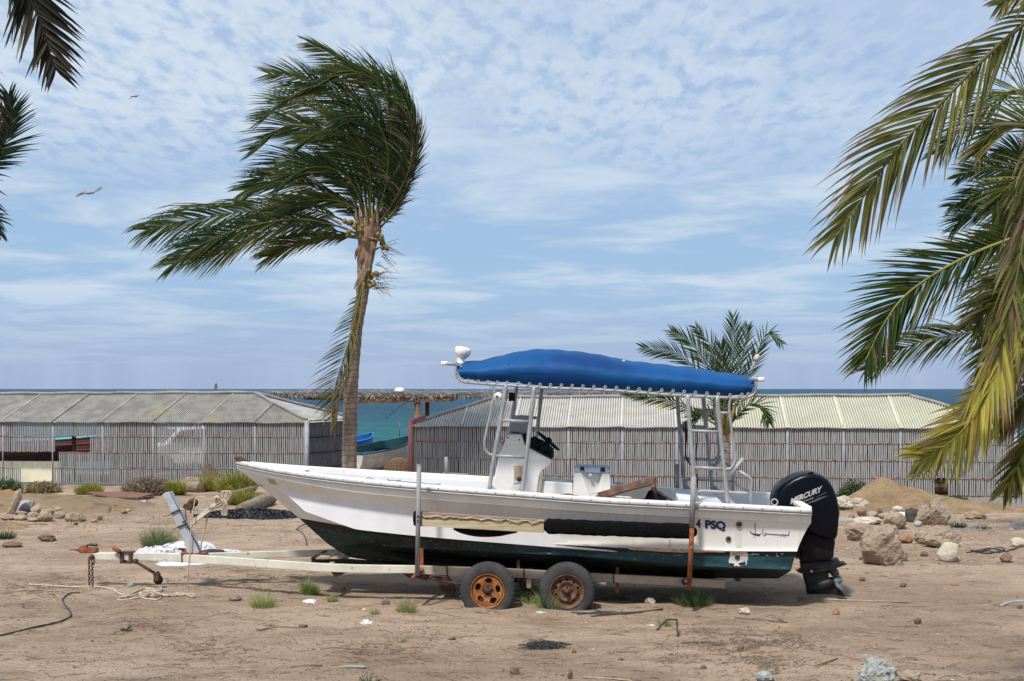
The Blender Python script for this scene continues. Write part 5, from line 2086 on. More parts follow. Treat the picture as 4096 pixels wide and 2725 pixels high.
def soft_bar(pts_top, pts_bot, b, w, mat, name, seed=0, jag=.006):
    r_ = random.Random(seed)
    n = 30
    m = MB()
    rows = []
    for i in range(n + 1):
        s = i / n
        t = Vector(pts_top[0]).lerp(Vector(pts_top[1]), s)
        u = Vector(pts_bot[0]).lerp(Vector(pts_bot[1]), s)
        a, c_ = B(t.x, t.y, b), B(u.x, u.y, b)
        e = .35 if i in (0, n) else 1
        h = (a - c_)
        mid = (a + c_) / 2
        row = []
        for j in range(14):
            an = 2 * PI * j / 14
            q = mid + h * .5 * math.copysign(abs(math.sin(an)) ** .55, math.sin(an)) * (e if e < 1 else 1) - E2 * w / 2 * math.copysign(abs(math.cos(an)) ** .6, math.cos(an)) + Vector((0, 0, r_.uniform(-jag, jag)))
            row.append(q)
        rows.append(row)
    m.grid(rows, 0, True, True)
    m.add(rows[0], [tuple(range(14))])
    m.add(rows[-1], [tuple(range(14))])
    return m.build(name, MAT[mat], tr)


soft_bar([c2(290, 630), c2(1326, 668)], [c2(290, 732), c2(1326, 770)], 1.15, .10, 'pad', 'padded_bar', 1)
soft_bar([c1(1478, 676), c1(1600, 682)], [c1(1478, 790), c1(1600, 796)], 1.15, .10, 'pad', 'padded_bar', 2)
# plank laid along the bar
m = MB()
tp_ = [(1535, 685), (1900, 700), (2352, 726)]
A = [B(*c1(*p), 1.205) for p in tp_] + [B(*c2(296, 640), 1.205), B(*c2(292, 722), 1.205)]
A = [B(*c1(1537, 684), 1.205), B(*c2(296, 640), 1.205), B(*c2(294, 726), 1.205), B(*c1(2100, 826), 1.205), B(*c1(1539, 792), 1.205)]
m.prism(A, [p + E2 * .05 for p in A])
bevel(m.build('plank', MAT['wood'], tr), .004)
A = [B(*c1(1537, 684), 1.209), B(*c2(296, 640), 1.209), B(*c2(296, 660), 1.209), B(*c1(1539, 735), 1.209)]
m = MB().prism(A, [p + E2 * .01 for p in A])
m.build('plank_edge', simple('dark_plank_edge', (.22, .15, .10), (.30, .22, .14), 12, .9, .002, stretch=(.2, 1, 3)), tr)
rr = random.Random(3)
pts = []
for i in range(40):
    s = i / 39
    a = Vector(c1(1545, 712))
    e = Vector(c2(294, 652))
    q = a.lerp(e, s)
    pts.append(B(q.x, q.y + rr.uniform(-3, 3) + 3 * math.sin(i * 1.1), 1.217))
MB().tube(pts, .0065, 5).build('lashing_cord', MAT['rope'], tr)
pts = [p + Vector((0, -.004, rr.uniform(-.012, .012) - .008)) for p in pts]
MB().tube(pts, .005, 5).build('lashing_cord', MAT['rope'], tr)
P = catmull([B(*c1(x, y), 1.16) for x, y in ((1790, 822), (1850, 850), (1950, 874), (2050, 880), (2150, 874), (2230, 858), (2290, 846))], 5)
U = [B(*c1(lerp(1790, 2290, i / (len(P) - 1)), lerp(812, 840, i / (len(P) - 1))), 1.16) for i in range(len(P))]
m = MB().prism(U + P[::-1], [p + E2 * .05 for p in U + P[::-1]])
m.build('sagging_pad', MAT['pad'], tr)

# ---------------------------------------------------------------- coupling, jack, chains
def cprism(name, c_, pts, b, w, mat, bv=.004):
    A = Bl(c_, pts, b)
    return bevel(MB().prism(A, [p + E2 * w for p in A]).build(name, MAT[mat], tr), bv)


cprism('coupling', c3, [(260, 700), (275, 690), (300, 700), (345, 690), (425, 695), (435, 715), (425, 738), (290, 740), (262, 728)], .05, .10, 'rust', .008)
cprism('coupling_latch', c3, [(262, 690), (300, 668), (345, 655), (352, 690), (330, 712), (300, 705)], .02, .05, 'rust', .006)
MB().tube(Bl(c3, [(345, 660), (380, 657)], .0), .009, 6).build('latch_stem', MAT['rust_dark'], tr)
MB().tube(Bl(c3, [(375, 657), (382, 657), (438, 661), (447, 662)], .0), [.014, .02, .021, .014], 10).build('latch_grip', MAT['hose'], tr)
MB().tube(Bl(c3, [(180, 708), (225, 706), (262, 708)], .0), [.004, .008, .012], 6).build('coupling_pin', MAT['rust_dark'], tr)
MB().lathe([(0, .05), (.03, .05), (.035, 0), (0, 0)], B(*c3(400, 775), .045), -E2, 10).build('chain_bolt', MAT['rust_dark'], tr)
for x in (672, 754):
    cprism('jack_clamp', c3, [(x - 14, 727), (x + 14, 727), (x + 16, 836), (x - 16, 836)], .075, .13, 'rust_dark')
cprism('jack_clamp', c3, [(655, 725), (775, 727), (772, 738), (655, 736)], .07, .12, 'rust_dark')
cprism('jack_clamp', c3, [(655, 824), (772, 828), (770, 838), (655, 836)], .07, .12, 'rust_dark')
MB().tube(Bl(c3, [(596, 685), (660, 728)], .09), .030, 14).build('jack_tube', MAT['rust'], tr)
MB().tube(Bl(c3, [(785, 805), (985, 925)], .09), .020, 12).build('jack_tube', MAT['rust_dark'], tr)
MB().lathe([(.022, -.01), (.036, 0), (.036, .03), (.022, .04)], B(*c3(800, 815), .09), E1, 12).build('jack_collar', MAT['rust_dark'], tr)
cprism('caster_fork', c3, [(970, 925), (1010, 910), (1030, 940), (1018, 1000), (990, 1005), (972, 960)], .12, .06, 'rust_dark')
cw = B(*c3(1020, 988), .09)
MB().lathe([(0, -.025), (.03, -.03), (.045, -.02), (.06, -.018), (.066, 0), (.06, .018), (.045, .02), (.03, .03), (0, .025)], cw, E2, 28).build('jockey_wheel', MAT['black'], tr)


def chain(x, y0, y1, b):
    P0, P1 = B(*c3(x, y0), b), B(*c3(x + 3, y1), b)
    L = (P0 - P1).length
    n = 10
    step = L / n
    m = MB()
    for k in range(n):
        cpt = P0.lerp(P1, (k + .5) / n)
        ln = step * .68
        s = E1 if k % 2 == 0 else E2
        ring_ = []
        for i in range(13):
            t = 2 * PI * i / 12
            ring_.append(cpt + Vector((0, 0, 1)) * ln * math.sin(t) + s * .014 * math.cos(t))
        m.tube(ring_, .0055, 6, cap=False)
    return m.build('safety_chain', MAT['rust_dark'], tr)


chain(368, 782, 1042, .09)
chain(398, 800, 1046, .0)
MB().tube(catmull(Bl(c3, [(420, 800), (422, 830), (414, 842), (408, 830)], .05), 5), .006, 6).build('chain_hook', MAT['rust_dark'], tr)

# ---------------------------------------------------------------- winch post
cprism('winch_post', c3, [(1050, 200), (1075, 170), (1130, 160), (1172, 235), (1290, 470), (1330, 560), (1408, 708), (1400, 738), (1290, 738), (1280, 700), (1255, 600), (1196, 480), (1150, 385), (1095, 235)], .05, .10, 'galv')
cprism('winch_post_edge', c3, [(1126, 160), (1133, 166), (1412, 706), (1405, 712)], .055, .012, 'leg_black', .001)
cprism('post_foot', c3, [(1255, 735), (1290, 660), (1310, 650), (1320, 735)], .04, .08, 'rust')
cprism('post_base_plate', c3, [(1225, 735), (1465, 737), (1462, 748), (1228, 746)], .07, .14, 'rust')
cprism('winch_arm', c3, [(1283, 505), (1268, 525), (1300, 470), (1335, 430), (1500, 300), (1585, 235), (1610, 262), (1500, 350), (1380, 440), (1335, 480), (1320, 500)], .04, .08, 'trailer')
for a0, a1 in (((1140, 366), (1224, 325)), ((1200, 496), (1296, 455))):
    MB().tube(Bl(c3, [a0, a1], .065), .010, 8).build('u_bolt', MAT['rust_dark'], tr)
    MB().tube(Bl(c3, [a0, (a0[0] - 35, a0[1] + 22)], .0), .007, 6).build('u_bolt', MAT['rust'], tr)
MB().tube(Bl(c3, [(1208, 325), (1350, 328), (1500, 335)], .03), .011, 8).build('winch_plate', MAT['galv'], tr)
roll = B(*c3(1585, 222), .0)
MB().lathe([(.012, -.07), (.030, -.07), (.044, -.06), (.046, -.03), (.032, -.01), (.032, .01), (.046, .03), (.044, .06), (.012, .07)], roll, E2, 22).build('bow_roller', MAT['wood'], tr)
MB().lathe([(0, -.078), (.016, -.075), (.016, -.06)], roll, E2, 12).build('roller_pin', MAT['rust_dark'], tr)
wd = B(*c3(1341, 266), .04)
MB().lathe([(.018, -.03), (.034, -.035), (.036, -.02), (.060, -.02), (.062, -.012), (.060, -.004), (.03, 0), (.03, .05), (.060, .054), (.060, .062), (0, .062)], wd, E2, 28).build('winch_drum', MAT['rust_dark'], tr)
cprism('winch_gearbox', c3, [(1250, 300), (1265, 275), (1330, 262), (1345, 285), (1330, 325), (1300, 330), (1280, 318), (1255, 320)], .08, .05, 'rust_dark')
MB().tube(Bl(c3, [(1275, 325), (1280, 390), (1285, 420)], .09), .011, 8).build('winch_crank', MAT['rust'], tr)
MB().tube(Bl(c3, [(1250, 448), (1285, 432)], .10), .013, 8).build('crank_grip', MAT['hose'], tr)
MB().tube(Bl(c3, [(1325, 330), (1327, 362)], .05), .009, 6).build('winch_bolt', MAT['rust_dark'], tr)

# ================================================================ ropes at the winch
o = MB()
A = Bl(c3, [(1420, 206), (1600, 178), (1700, 160), (1700, 170), (1600, 190), (1420, 212)], .02)
o.prism(A, [p + E2 * .05 for p in A])
A = Bl(c3, [(1690, 158), (1890, 112), (1978, 88), (1980, 97), (1890, 125), (1690, 172)], .02)
o.prism(A, [p + E2 * .05 for p in A])
o = o.build('winch_strap', MAT['strap'])
tag(o, 'faded purple winch strap pulled tight from the winch post to the bow', 'strap')


def rope_obj(label, paths, r_=.009, mat='rope', cat='rope', name='rope', n=7):
    m = MB()
    for P in paths:
        m.tube(catmull(P, 7), r_, n)
    # strands: a twisted pair of thinner coils
    o = m.build(name, MAT[mat])
    return tag(o, label, cat)


rr = random.Random(9)
coils = []
for k in range(7):
    x = 1612 + k * 12
    coils.append(Bl(c3, [(x, 175 + rr.uniform(-4, 4)), (x + 8, 152), (x + 22, 160), (x + 26, 190), (x + 10, 232), (x - 10, 245), (x - 6, 200), (x, 175)], .04 + .006 * (k % 3)))
coils.append(Bl(c3, [(1640, 240), (1600, 290), (1530, 306), (1570, 280), (1640, 230)], .06))
coils.append(Bl(c3, [(1650, 245), (1600, 300), (1520, 312), (1560, 290), (1630, 250)], .05))
for k in range(3):
    x = 1618 + k * 13
    coils.append(Bl(c3, [(x + 14, 235), (x + 6, 300), (x - 2, 350), (x + 8, 378), (x + 24, 370), (x + 26, 320), (x + 18, 240)], .05 + .01 * k))
rope_obj('thick natural rope coiled and looped over the bow roller of the winch post', coils, .0085)
rope_obj('natural rope hanging from the winch arm down over the drawbar to the ground',
         [Bl(c3, [(1500, 330), (1478, 245), (1450, 210), (1400, 208), (1370, 235), (1355, 300), (1340, 420), (1325, 600), (1318, 750), (1308, 850), (1300, 930)], .09) +
          [B(*c3(1285, 1010), .10), B(*c3(1262, 1080), .11), G(*c3(1215, 1130)) + Vector((0, 0, .02)), G(*c3(1190, 1148)) + Vector((0, 0, .02))],
          Bl(c3, [(1482, 335), (1484, 400), (1470, 470), (1445, 560), (1425, 640), (1420, 700)], -.05), Bl(c3, [(1482, 340), (1478, 430), (1455, 530), (1432, 620), (1425, 700)], -.04)], .0085)


def glie(c_, pts, lift=.012):
    return [G(*c_(*p)) + Vector((0, 0, lift)) for p in pts]


rope_obj('pale rope heaped in loops on the sand below the drawbar',
         [glie(c3, [(1190, 1148), (1120, 1145), (1040, 1130), (960, 1105), (900, 1095), (850, 1105), (780, 1130), (720, 1155), (640, 1185), (760, 1180), (860, 1160), (960, 1150), (1040, 1165), (1010, 1185), (940, 1180), (880, 1170), (850, 1150), (840, 1120), (900, 1110), (980, 1130)]),
          glie(c3, [(1190, 1130), (1250, 1135), (1300, 1148), (1350, 1165), (1362, 1150), (1330, 1136), (1280, 1140), (1240, 1150), (1180, 1138), (1100, 1152), (1020, 1150)], .02),
          glie(c3, [(640, 1183), (700, 1170), (760, 1145), (830, 1112), (900, 1092), (960, 1098), (1010, 1118), (1045, 1108), (1052, 1092), (1030, 1088)], .03),
          glie(c3, [(700, 1178), (780, 1160), (850, 1140), (900, 1150), (930, 1130), (870, 1125), (850, 1150), (890, 1170), (930, 1150)], .035)], .011)
rope_obj('pale rope running along the sand from the left edge to the heap', [glie(c3, [(-200, 1040), (0, 1052), (120, 1060), (250, 1065), (380, 1060), (500, 1068), (560, 1080), (620, 1090)])
         , glie(c3, [(600, 1090), (640, 1120), (700, 1138), (740, 1130)])], .012)
rope_obj('thin pale line trailing under the trailer drawbar chain', [glie(c3, [(640, 1100), (680, 1110), (700, 1130)])], .006)

# ================================================================ rusty wheelbarrow lying in the boat
wb = thing('wheelbarrow', 'rusty upturned wheelbarrow tray lying in the boat beside the white seat box', 'wheelbarrow', B(*cB(1400, 700), .3))
A = Bl(cB, [(850, 722), (950, 690), (1000, 655), (1250, 585), (1500, 505), (1700, 440), (1900, 385), (2040, 385), (2030, 400), (2000, 400), (2010, 430), (2045, 490), (1960, 510), (1500, 620), (1150, 735)], .50)
bt = MB()
bt.prism(A[2:], [p + E2 * .02 for p in A[2:]])
bevel(bt.build('tray_lip', MAT['barrow'], wb), .004)
A = Bl(cB, [(1000, 700), (1500, 615), (1950, 515), (1840, 740), (1700, 800), (1000, 800)], .49)
Cq = [p + E2 * .55 for p in A]
MB().prism(A, Cq).build('tray', MAT['barrow_side'], wb)
A = Bl(cB, [(1000, 655), (1500, 505), (1900, 385), (2040, 385), (2045, 490), (1500, 618), (1150, 735)], -.10)
MB().prism(A, [p + E2 * .02 for p in A]).build('tray_lip', MAT['barrow'], wb)
for pts in ([(1955, 555), (2000, 650), (2040, 790)], [(1985, 545), (2020, 640), (2060, 800)], [(2015, 500), (2040, 610), (2150, 690), (2300, 775), (2290, 800), (2180, 800)]):
    MB().tube(catmull(Bl(cB, pts, .35), 6), .012, 8).build('handle_tube', MAT['rust_dark'], wb)
wc_ = B(*cB(1985, 850), .1)
MB().lathe([(0, -.05), (.10, -.05), (.16, -.045), (.19, 0), (.16, .045), (.10, .05), (0, .05)], wc_, E2, 26).build('wheel', MAT['black'], wb)
rope_obj('dark twist of weed and cord lying on the near gunwale', [Bl(cB, [(340, 690), (420, 685), (480, 675), (560, 676), (640, 700), (710, 712)], 1.0), Bl(cB, [(380, 700), (470, 690), (520, 705)], 1.0)], .010, 'twig')

# ================================================================ palms
def leaflet(m, p, d, L, w, c, wind, grav, segs=4, nrm=None, tipc=None):
    """bent, folded blade from p along d; curves with wind and gravity"""
    pts = []
    q = Vector(p)
    dd = Vector(d).normalized()
    st = L / segs
    for k in range(segs + 1):
        pts.append(q.copy())
        q = q + dd * st
        dd = (dd + wind * (.20 + .12 * k) + Vector((0, 0, -grav * (.16 + .10 * k)))).normalized()
    side = (nrm if nrm is not None else Vector((0, -1, 0))).cross(pts[-1] - pts[0])
    if side.length < 1e-4:
        side = Vector((0, 0, 1))
    side.normalize()
    up = side.cross(pts[-1] - pts[0]).normalized()
    vs, fs, cs = [], [], []
    for k in range(segs + 1):
        t = k / segs
        ww = w * .5 * (min(1, .45 + t * 3) * (1 - t ** 2.2) + .03)
        vs += [pts[k] - side * ww, pts[k] + up * ww * .45, pts[k] + side * ww]
        cc = c if tipc is None or t < .62 else tipc
        if tipc is not None and .45 < t < .62:
            cc = tuple((a + b) / 2 for a, b in zip(c, tipc))
        cs += [cc] * 3
    for k in range(segs):
        a = 3 * k
        fs += [(a, a + 1, a + 4, a + 3), (a + 1, a + 2, a + 5, a + 4)]
    m.add(vs, fs, 0, True, cs)


def frond(root, P, n, L, w, pal, rnd, wind=Vector((0, 0, 0)), grav=.35, start=.16, rach=.022, spread=1.0, ang=.75, sep=False, facing=Vector((0, -1, 0)), segs=4, tip=.25, ragged=.12, rc=(.28, .26, .08), fold=0.25, name='frond'):
    """feathered palm leaf: rachis through points P, n leaflets a side"""
    C = catmull(P, 10)
    tot = sum((a - b).length for a, b in zip(C, C[1:]))
    cum = [0]
    for a, b in zip(C, C[1:]):
        cum.append(cum[-1] + (b - a).length)

    def at(s):
        x = s * tot
        for i in range(len(C) - 1):
            if x <= cum[i + 1] or i == len(C) - 2:
                k = (x - cum[i]) / max(1e-6, cum[i + 1] - cum[i])
                return C[i].lerp(C[i + 1], min(1, k)), (C[i + 1] - C[i]).normalized()
    m = MB()
    m.tube(C, [rach * (1 - .86 * (i / (len(C) - 1)) ** .8) for i in range(len(C))], 6, c=rc)
    fr = None
    if sep:
        fr = m.build(name, MAT['leaf'], root, fix=False)
        m = None
    for i in range(n):
        s = start + (1 - start) * ((i + .5) / n) ** .96
        p, t = at(s)
        env = math.sin(min(1, (s - start) / (1 - start) * 1.25 + .22) * PI / 2) * (1 - .62 * max(0, (s - .62) / .38) ** 1.6)
        sd = facing.cross(t)
        sd = sd.normalized() if sd.length > 1e-3 else Vector((0, 0, 1))
        for sg in (1, -1):
            if rnd.random() < ragged:
                continue
            a = ang * (1 - .45 * s) * rnd.uniform(.85, 1.15)
            d = t * math.cos(a) + sd * sg * math.sin(a) * spread + facing * rnd.uniform(-.15, .15) + facing * fold * (1 if sg > 0 else -1) * 0 - facing * 0
            d += Vector((0, rnd.uniform(-.35, .35) * (1 - fold), 0)) + wind * 1.1
            cc = rnd.choice(pal)
            k = rnd.uniform(.75, 1.2)
            cc = tuple(x * k for x in cc)
            tc_ = None
            if rnd.random() < tip:
                tc_ = rnd.choice([(.30, .22, .13), (.34, .29, .20), (.22, .14, .08)])
            ll = L * env * rnd.uniform(.82, 1.12)
            if sep:
                mm = MB()
                leaflet(mm, p, d, ll, w * rnd.uniform(.8, 1.15), cc, wind, grav * rnd.uniform(.7, 1.3), segs, facing, tc_)
                mm.build('leaflet', MAT['leaf'], fr, fix=False)
            else:
                leaflet(m, p, d, ll, w * rnd.uniform(.8, 1.15), cc, wind, grav * rnd.uniform(.7, 1.3), segs, facing, tc_)
    # terminal leaflets
    if m is not None:
        fr = m.build(name, MAT['leaf'], root, fix=False)
    return fr


def trunk(root, pts, rs, mat='trunk', n=18):
    C = catmull(pts, 14)
    m = MB()
    rows = []
    k = len(C) - 1
    for i, p in enumerate(C):
        s = i / k * (len(rs) - 1)
        j = min(len(rs) - 2, int(s))
        r_ = lerp(rs[j], rs[j + 1], s - j)
        r_ *= 1 + .035 * math.sin(p.z * 26) + .03 * noise.noise(p * 2)
        rows.append([p + Vector((math.cos(a), math.sin(a), 0)) * r_ * (1 + .05 * noise.noise(p * 3 + Vector((math.cos(a), math.sin(a), 0)))) for a in [2 * PI * q / n for q in range(n)]])
    m.grid(rows, 0, True, True)
    return m.build('trunk', MAT[mat], root)


GREEN = [(.050, .085, .016), (.070, .105, .020), (.036, .066, .014), (.105, .125, .026)]
DARKG = [(.020, .048, .018), (.028, .060, .018), (.040, .072, .018), (.016, .038, .016)]
OLIVE = [(.11, .125, .028), (.15, .145, .035), (.085, .10, .025)]
YEL = [(.46, .41, .075), (.38, .36, .065), (.52, .43, .09), (.30, .30, .06)]
BROWN = [(.18, .13, .075), (.26, .20, .13), (.13, .09, .05)]

# ---- the tall wind-bent coconut palm
PD = 27.0
g0 = V(806, 1160, PD)
g0.z = gh(g0.x, g0.y)
palm = thing('coconut_palm', 'tall coconut palm with wind-swept crown and green coconuts behind the boat bow', 'palm tree', g0)
g0d = Vector((g0.x, g0.y, -.1))
trunk(palm, [g0d, V(804, 1060, PD), V(808, 900, PD), V(820, 760, PD), V(834, 680, PD), V(841, 600, PD), V(846, 545, PD)], [.185, .175, .165, .150, .140, .145, .20, .22])
rnd = random.Random(21)
wv = Vector((-.55, .05, -.02))
Cc = V(850, 528, PD)


def vp(pts, dz0, dz1, D=PD):
    n = len(pts)
    return [V(x, y, D + lerp(dz0, dz1, i / (n - 1)) if n > 1 else D) for i, (x, y) in enumerate(pts)]


FR = [
    ([(835, 540), (785, 505), (690, 478), (560, 488), (440, 505), (335, 530)], 0, -.8, GREEN + OLIVE[:1], 104, 1.5, .95, .8),
    ([(835, 545), (775, 520), (680, 505), (560, 525), (460, 565), (395, 610)], 0, -1.3, GREEN + DARKG, 96, 1.35, .95, .75),
    ([(835, 550), (785, 535), (710, 520), (610, 535), (520, 575), (440, 600)], 0, .9, GREEN + OLIVE, 90, 1.25, .95, .7),
    ([(835, 550), (790, 545), (740, 545), (680, 560), (620, 590)], 0, .5, OLIVE + GREEN, 70, 1.15, 1.0, .7),
    ([(838, 540), (800, 480), (720, 430), (640, 415), (565, 438)], 0, -.4, DARKG + GREEN, 80, 1.15, .5, .75),
    ([(842, 530), (800, 430), (740, 380), (660, 370), (590, 420)], 0, .7, DARKG, 74, 1.15, .28, .8),
    ([(845, 525), (800, 380), (740, 310), (660, 290), (585, 345)], 0, -.7, GREEN + DARKG, 80, 1.2, .25, .85),
    ([(848, 520), (800, 340), (740, 260), (660, 235), (600, 275)], 0, .5, GREEN + OLIVE[:1], 80, 1.2, .22, .9),
    ([(850, 520), (815, 300), (750, 215), (690, 180), (620, 170)], 0, -.5, GREEN, 84, 1.15, .15, .9),
    ([(852, 520), (840, 290), (790, 210), (720, 200), (650, 235)], 0, -1.1, DARKG + GREEN, 80, 1.2, .25, .9),
    ([(856, 520), (870, 300), (830, 190), (770, 130), (712, 98)], 0, .4, GREEN + OLIVE[:1], 88, 1.1, .08, .9),
    ([(858, 520), (900, 330), (880, 210), (820, 165), (740, 175)], 0, -.9, GREEN + DARKG, 80, 1.2, .25, .9),
    ([(860, 520), (915, 350), (910, 220), (860, 170), (790, 165)], 0, .9, GREEN, 80, 1.15, .2, .9),
    ([(862, 520), (930, 380), (942, 260), (905, 195), (840, 185)], 0, -.3, GREEN + DARKG, 84, 1.15, .3, .9),
    ([(864, 522), (925, 420), (955, 330), (945, 250), (905, 215)], 0, .6, DARKG, 80, 1.0, .4, .8),
    ([(866, 525), (915, 450), (945, 380), (950, 310), (925, 260)], 0, -.8, DARKG + BROWN[2:], 76, .95, .6, .7),
    ([(860, 522), (890, 420), (890, 330), (850, 270), (780, 270)], 0, -1.0, DARKG + GREEN[:1], 80, 1.2, .3, .9),
    ([(852, 522), (850, 400), (810, 320), (750, 300), (690, 330)], 0, -1.2, GREEN, 80, 1.15, .3, .9),
    ([(848, 525), (820, 440), (770, 390), (700, 390), (640, 430)], 0, -1.0, GREEN + DARKG, 76, 1.1, .3, .8),
    ([(860, 522), (880, 440), (870, 370), (820, 340), (740, 370)], 0, .9, DARKG, 76, 1.1, .35, .8),
    ([(868, 525), (900, 470), (920, 410), (910, 340), (870, 300)], 0, .2, DARKG + BROWN[2:], 76, 1.0, .6, .7),
    ([(845, 530), (815, 480), (760, 460), (690, 465), (620, 490)], 0, -.6, DARKG + GREEN, 70, 1.0, .35, .6),
    ([(870, 530), (905, 490), (930, 450), (940, 400)], 0, -.3, DARKG + BROWN, 60, .8, .9, .6),
]
for pts, a, b, pal, n, L, gv, ag in FR:
    frond(palm, vp(pts, a, b), n, L, .032, pal, rnd, wind=wv * rnd.uniform(.6, 1.1), grav=gv, ang=ag, rach=.032, start=.14, segs=4, tip=.10, rc=(.16, .15, .05))
# dead frond hanging along the trunk
frond(palm, vp([(838, 640), (825, 700), (812, 760), (790, 830), (772, 890), (764, 960)], -.35, -.5), 70, 0.845, 0.0231, DARKG + OLIVE, rnd, wind=Vector((-.28, 0, -.05)), grav=.40, start=.12, ang=1.0, rach=0.0312, tip=.35, rc=(.20, .17, .05), ragged=.1)
frond(palm, vp([(838, 650), (830, 720), (815, 800), (795, 870), (780, 920), (772, 985)], -.45, -.6), 40, 0.667, 0.0214, BROWN + OLIVE, rnd, wind=Vector((-.2, 0, 0)), grav=1.2, start=.55, ang=.4, rach=0.0267, tip=.6, rc=(.32, .22, .10), ragged=.2)
# sheath, old stalks and nut bunches
m = MB()
m.tube([V(846, 600, PD), V(846, 560, PD), V(850, 530, PD), V(852, 505, PD)], [.14, .22, .29, .20], 12)
for i in range(12):
    a = 2 * PI * i / 12
    q = V(850, 535, PD) + Vector((math.cos(a) * .18, math.sin(a) * .18, 0))
    m.tube([V(848, 560, PD) + Vector((math.cos(a) * .12, math.sin(a) * .12, 0)), q, q + Vector((math.cos(a) * .10 - .03, math.sin(a) * .14, .30)), q + Vector((math.cos(a) * .10 - .06, math.sin(a) * .14, .62))], [.05, .06, .035, .006], 6)
m.build('crown_sheath', MAT['fibre'], palm)
for pts, w_ in (([(850, 560), (838, 590), (828, 612)], .09), ([(846, 570), (850, 600), (838, 640), (822, 672)], .085), ([(856, 560), (866, 575), (880, 570)], .05), ([(845, 555), (826, 580), (820, 600)], .06), ([(862, 560), (845, 610), (826, 650), (818, 668)], .06), ([(842, 548), (880, 556), (888, 552)], .035), ([(790, 520), (770, 510), (748, 500)], .03)):
    P = [p + Vector((0, -.22, 0)) for p in vp(pts, 0, 0)]
    m = MB()
    C = catmull(P, 5)
    A = []
    for i, p in enumerate(C):
        s = i / (len(C) - 1)
        t = (C[min(i + 1, len(C) - 1)] - C[max(0, i - 1)]).normalized()
        k = t.cross(Vector((0, -1, 0))).normalized() * w_ * (1 - s ** 2 * .85)
        A.append([p - k, p + Vector((0, -.03, 0)), p + k])
    m.grid(A)
    m.build('spathe', MAT['fibre'], palm)
rr = random.Random(31)
nut = MB()
nut.lathe([(0, -.105), (.05, -.085), (.082, -.03), (.085, .02), (.06, .08), (0, .11)], (0, 0, 0), (0, 0, 1), 12)
nut = nut.mesh('coconut', MAT['coconut'])
for (cx, cy, sx, sy, n, dy) in ((815, 525, 22, 20, 12, -.35), (860, 642, 12, 24, 12, -.22), (886, 565, 9, 10, 5, -.1), (878, 548, 8, 8, 3, -.2)):
    for i in range(n):
        o = bpy.data.objects.new('coconut', nut)
        col.objects.link(o)
        o.parent = palm
        o.location = V(cx + rr.uniform(-sx, sx), cy + rr.uniform(-sy, sy), PD + dy + rr.uniform(-.15, .1)) - Vector(palm.location)
        s = rr.uniform(.48, .74)
        o.scale = (s, s, s)
        o.rotation_euler = (rr.uniform(-.5, .5), rr.uniform(-.5, .5), 0)
for (cx, cy, n, sp) in ((862, 650, 26, 1), (882, 575, 22, 1), (868, 615, 8, 1)):
    m = MB()
    for i in range(n):
        a = rr.uniform(-.9, 1.0)
        L = rr.uniform(.15, .50)
        p = V(cx + rr.uniform(-6, 8), cy + rr.uniform(-18, 18), PD + rr.uniform(-.3, .1))
        d = Vector((math.cos(a), rr.uniform(-.5, .3), -math.sin(a)))
        m.tube([p, p + d * L * .5, p + d * L + Vector((.03, 0, -.05))], [.007, .005, .003], 4)
    m.build('flower_stalk', MAT['twig'], palm)

# ---- small palm beyond the stern
SD = 21.5
g1 = V(1674, 1200, SD)
g1.z = gh(g1.x, g1.y)
sp_ = thing('young_palm', 'young green palm standing behind the stern legs of the boat canopy', 'palm tree', g1)
trunk(sp_, [Vector((g1.x, g1.y, -.1)), V(1673, 1100, SD), V(1672, 1040, SD), V(1668, 990, SD)], [.075, .07, .07, .09], n=12)
m = MB()
for i in range(9):
    a = 2 * PI * i / 9
    q = V(1668, 1000, SD)
    m.tube([q + Vector((math.cos(a) * .05, math.sin(a) * .05, 0)), q + Vector((math.cos(a) * .13, math.sin(a) * .13, .28)), q + Vector((math.cos(a) * .20, math.sin(a) * .20, .50))], [.05, .035, .02], 6)
m.build('crown_sheath', simple('green_yellow_sheath', (.20, .19, .05), (.28, .17, .07), 9, .8, .003), sp_)
rnd = random.Random(22)
SF = [([(1668, 985), (1680, 880), (1690, 800), (1688, 728)], -.1, .1, 1.0), ([(1664, 985), (1625, 880), (1565, 820), (1478, 800)], 0, -.3, 1.0), ([(1664, 985), (1640, 870), (1600, 800), (1545, 762)], 0, .3, 1.0),
      ([(1666, 985), (1655, 870), (1638, 800), (1600, 752)], 0, -.2, .9), ([(1670, 985), (1700, 870), (1715, 790), (1722, 745)], 0, .4, .9), ([(1672, 985), (1722, 870), (1748, 800), (1768, 768), (1800, 792)], 0, -.3, .8),
      ([(1674, 985), (1720, 935), (1752, 935), (1770, 975)], 0, -.3, .8), ([(1662, 988), (1610, 955), (1540, 925), (1440, 906)], 0, -.8, .7), ([(1667, 985), (1666, 870), (1660, 790)], -.2, -.4, 1.0), ([(1663, 985), (1630, 950), (1600, 960), (1575, 985)], 0, .3, .6),
      ]
for pts, a, b, L in SF:
    frond(sp_, vp(pts, a, b, SD), 36, .46 * L, .026, DARKG + GREEN + [(.07, .14, .025)], rnd, wind=Vector((-.05, 0, 0)), grav=.35, ang=.8, rach=.02, start=.16, segs=3, tip=.05, rc=(.12, .15, .04))

# ---- palms at the right edge, crowns outside the frame
rnd = random.Random(23)


def edge_palm(label, crown, D, h_trunk=.2, grp=None, r_=.16):
    c = V(crown[0], crown[1], D)
    g = Vector((c.x, c.y, gh(c.x, c.y)))
    t = thing('coconut_palm', label, 'palm tree', g, grp)
    trunk(t, [Vector((c.x + .1, c.y, -.1)), Vector((c.x + .05, c.y, c.z * .5)), c], [r_ * 1.15, r_, r_ * .95], n=14)
    return t


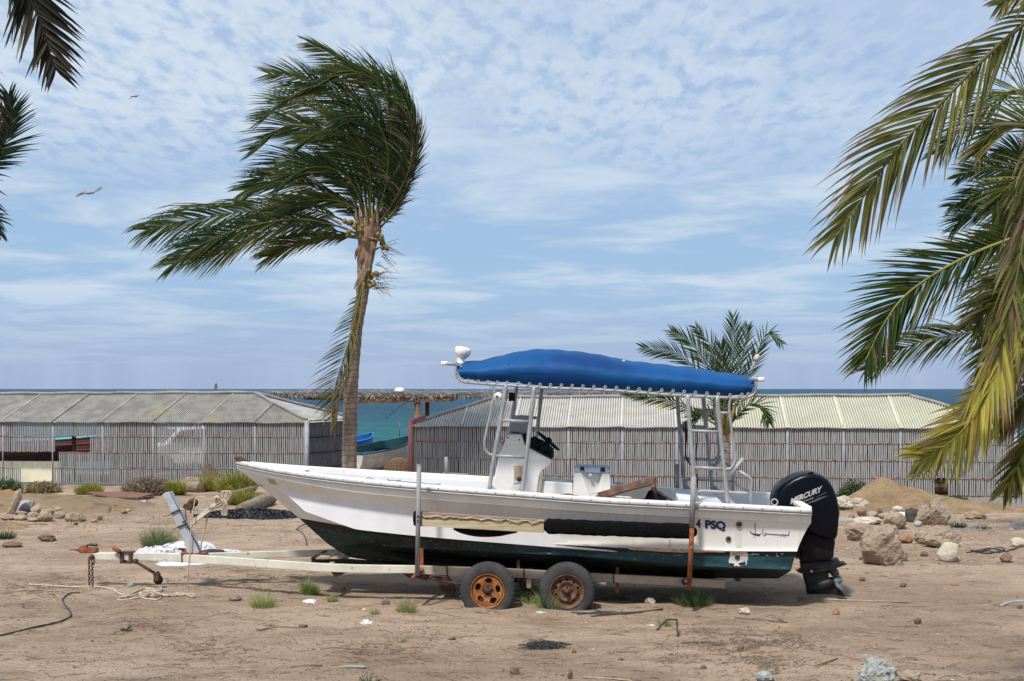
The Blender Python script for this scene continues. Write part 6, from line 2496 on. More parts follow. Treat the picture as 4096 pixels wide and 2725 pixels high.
k_ = .9
DA = 7.4
pa = edge_palm('nearest right-hand palm with a big ragged brown-tipped frond reaching in from the top corner', (2640, 60), DA)
frond(pa, vp([(2640, 60), (2520, -60), (2420, 0), (2355, 56), (2260, 140), (2173, 230), (2072, 335), (1990, 450), (1925, 545)], 0, -.3, DA), 61, 0.654, 0.0222, OLIVE + [(.13, .16, .035), (.20, .20, .05)], rnd, grav=.30, ang=0.69, rach=0.0267, start=.26, sep=True, tip=.5, ragged=.06, rc=(.20, .18, .06), segs=5)
frond(pa, vp([(2640, 60), (2560, -40), (2450, 60), (2400, 250), (2370, 450), (2340, 640), (2300, 800)], 0, -.2, DA - .2), 50, 0.486, 0.0212, OLIVE + BROWN[:1], rnd, grav=.55, ang=0.56, rach=0.0214, start=.40, tip=.55, ragged=.15, rc=(.24, .20, .08), segs=5)
frond(pa, vp([(2640, 60), (2540, -80), (2440, -60), (2370, -30), (2300, 10)], 0, -.5, DA), 27, 0.393, 0.0212, OLIVE + YEL[:1], rnd, grav=.25, ang=0.50, rach=0.0196, start=.4, tip=.5, rc=(.24, .2, .08), segs=4)
frond(pa, vp([(2640, 60), (2580, 200), (2500, 420), (2430, 600), (2400, 700), (2385, 820)], 0, -.2, DA - .2), 37, 0.561, 0.0233, YEL[3:] + OLIVE, rnd, grav=.75, ang=0.62, rach=0.0214, start=.45, tip=.5, ragged=.12, rc=(.3, .25, .1), segs=5)
DB = 8.5
pb = edge_palm('right-hand palm whose long green frond with a pale dotted midrib droops beside the sheds', (2560, 500), DB)
frond(pb, vp([(2560, 500), (2470, 330), (2356, 210), (2274, 245), (2210, 300), (2160, 350)], 0, .5, DB + .8), 84, 0.484, 0.0117, GREEN + OLIVE[:1], rnd, grav=.40, ang=.8, rach=0.0156, start=.3, tip=.15, rc=(.30, .26, .06), segs=4)
frond(pb, vp([(2560, 500), (2440, 500), (2343, 543), (2246, 581), (2149, 632), (2077, 687), (2027, 758), (1992, 830)], 0, -.3, DB), 103, 0.577, 0.0170, GREEN + DARKG[:2], rnd, grav=.22, ang=.80, rach=0.0203, start=.26, tip=.12, ragged=.03, rc=(.42, .40, .12), segs=4)
frond(pb, vp([(2560, 500), (2460, 620), (2350, 715), (2263, 758), (2190, 772), (2111, 790), (2040, 820), (1992, 852)], 0, .6, DB + .6), 91, 0.406, 0.0127, GREEN + OLIVE, rnd, grav=.65, ang=.75, rach=0.0156, start=.35, tip=.2, rc=(.26, .26, .07), segs=4)
frond(pb, vp([(2560, 500), (2470, 430), (2400, 440), (2330, 500), (2290, 560)], 0, .3, DB + .4), 60, 0.390, 0.0127, OLIVE + BROWN[:1], rnd, grav=.5, ang=.7, rach=0.0156, start=.35, tip=.4, rc=(.26, .26, .07), segs=4)
frond(pb, vp([(2560, 500), (2480, 540), (2420, 600), (2360, 640), (2300, 690), (2250, 740)], 0, -.1, DB - .2), 72, 0.484, 0.0201, GREEN + OLIVE, rnd, grav=.45, ang=.8, rach=0.0172, start=.32, tip=.3, rc=(.26, .26, .07), segs=4)
for P_ in ([(2560, 500), (2470, 540), (2400, 560), (2350, 590), (2300, 640), (2270, 700)], [(2560, 500), (2480, 580), (2430, 640), (2390, 700), (2350, 780), (2320, 850)], [(2560, 500), (2480, 440), (2420, 400), (2370, 400), (2320, 430), (2290, 470)], [(2560, 500), (2470, 360), (2400, 290), (2350, 280), (2290, 300), (2250, 350)], [(2560, 500), (2500, 600), (2440, 680), (2370, 720), (2300, 790), (2260, 860)]):
    frond(pb, vp(P_, 0, rnd.uniform(-.1, .5), DB + rnd.uniform(.1, .6)), 66, .46, .017, GREEN + OLIVE + YEL[3:], rnd, grav=.35, ang=.75, rach=.016, start=.3, tip=.2, rc=(.26, .26, .07), segs=4)
DC = 8.7
pc = edge_palm('lower right palm with a sunlit yellow drying frond in front of the right shed', (2520, 700), DC)
frond(pc, vp([(2520, 700), (2450, 740), (2380, 790), (2301, 889), (2250, 950), (2208, 999), (2170, 1030), (2110, 1060)], 0, -.3, DC), 78, 0.467, 0.0269, YEL + [(.26, .27, .05)], rnd, grav=.22, ang=.85, rach=0.0161, start=.34, sep=True, tip=.3, ragged=.04, rc=(.5, .36, .08), segs=4)
frond(pc, vp([(2520, 700), (2440, 660), (2360, 670), (2320, 760), (2290, 860), (2262, 930)], 0, -.4, DC - .4), 50, 0.569, 0.0292, YEL, rnd, grav=.8, ang=.55, rach=0.0146, start=.36, tip=.45, rc=(.4, .32, .1), segs=5)
frond(pc, vp([(2520, 700), (2470, 820), (2420, 930), (2357, 1045), (2335, 1088), (2312, 1130)], 0, -.1, DC + .2), 44, 0.409, 0.0246, OLIVE + YEL[:2], rnd, grav=.35, ang=.75, rach=0.0146, start=.5, tip=.5, rc=(.4, .32, .1), segs=4)
frond(pc, vp([(2520, 700), (2460, 760), (2390, 860), (2340, 940), (2300, 1000)], 0, .3, DC + .3), 40, 0.365, 0.0210, BROWN + OLIVE, rnd, grav=.7, ang=.6, rach=0.0146, start=.4, tip=.7, rc=(.3, .22, .1), segs=4)
DD = 20.0
pd_ = edge_palm('farther dark green palm crown at the right edge, between the near fronds', (2420, 470), DD)
for pts in ([(2420, 470), (2370, 400), (2300, 385), (2240, 390), (2205, 410)], [(2420, 470), (2360, 430), (2290, 430), (2230, 455), (2188, 475)], [(2420, 480), (2350, 470), (2280, 480), (2220, 500), (2190, 530)], [(2420, 490), (2360, 510), (2300, 530), (2240, 560)], [(2420, 470), (2380, 380), (2340, 350), (2290, 350)], [(2420, 480), (2380, 540), (2340, 600), (2310, 660)], [(2420, 470), (2400, 400), (2370, 330)]):
    frond(pd_, vp(pts, 0, rnd.uniform(-.8, .8), DD), 60, .58, .026, DARKG + GREEN[:1], rnd, wind=Vector((-.08, 0, 0)), grav=.5, ang=.75, rach=.022, start=.2, tip=.08, rc=(.1, .11, .04), segs=3)

# ---- palms at the left edge
rnd = random.Random(24)
DL = 6.9
LD = [(.018, .016, .010), (.026, .022, .012), (.020, .026, .010), (.035, .028, .016)]  # shadow-side darkness of these fronds put into the leaf colours
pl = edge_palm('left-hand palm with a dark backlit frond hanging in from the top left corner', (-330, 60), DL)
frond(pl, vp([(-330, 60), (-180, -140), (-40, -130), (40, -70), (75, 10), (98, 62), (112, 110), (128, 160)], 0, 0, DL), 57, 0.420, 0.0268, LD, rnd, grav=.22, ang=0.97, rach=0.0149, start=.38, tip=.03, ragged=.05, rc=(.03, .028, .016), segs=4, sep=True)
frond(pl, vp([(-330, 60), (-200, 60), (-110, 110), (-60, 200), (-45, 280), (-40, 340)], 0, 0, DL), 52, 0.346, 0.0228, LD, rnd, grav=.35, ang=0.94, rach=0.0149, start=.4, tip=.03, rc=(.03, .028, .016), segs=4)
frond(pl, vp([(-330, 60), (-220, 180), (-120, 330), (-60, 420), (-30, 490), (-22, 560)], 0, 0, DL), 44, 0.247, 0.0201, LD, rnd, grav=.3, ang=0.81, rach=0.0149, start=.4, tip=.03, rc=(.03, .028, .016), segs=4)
DM = 7.4
pm = edge_palm('thinner left-hand palm whose curled green frond tip shows at the left edge', (-230, 420), DM)
frond(pm, vp([(-230, 420), (-140, 420), (-60, 400), (0, 345), (22, 290), (27, 255), (20, 218)], 0, 0, DM), 62, 0.259, 0.0144, [(.014, .040, .016), (.020, .052, .018), (.016, .034, .014)], rnd, wind=Vector((.06, 0, 0)), grav=.16, ang=.85, rach=0.0130, start=.3, tip=.02, rc=(.04, .05, .02), segs=4, ragged=.04)
frond(pm, vp([(-230, 420), (-160, 470), (-80, 480), (-20, 500), (0, 540)], 0, 0, DM), 40, 0.187, 0.0144, DARKG, rnd, grav=.3, ang=.7, rach=0.0130, start=.3, tip=.02, rc=(.04, .05, .02), segs=4)


# the rest of each crown, away from the frame
rnd = random.Random(29)
for t_, crown, D, sg, pal in ((pa, (2640, 60), DA, 1, OLIVE), (pb, (2560, 500), DB, 1, GREEN), (pc, (2520, 700), DC, 1, OLIVE), (pd_, (2420, 470), DD, 1, DARKG), (pl, (-330, 60), DL, -1, LD), (pm, (-230, 420), DM, -1, DARKG)):
    c = V(crown[0], crown[1], D)
    for k in range(8):
        a = -1.2 + 2.4 * k / 7
        h = rnd.uniform(.2, 1.0)
        d = Vector((sg * math.cos(a), math.sin(a) * (1 if sg > 0 else .8), 0))
        P = [c, c + d * .45 + Vector((0, 0, .35 * h + .1)), c + d * 1.1 + Vector((0, 0, .35 * h)), c + d * 1.7 - Vector((0, 0, .5 - .3 * h)), c + d * 2.0 - Vector((0, 0, 1.0 - .3 * h))]
        frond(t_, P, 44, .50, .026, pal, rnd, grav=.4, ang=.75, rach=.022, start=.18, segs=3, tip=.2, rc=(.2, .19, .06))
    m = MB().tube([c - Vector((0, 0, .5)), c - Vector((0, 0, .15)), c + Vector((0, 0, .10)), c + Vector((0, 0, .28))], [.14, .18, .15, .04], 12)
    m.build('crown_sheath', MAT['fibre'], t_)


# ================================================================ grass, bushes
def tuft(name, label, cat, x, y, wv_, hv_, n, pal, seed, group=None, lean=.35, thick=.0055, seeds=False, bushy=False):
    """plant rooted at view x, y; width and height in view pixels"""
    r = random.Random(seed)
    c = GV(x, y)
    px_ = c.y / 2696.0
    W_, H_ = wv_ * px_ / 2, hv_ * px_
    m = MB()
    t = thing(name, label, cat, c, group)
    for i in range(n):
        a = r.uniform(0, 2 * PI)
        rad = math.sqrt(r.random())
        b = c + Vector((math.cos(a) * rad * W_ * (.75 if bushy else .55), math.sin(a) * rad * W_ * .5, 0))
        b.z = gh(b.x, b.y) - .005
        env = math.sqrt(max(0.05, 1 - rad * rad * .85))
        if bushy:
            b.z += r.random() ** 1.3 * H_ * env * .9
            d = Vector((r.gauss(0, 1), r.gauss(0, 1), r.gauss(.5, .8)))
            L = r.uniform(.05, .13) * (.6 + H_)
            th_ = thick * r.uniform(.8, 1.8)
        else:
            d = Vector((math.cos(a) * rad * lean * 2.2 + r.gauss(0, .3), math.sin(a) * rad * lean * 2 + r.gauss(0, .3), 1))
            L = H_ * env * r.uniform(.45, 1.12)
            th_ = thick
        cc = r.choice(pal)
        k = r.uniform(.7, 1.25)
        blade(m, b, d, L, th_, tuple(x_ * k for x_ in cc), r.uniform(0, .35), 3 if not bushy else 2, Vector((r.gauss(0, 1), r.gauss(0, 1), 0.01)))
        if not bushy and r.random() < .5:
            # small side shoots
            p = b + d.normalized() * L * r.uniform(.4, .8)
            d2 = d.normalized() + Vector((r.gauss(0, .6), r.gauss(0, .6), .2))
            blade(m, p, d2, L * .3, thick * .9, tuple(x_ * k for x_ in cc), .2, 2, Vector((r.gauss(0, 1), r.gauss(0, 1), 0.01)))
    m.build('leaves', MAT['grass'], t, fix=False)
    if bushy:
        m = MB()
        for i in range(26):
            a = r.uniform(0, 2 * PI)
            e = Vector((math.cos(a) * W_ * .6 * r.random(), math.sin(a) * W_ * .4 * r.random(), H_ * r.uniform(.5, .9)))
            m.tube([c + e * .05 - Vector((0, 0, .02)), c + e * .5 + Vector((r.uniform(-.05, .05), 0, 0)), c + e], [.012, .008, .004], 4)
        m.build('stem', MAT['twig'], t)
    return t


LIME = [(.30, .40, .11), (.24, .36, .10), (.42, .45, .17), (.20, .32, .09)]
STRAW = [(.46, .40, .22), (.38, .33, .17), (.33, .33, .12)]
OLV = [(.38, .36, .07), (.46, .41, .10), (.28, .29, .07), (.20, .22, .06)]
DRY = [(.30, .23, .16), (.22, .165, .115), (.38, .30, .21), (.17, .13, .09)]
BUSHG = [(.045, .095, .03), (.065, .13, .04), (.035, .07, .025), (.09, .14, .05)]
G1 = 'small grass tufts in front of the trailer'
tuft('grass_tuft', 'wide yellow-green tuft on the sand under the trailer arm, leftmost of the small tufts', 'grass', 605, 1398, 80, 55, 312, LIME + STRAW[:1], 41, G1)
tuft('grass_tuft', 'upright green tuft just right of and behind the wide one under the trailer arm', 'grass', 714, 1368, 66, 52, 360, LIME, 42, G1, lean=.25)
tuft('grass_tuft', 'little green tuft right of the white plastic scrap', 'grass', 765, 1385, 34, 32, 120, LIME, 43, G1)
tuft('grass_tuft', 'sparse straw tuft with a green heart, left of the front wheel', 'grass', 935, 1408, 66, 50, 228, STRAW + LIME, 44, G1)
tuft('grass_tuft', 'tiny pale tuft left of the sparse straw one', 'grass', 862, 1414, 34, 29, 96, STRAW + LIME[:1], 45, G1)
tuft('grass_tuft', 'green weedy tuft growing against the rear wheel', 'grass', 1268, 1398, 100, 71, 456, LIME, 46, None, lean=.5)
tuft('grass_tuft', 'bushy green weed at the foot of the rusty guide post', 'grass', 1595, 1392, 126, 57, 744, [(.13, .19, .07), (.09, .15, .055), (.17, .22, .10)], 47, None, lean=.7)
tuft('grass_tuft', 'faint low tuft between the wheels, right of the front tyre', 'grass', 1215, 1390, 40, 46, 72, LIME, 48)
tuft('grass_tuft', 'thin weed sprig on the sand right of the rear wheel', 'grass', 1430, 1382, 60, 34, 60, [(.13, .19, .07), (.12, .12, .06)], 49)
tuft('green_seedling', 'dark green upright seedling at the bottom edge of the picture', 'plant', 851, 1590, 46, 62, 70, [(.05, .13, .06), (.08, .17, .08)], 50, lean=.4, thick=.016)
tuft('grass_tuft', 'small straw sprig behind the bent black stick', 'grass', 1530, 1440, 44, 39, 72, STRAW + LIME[:1], 51)
tuft('grass_tuft', 'low yellowish patch of grass in the left foreground middle', 'grass', 625, 1442, 60, 11, 144, STRAW + OLV[2:], 52)
tuft('grass_tuft', 'small green sprout below the trailer tongue rope end', 'grass', 925, 1480, 26, 20, 72, LIME, 53)
tuft('weed', 'green weed growing behind the heap of white plastic', 'plant', 365, 1256, 120, 59, 840, [(.20, .27, .13), (.16, .23, .10), (.28, .33, .13)], 54, lean=.5, thick=.008)
tuft('weed', 'dark grey-green weed at the left edge below the rock pile', 'plant', 14, 1240, 60, 32, 312, [(.07, .10, .05), (.10, .13, .07)], 55, lean=.5, thick=.008)
tuft('dry_bush', 'large dry brown bush against the left shed wall', 'bush', 345, 1138, 170, 46, 4600, DRY, 61, None, bushy=True, thick=.018)
tuft('dry_bush', 'small dry brown bush below the cream wall', 'bush', 100, 1134, 110, 30, 2000, DRY + OLV[:1], 62, None, bushy=True, thick=.018)
tuft('dry_bush', 'dry brush standing behind the palm logs by the shed wall', 'bush', 425, 1108, 120, 52, 1680, DRY, 69, None, bushy=True, thick=.010)
tuft('grass_clump', 'olive yellow grass clump left of the large dry bush', 'grass', 205, 1138, 90, 34, 1560, OLV, 63, None, lean=.5, thick=.018)
tuft('grass_clump', 'olive grass clump at the right foot of the large dry bush', 'grass', 405, 1140, 56, 50, 960, OLV, 64, None, lean=.4, thick=.018)
tuft('grass_clump', 'tall yellow grass clump left of the boat bow by the shed', 'grass', 545, 1140, 110, 71, 2400, OLV, 65, None, lean=.4, thick=.018)
tuft('grass_clump', 'lower yellow grass clump between the palm log and the tall clump', 'grass', 485, 1130, 60, 48, 960, OLV, 66, None, lean=.4, thick=.018)
tuft('grass_clump', 'trailing yellow-green grass hanging over the sand below the bow rope', 'grass', 560, 1162, 100, 52, 1560, OLV, 67, None, lean=.6, thick=.018)
tuft('green_bush', 'dark green bush at the left edge in front of the slats', 'bush', 14, 1136, 100, 40, 1600, BUSHG, 68, None, bushy=True, thick=.02)
tuft('green_bush', 'green leafy bush beside the outboard motor, against the right shed', 'bush', 1968, 1160, 110, 62, 2600, BUSHG, 70, None, bushy=True, thick=.02)
tuft('green_bush', 'low dark green creeper at the foot of the right shed wall', 'bush', 2205, 1158, 70, 20, 700, BUSHG, 71, None, bushy=True, thick=.018)
tuft('weed', 'sprig of green weed beside the tall upright rock', 'plant', 2205, 1215, 44, 25, 144, BUSHG, 72, lean=.7, thick=.018)
tuft('weed', 'thin weed line growing right of the rocks', 'plant', 2262, 1217, 70, 13, 156, BUSHG, 73, lean=.9, thick=.010)
tuft('weed', 'small sprigs behind the boat stern by the shed foot', 'plant', 1762, 1150, 60, 29, 240, [(.16, .2, .08), (.1, .15, .06)], 74, lean=.5, thick=.010)
tuft('dry_bush', 'dry tan brush seen over the boat beside the wheelbarrow', 'bush', 1500, 1150, 70, 41, 600, DRY, 75, None, bushy=True, thick=.018)
# ground-hugging sprouts nobody could count
r = random.Random(77)
m = MB()
for i in range(260):
    xv = r.choice([r.uniform(1480, 2357), r.uniform(600, 1500), r.uniform(0, 2357)])
    yv = r.uniform(1395, 1560) if r.random() < .8 else r.uniform(1200, 1400)
    c = GV(xv, yv)
    if abs(c.x) > 16:
        continue
    pal = LIME if r.random() < .5 else STRAW
    for k in range(r.randint(5, 16)):
        b = c + Vector((r.gauss(0, .05), r.gauss(0, .04), 0))
        b.z = gh(b.x, b.y)
        cc = r.choice(pal)
        blade(m, b, (r.gauss(0, .8), r.gauss(0, .8), .6), r.uniform(.015, .06), .005, cc, .3, 2, Vector((r.gauss(0, 1), r.gauss(0, 1), .01)))
o = m.build('ground_cover', MAT['grass'], fix=False)
tag(o, 'scattered tiny green and straw sprouts all over the sand', 'ground cover', kind='stuff')

# ================================================================ rocks
def ico(sub):
    bm = bmesh.new()
    bmesh.ops.create_icosphere(bm, subdivisions=sub, radius=1.0)
    v = [x.co.copy() for x in bm.verts]
    f = [tuple(q.index for q in x.verts) for x in bm.faces]
    bm.free()
    return v, f


ICO = {k: ico(k) for k in (1, 2, 3, 4)}


def rock(label, xv, yb, wv_, hv_, mat='coral', seed=0, name='rock', cat='rock', group=None, sub=4, rough=.30, lean=0.0, depth=.8, sink=.10, big=True):
    """rock whose base shows at view xv, yb, sized in view pixels"""
    c = GV(xv, yb)
    px_ = c.y / 2696.0
    W_, H_ = wv_ * px_ / 2 * (1.12 if big else .66), hv_ * px_ / 2 * (1.3 if big else .8)
    c.y += W_ * depth * .6
    V_, F_ = ICO[sub]
    off = Vector((seed * 3.7, seed * 1.3, seed * 2.1))
    cuts = []
    r = random.Random(seed + 5)
    for _ in range(7):
        n = Vector((r.gauss(0, 1), r.gauss(0, 1), r.gauss(.2, .8))).normalized()
        cuts.append((n, r.uniform(.62, .9)))
    vs = []
    for v in V_:
        p = v.copy()
        for n, d in cuts:
            k = p.dot(n) - d
            if k > 0:
                p -= n * k * .85
        q = v * 1.0
        p *= 1 + rough * .5 * noise.noise(q * 1.3 + off) + rough * .38 * noise.noise(q * 3.1 + off) + rough * .22 * noise.noise(q * 8 + off) + rough * .12 * noise.noise(q * 17 + off)
        z = p.z * H_ * (1 + sink)
        vs.append(Vector((p.x * W_ * 1.08 + lean * (z + H_), p.y * W_ * depth, z)))
    o = MB().add(vs, F_, 0, sub > 2 and rough < .2).build(name, MAT[mat], fix=False)
    o.location = (c.x, c.y, gh(c.x, c.y) + H_ * (1 - sink))
    tag(o, label, cat, group)
    return o


def K(x, y):
    a = cK(x, y)
    return a[0] / VS, a[1] / VS


def L_(x, y):
    a = cL(x, y)
    return a[0] / VS, a[1] / VS


kz = 1 / (1.96 * VS)
RK = [
    ('biggest tan coral boulder on the sand right of the outboard motor', 1062, 1500, 275, 245, 'coral', 1, .34, 0),
    ('small round rock tucked behind the right side of the biggest boulder', 1205, 1455, 62, 80, 'coral', 2, .25, 0),
    ('blocky tan rock behind and left of the biggest boulder', 880, 1308, 190, 128, 'coral', 3, .34, 0),
    ('long rough boulder right of centre, the wider of a touching pair', 1530, 1358, 235, 118, 'coral', 4, .34, 0),
    ('pitted rock leaning on the left of the long rough boulder', 1365, 1332, 112, 84, 'coral', 5, .34, 0),
    ('smooth pale cream rock alone in front of the long rough boulder', 1572, 1468, 155, 120, 'coral_pale', 6, .16, 0),
    ('tall upright coral slab at the foot of the sand heap', 1490, 1185, 150, 172, 'coral', 7, .34, 0),
    ('broad low coral rock joined to the left of the tall upright slab', 1395, 1180, 150, 120, 'coral', 8, .34, 0),
    ('rounded brown rock with dried weed in the middle of the right rubble', 1150, 1208, 150, 105, 'coral', 9, .25, 0),
    ('flat low rock at the right end of the sand heap', 1785, 1135, 145, 48, 'coral', 10, .25, 0),
    ('whitish long stone lying above the blocky tan rock', 940, 1180, 190, 50, 'coral_pale', 11, .25, 0),
    ('rubbly pale rock just right of the motor cowl', 735, 1062, 140, 84, 'coral_pale', 12, .4, 0),
    ('second rubbly rock between the motor and the sand heap', 870, 1055, 120, 70, 'coral_pale', 13, .4, 0),
    ('dark purple-brown stone below the rubbly rocks', 890, 1112, 74, 48, 'brown_stone', 14, .2, 0),
    ('dark block standing in the rubble left of the pale pointed stone', 1022, 1108, 52, 50, 'brown_stone', 15, .3, 0),
    ('long brown stone lying under the dark block', 1080, 1130, 110, 40, 'coral', 16, .2, 0),
    ('pale pointed stone on top of the rubble', 1165, 1078, 72, 44, 'coral_pale', 17, .34, 0),
    ('low tan stone left of the long brown stone', 970, 1118, 90, 36, 'coral', 18, .25, 0),
    ('smooth blue-grey stone in front of the burnt drum', 1320, 1192, 66, 36, 'slab', 19, .06, 0),
    ('orange-tinged stone right of the biggest boulder', 1232, 1322, 84, 46, 'orange_stone', 20, .3, 0),
    ('bright orange-brown stone by the blue plastic scrap', 800, 1135, 40, 40, 'orange_stone', 21, .25, 0),
    ('whitish rock cut by the right edge of the picture', 2110, 1350, 90, 58, 'coral_pale', 22, .3, 0),
    ('brown rock near the right edge below the black cable', 2020, 1470, 88, 56, 'brown_stone', 23, .22, 0),
    ('small grey cobble between the big boulder and the cream rock', 1372, 1425, 52, 32, 'brown_stone', 24, .2, 0),
    ('low tan rock half buried left of the long rough boulder pair', 900, 1455, 70, 50, 'coral', 25, .3, 0),
    ('small rubble rock at the right foot of the sand heap', 1640, 1050, 90, 50, 'coral', 26, .34, 0),
]
for lb, x, y, w_, h_, mt, sd_, ro, ln in RK:
    xv, yv = K(x, y)
    rock(lb, xv, yv, w_ * kz, h_ * kz, mt, sd_, rough=ro, lean=ln, sub=4 if w_ > 60 else 3, group='stones right of the motor')
kl = 1 / (3.367 * VS)
RL = [
    ('tall leaning tan stone standing at the left end of the left rock pile', 125, 535, 110, 262, 'coral', 31, .22, .35),
    ('grey-blue angular slab behind the leaning stone', 315, 520, 260, 132, 'slab', 32, .22, 0),
    ('round tan rock in the middle of the pile, right of the slab', 500, 528, 190, 104, 'coral', 33, .28, 0),
    ('rock topping the right part of the left pile', 690, 490, 130, 66, 'coral', 34, .28, 0),
    ('small rock right of the one topping the pile', 765, 522, 90, 80, 'coral', 35, .28, 0),
    ('tan rock under the two topping the left pile', 605, 560, 170, 80, 'coral', 36, .28, 0),
    ('front rock with a dark underside in the left pile', 595, 636, 170, 112, 'coral', 37, .3, 0),
    ('low front rock left of the dark-sided one', 430, 600, 140, 78, 'coral', 38, .28, 0),
    ('flat front rock of the left pile below the slab', 275, 612, 165, 60, 'coral', 39, .28, 0),
    ('long flat rock at the very left of the pile foot', 100, 612, 210, 58, 'coral', 40, .28, 0),
    ('small wedge rock at the foot of the left pile', 445, 630, 165, 44, 'coral', 41, .28, 0),
    ('right end rock of the left pile, shaded on its right', 800, 592, 140, 74, 'coral', 42, .3, 0),
    ('broad separate rock right of the left pile', 985, 636, 240, 104, 'coral', 43, .28, 0),
    ('thin flat rock between the slab and the front rocks', 265, 545, 140, 44, 'coral', 44, .28, 0),
    ('small dark block by itself right of the broad rock', 1335, 615, 60, 52, 'brown_stone', 45, .24, 0),
    ('flat tan stone left of the small dark block', 1262, 640, 84, 30, 'coral', 46, .2, 0),
    ('orange-brown stone on the sand below the red board', 1665, 522, 80, 42, 'orange_stone', 47, .2, 0),
    ('pale stone touching the orange-brown one', 1722, 500, 50, 36, 'coral_pale', 48, .3, 0),
    ('lone dark pebble below the broad separate rock', 1015, 682, 50, 42, 'brown_stone', 49, .3, 0),
    ('dark stone at the left edge beside the leaning stone', 10, 490, 70, 70, 'brown_stone', 50, .2, 0),
]
for lb, x, y, w_, h_, mt, sd_, ro, ln in RL:
    xv, yv = L_(x, y)
    rock(lb, xv, yv, w_ * kl, h_ * kl, mt, sd_, rough=ro, lean=ln, sub=4 if w_ > 80 else 3, group='stones of the left pile')
rock('grey barnacled rock cut off by the bottom edge of the picture', 2022, 1588, 78, 56, 'barnacle', 51, rough=.5, group='foreground stones')
rock('small grey stone at the bottom edge left of the barnacled rock', 1762, 1572, 34, 20, 'barnacle', 52, rough=.35, sub=3, group='foreground stones')
rock('small grey stone at the bottom edge right of the barnacled rock', 2100, 1572, 50, 20, 'coral', 53, rough=.35, sub=3, group='foreground stones')
# husks, shells and small stones on the open sand
SM = [
    ('grey curled coconut husk in the left foreground', 287, 1452, 40, 22, 'husk_grey', 61), ('grey coconut husk right of the pale rope', 540, 1384, 44, 20, 'husk_grey', 62),
    ('brown husk behind the coiled rope by the drawbar', 298, 1350, 24, 14, 'slab', 63), ('brown husk at the start of the pale rope', 363, 1378, 28, 12, 'husk', 64),
    ('husk left of the sparse straw grass tuft', 887, 1394, 28, 22, 'husk_grey', 65), ('brown husk in the middle foreground', 697, 1446, 32, 12, 'husk', 66),
    ('pale stone right of the rear wheel', 1497, 1391, 34, 18, 'coral_pale', 67), ('dark round nut in the right foreground', 1705, 1500, 22, 18, 'husk', 68),
    ('orange-brown nut right of the trailer end', 1926, 1416, 26, 18, 'orange_stone', 69), ('dark nut far right of the trailer', 2114, 1436, 24, 18, 'husk', 70),
    ('striped shell near the bottom edge', 1778, 1552, 36, 14, 'husk_grey', 71), ('brown nuts near the bottom edge, the left one', 1184, 1552, 34, 18, 'husk', 72),
    ('brown nut standing near the bottom edge right of the first', 1312, 1562, 18, 26, 'husk', 73), ('small black stone right of the burnt wire heap', 1322, 1503, 16, 10, 'brown_stone', 74),
    ('pale crumbly stone in front of the trailer end', 1714, 1414, 36, 20, 'coral_pale', 75), ('red-brown stone in the shade behind the stern', 1698, 1338, 24, 12, 'orange_stone', 76),
    ('dark brown husk right of the seedling', 1985, 1338, 22, 12, 'husk', 77), ('flat brown husk on the sand right of the motor', 2080, 1352, 26, 14, 'husk', 78),
    ('brown stub of wood near the bottom right', 2102, 1522, 36, 10, 'husk', 79), ('dark husk far left below the rock pile', 103, 1246, 56, 20, 'husk', 80),
    ('reddish palm stub at the left edge below the weed', 24, 1260, 66, 16, 'husk', 81), ('small pale pebble under the drawbar', 838, 1407, 14, 8, 'coral_pale', 82),
    ('brown stub left of the front wheel', 935 - 145, 1360, 18, 14, 'husk', 83), ('brown leaf stub on the sand far right', 2200, 1350, 24, 8, 'orange_stone', 84),
    ('dark nut at the right edge', 2349, 1402, 18, 14, 'husk', 85), ('small stone beside the trailer grass', 1430, 1520, 14, 8, 'brown_stone', 86),
    ('brown curl of husk in the lower right foreground', 1620, 1540, 20, 10, 'husk', 87), ('dark husk on the sand near the bottom centre', 1040, 1474, 26, 10, 'husk', 88)]
for i, (lb, x, y, w_, h_, mt, sd_) in enumerate(SM):
    nm = 'coconut_husk' if mt.startswith('husk') else 'stone'
    rock(lb, x, y, w_, h_, mt, sd_, name=nm, cat='husk' if nm == 'coconut_husk' else 'stone', group='small litter on the sand', sub=3, rough=.4, depth=.8, sink=.2, big=False)


# ================================================================ heaps and sheets
def heap(name, label, cat, x, D, rx, ry, h, mat, seed, lobes=(), rough=.05, n=70, kind=None):
    m = MB()
    rows = []
    cx = (x - 1178.5) / 2696 * D
    for i in range(n + 1):
        row = []
        for j in range(n + 1):
            u, v = i / n * 2 - 1, j / n * 2 - 1
            px_, py_ = cx + u * rx, D + v * ry
            z = h * max(0, 1 - (u * u * 1.5 + v * v * 1.5) ** .62)
            for (lx, ly, lr, lh) in lobes:
                d2 = ((u - lx) ** 2 + (v - ly) ** 2) / (lr * lr)
                z = max(z, lh * max(0, 1 - d2 ** .6)) + .25 * lh * math.exp(-d2 * 2)
            e = min(1, (1 - max(abs(u), abs(v))) * 5)
            z *= e
            z += rough * (noise.noise(Vector((px_ * 2.2, py_ * 2.2, seed))) + .5 * noise.noise(Vector((px_ * 6, py_ * 6, seed))) + .25 * noise.noise(Vector((px_ * 15, py_ * 15, seed)))) * min(1, z / (.3 * h) + .1) * e
            g = gh(px_, py_)
            row.append(Vector((px_, py_, g + z - .012 - (.04 if e <= 0 else 0))))
        rows.append(row)
    m.grid(rows)
    o = m.build(name, MAT[mat], fix=False)
    rebase(o, (cx, D, 0))
    return tag(o, label, cat, kind=kind)


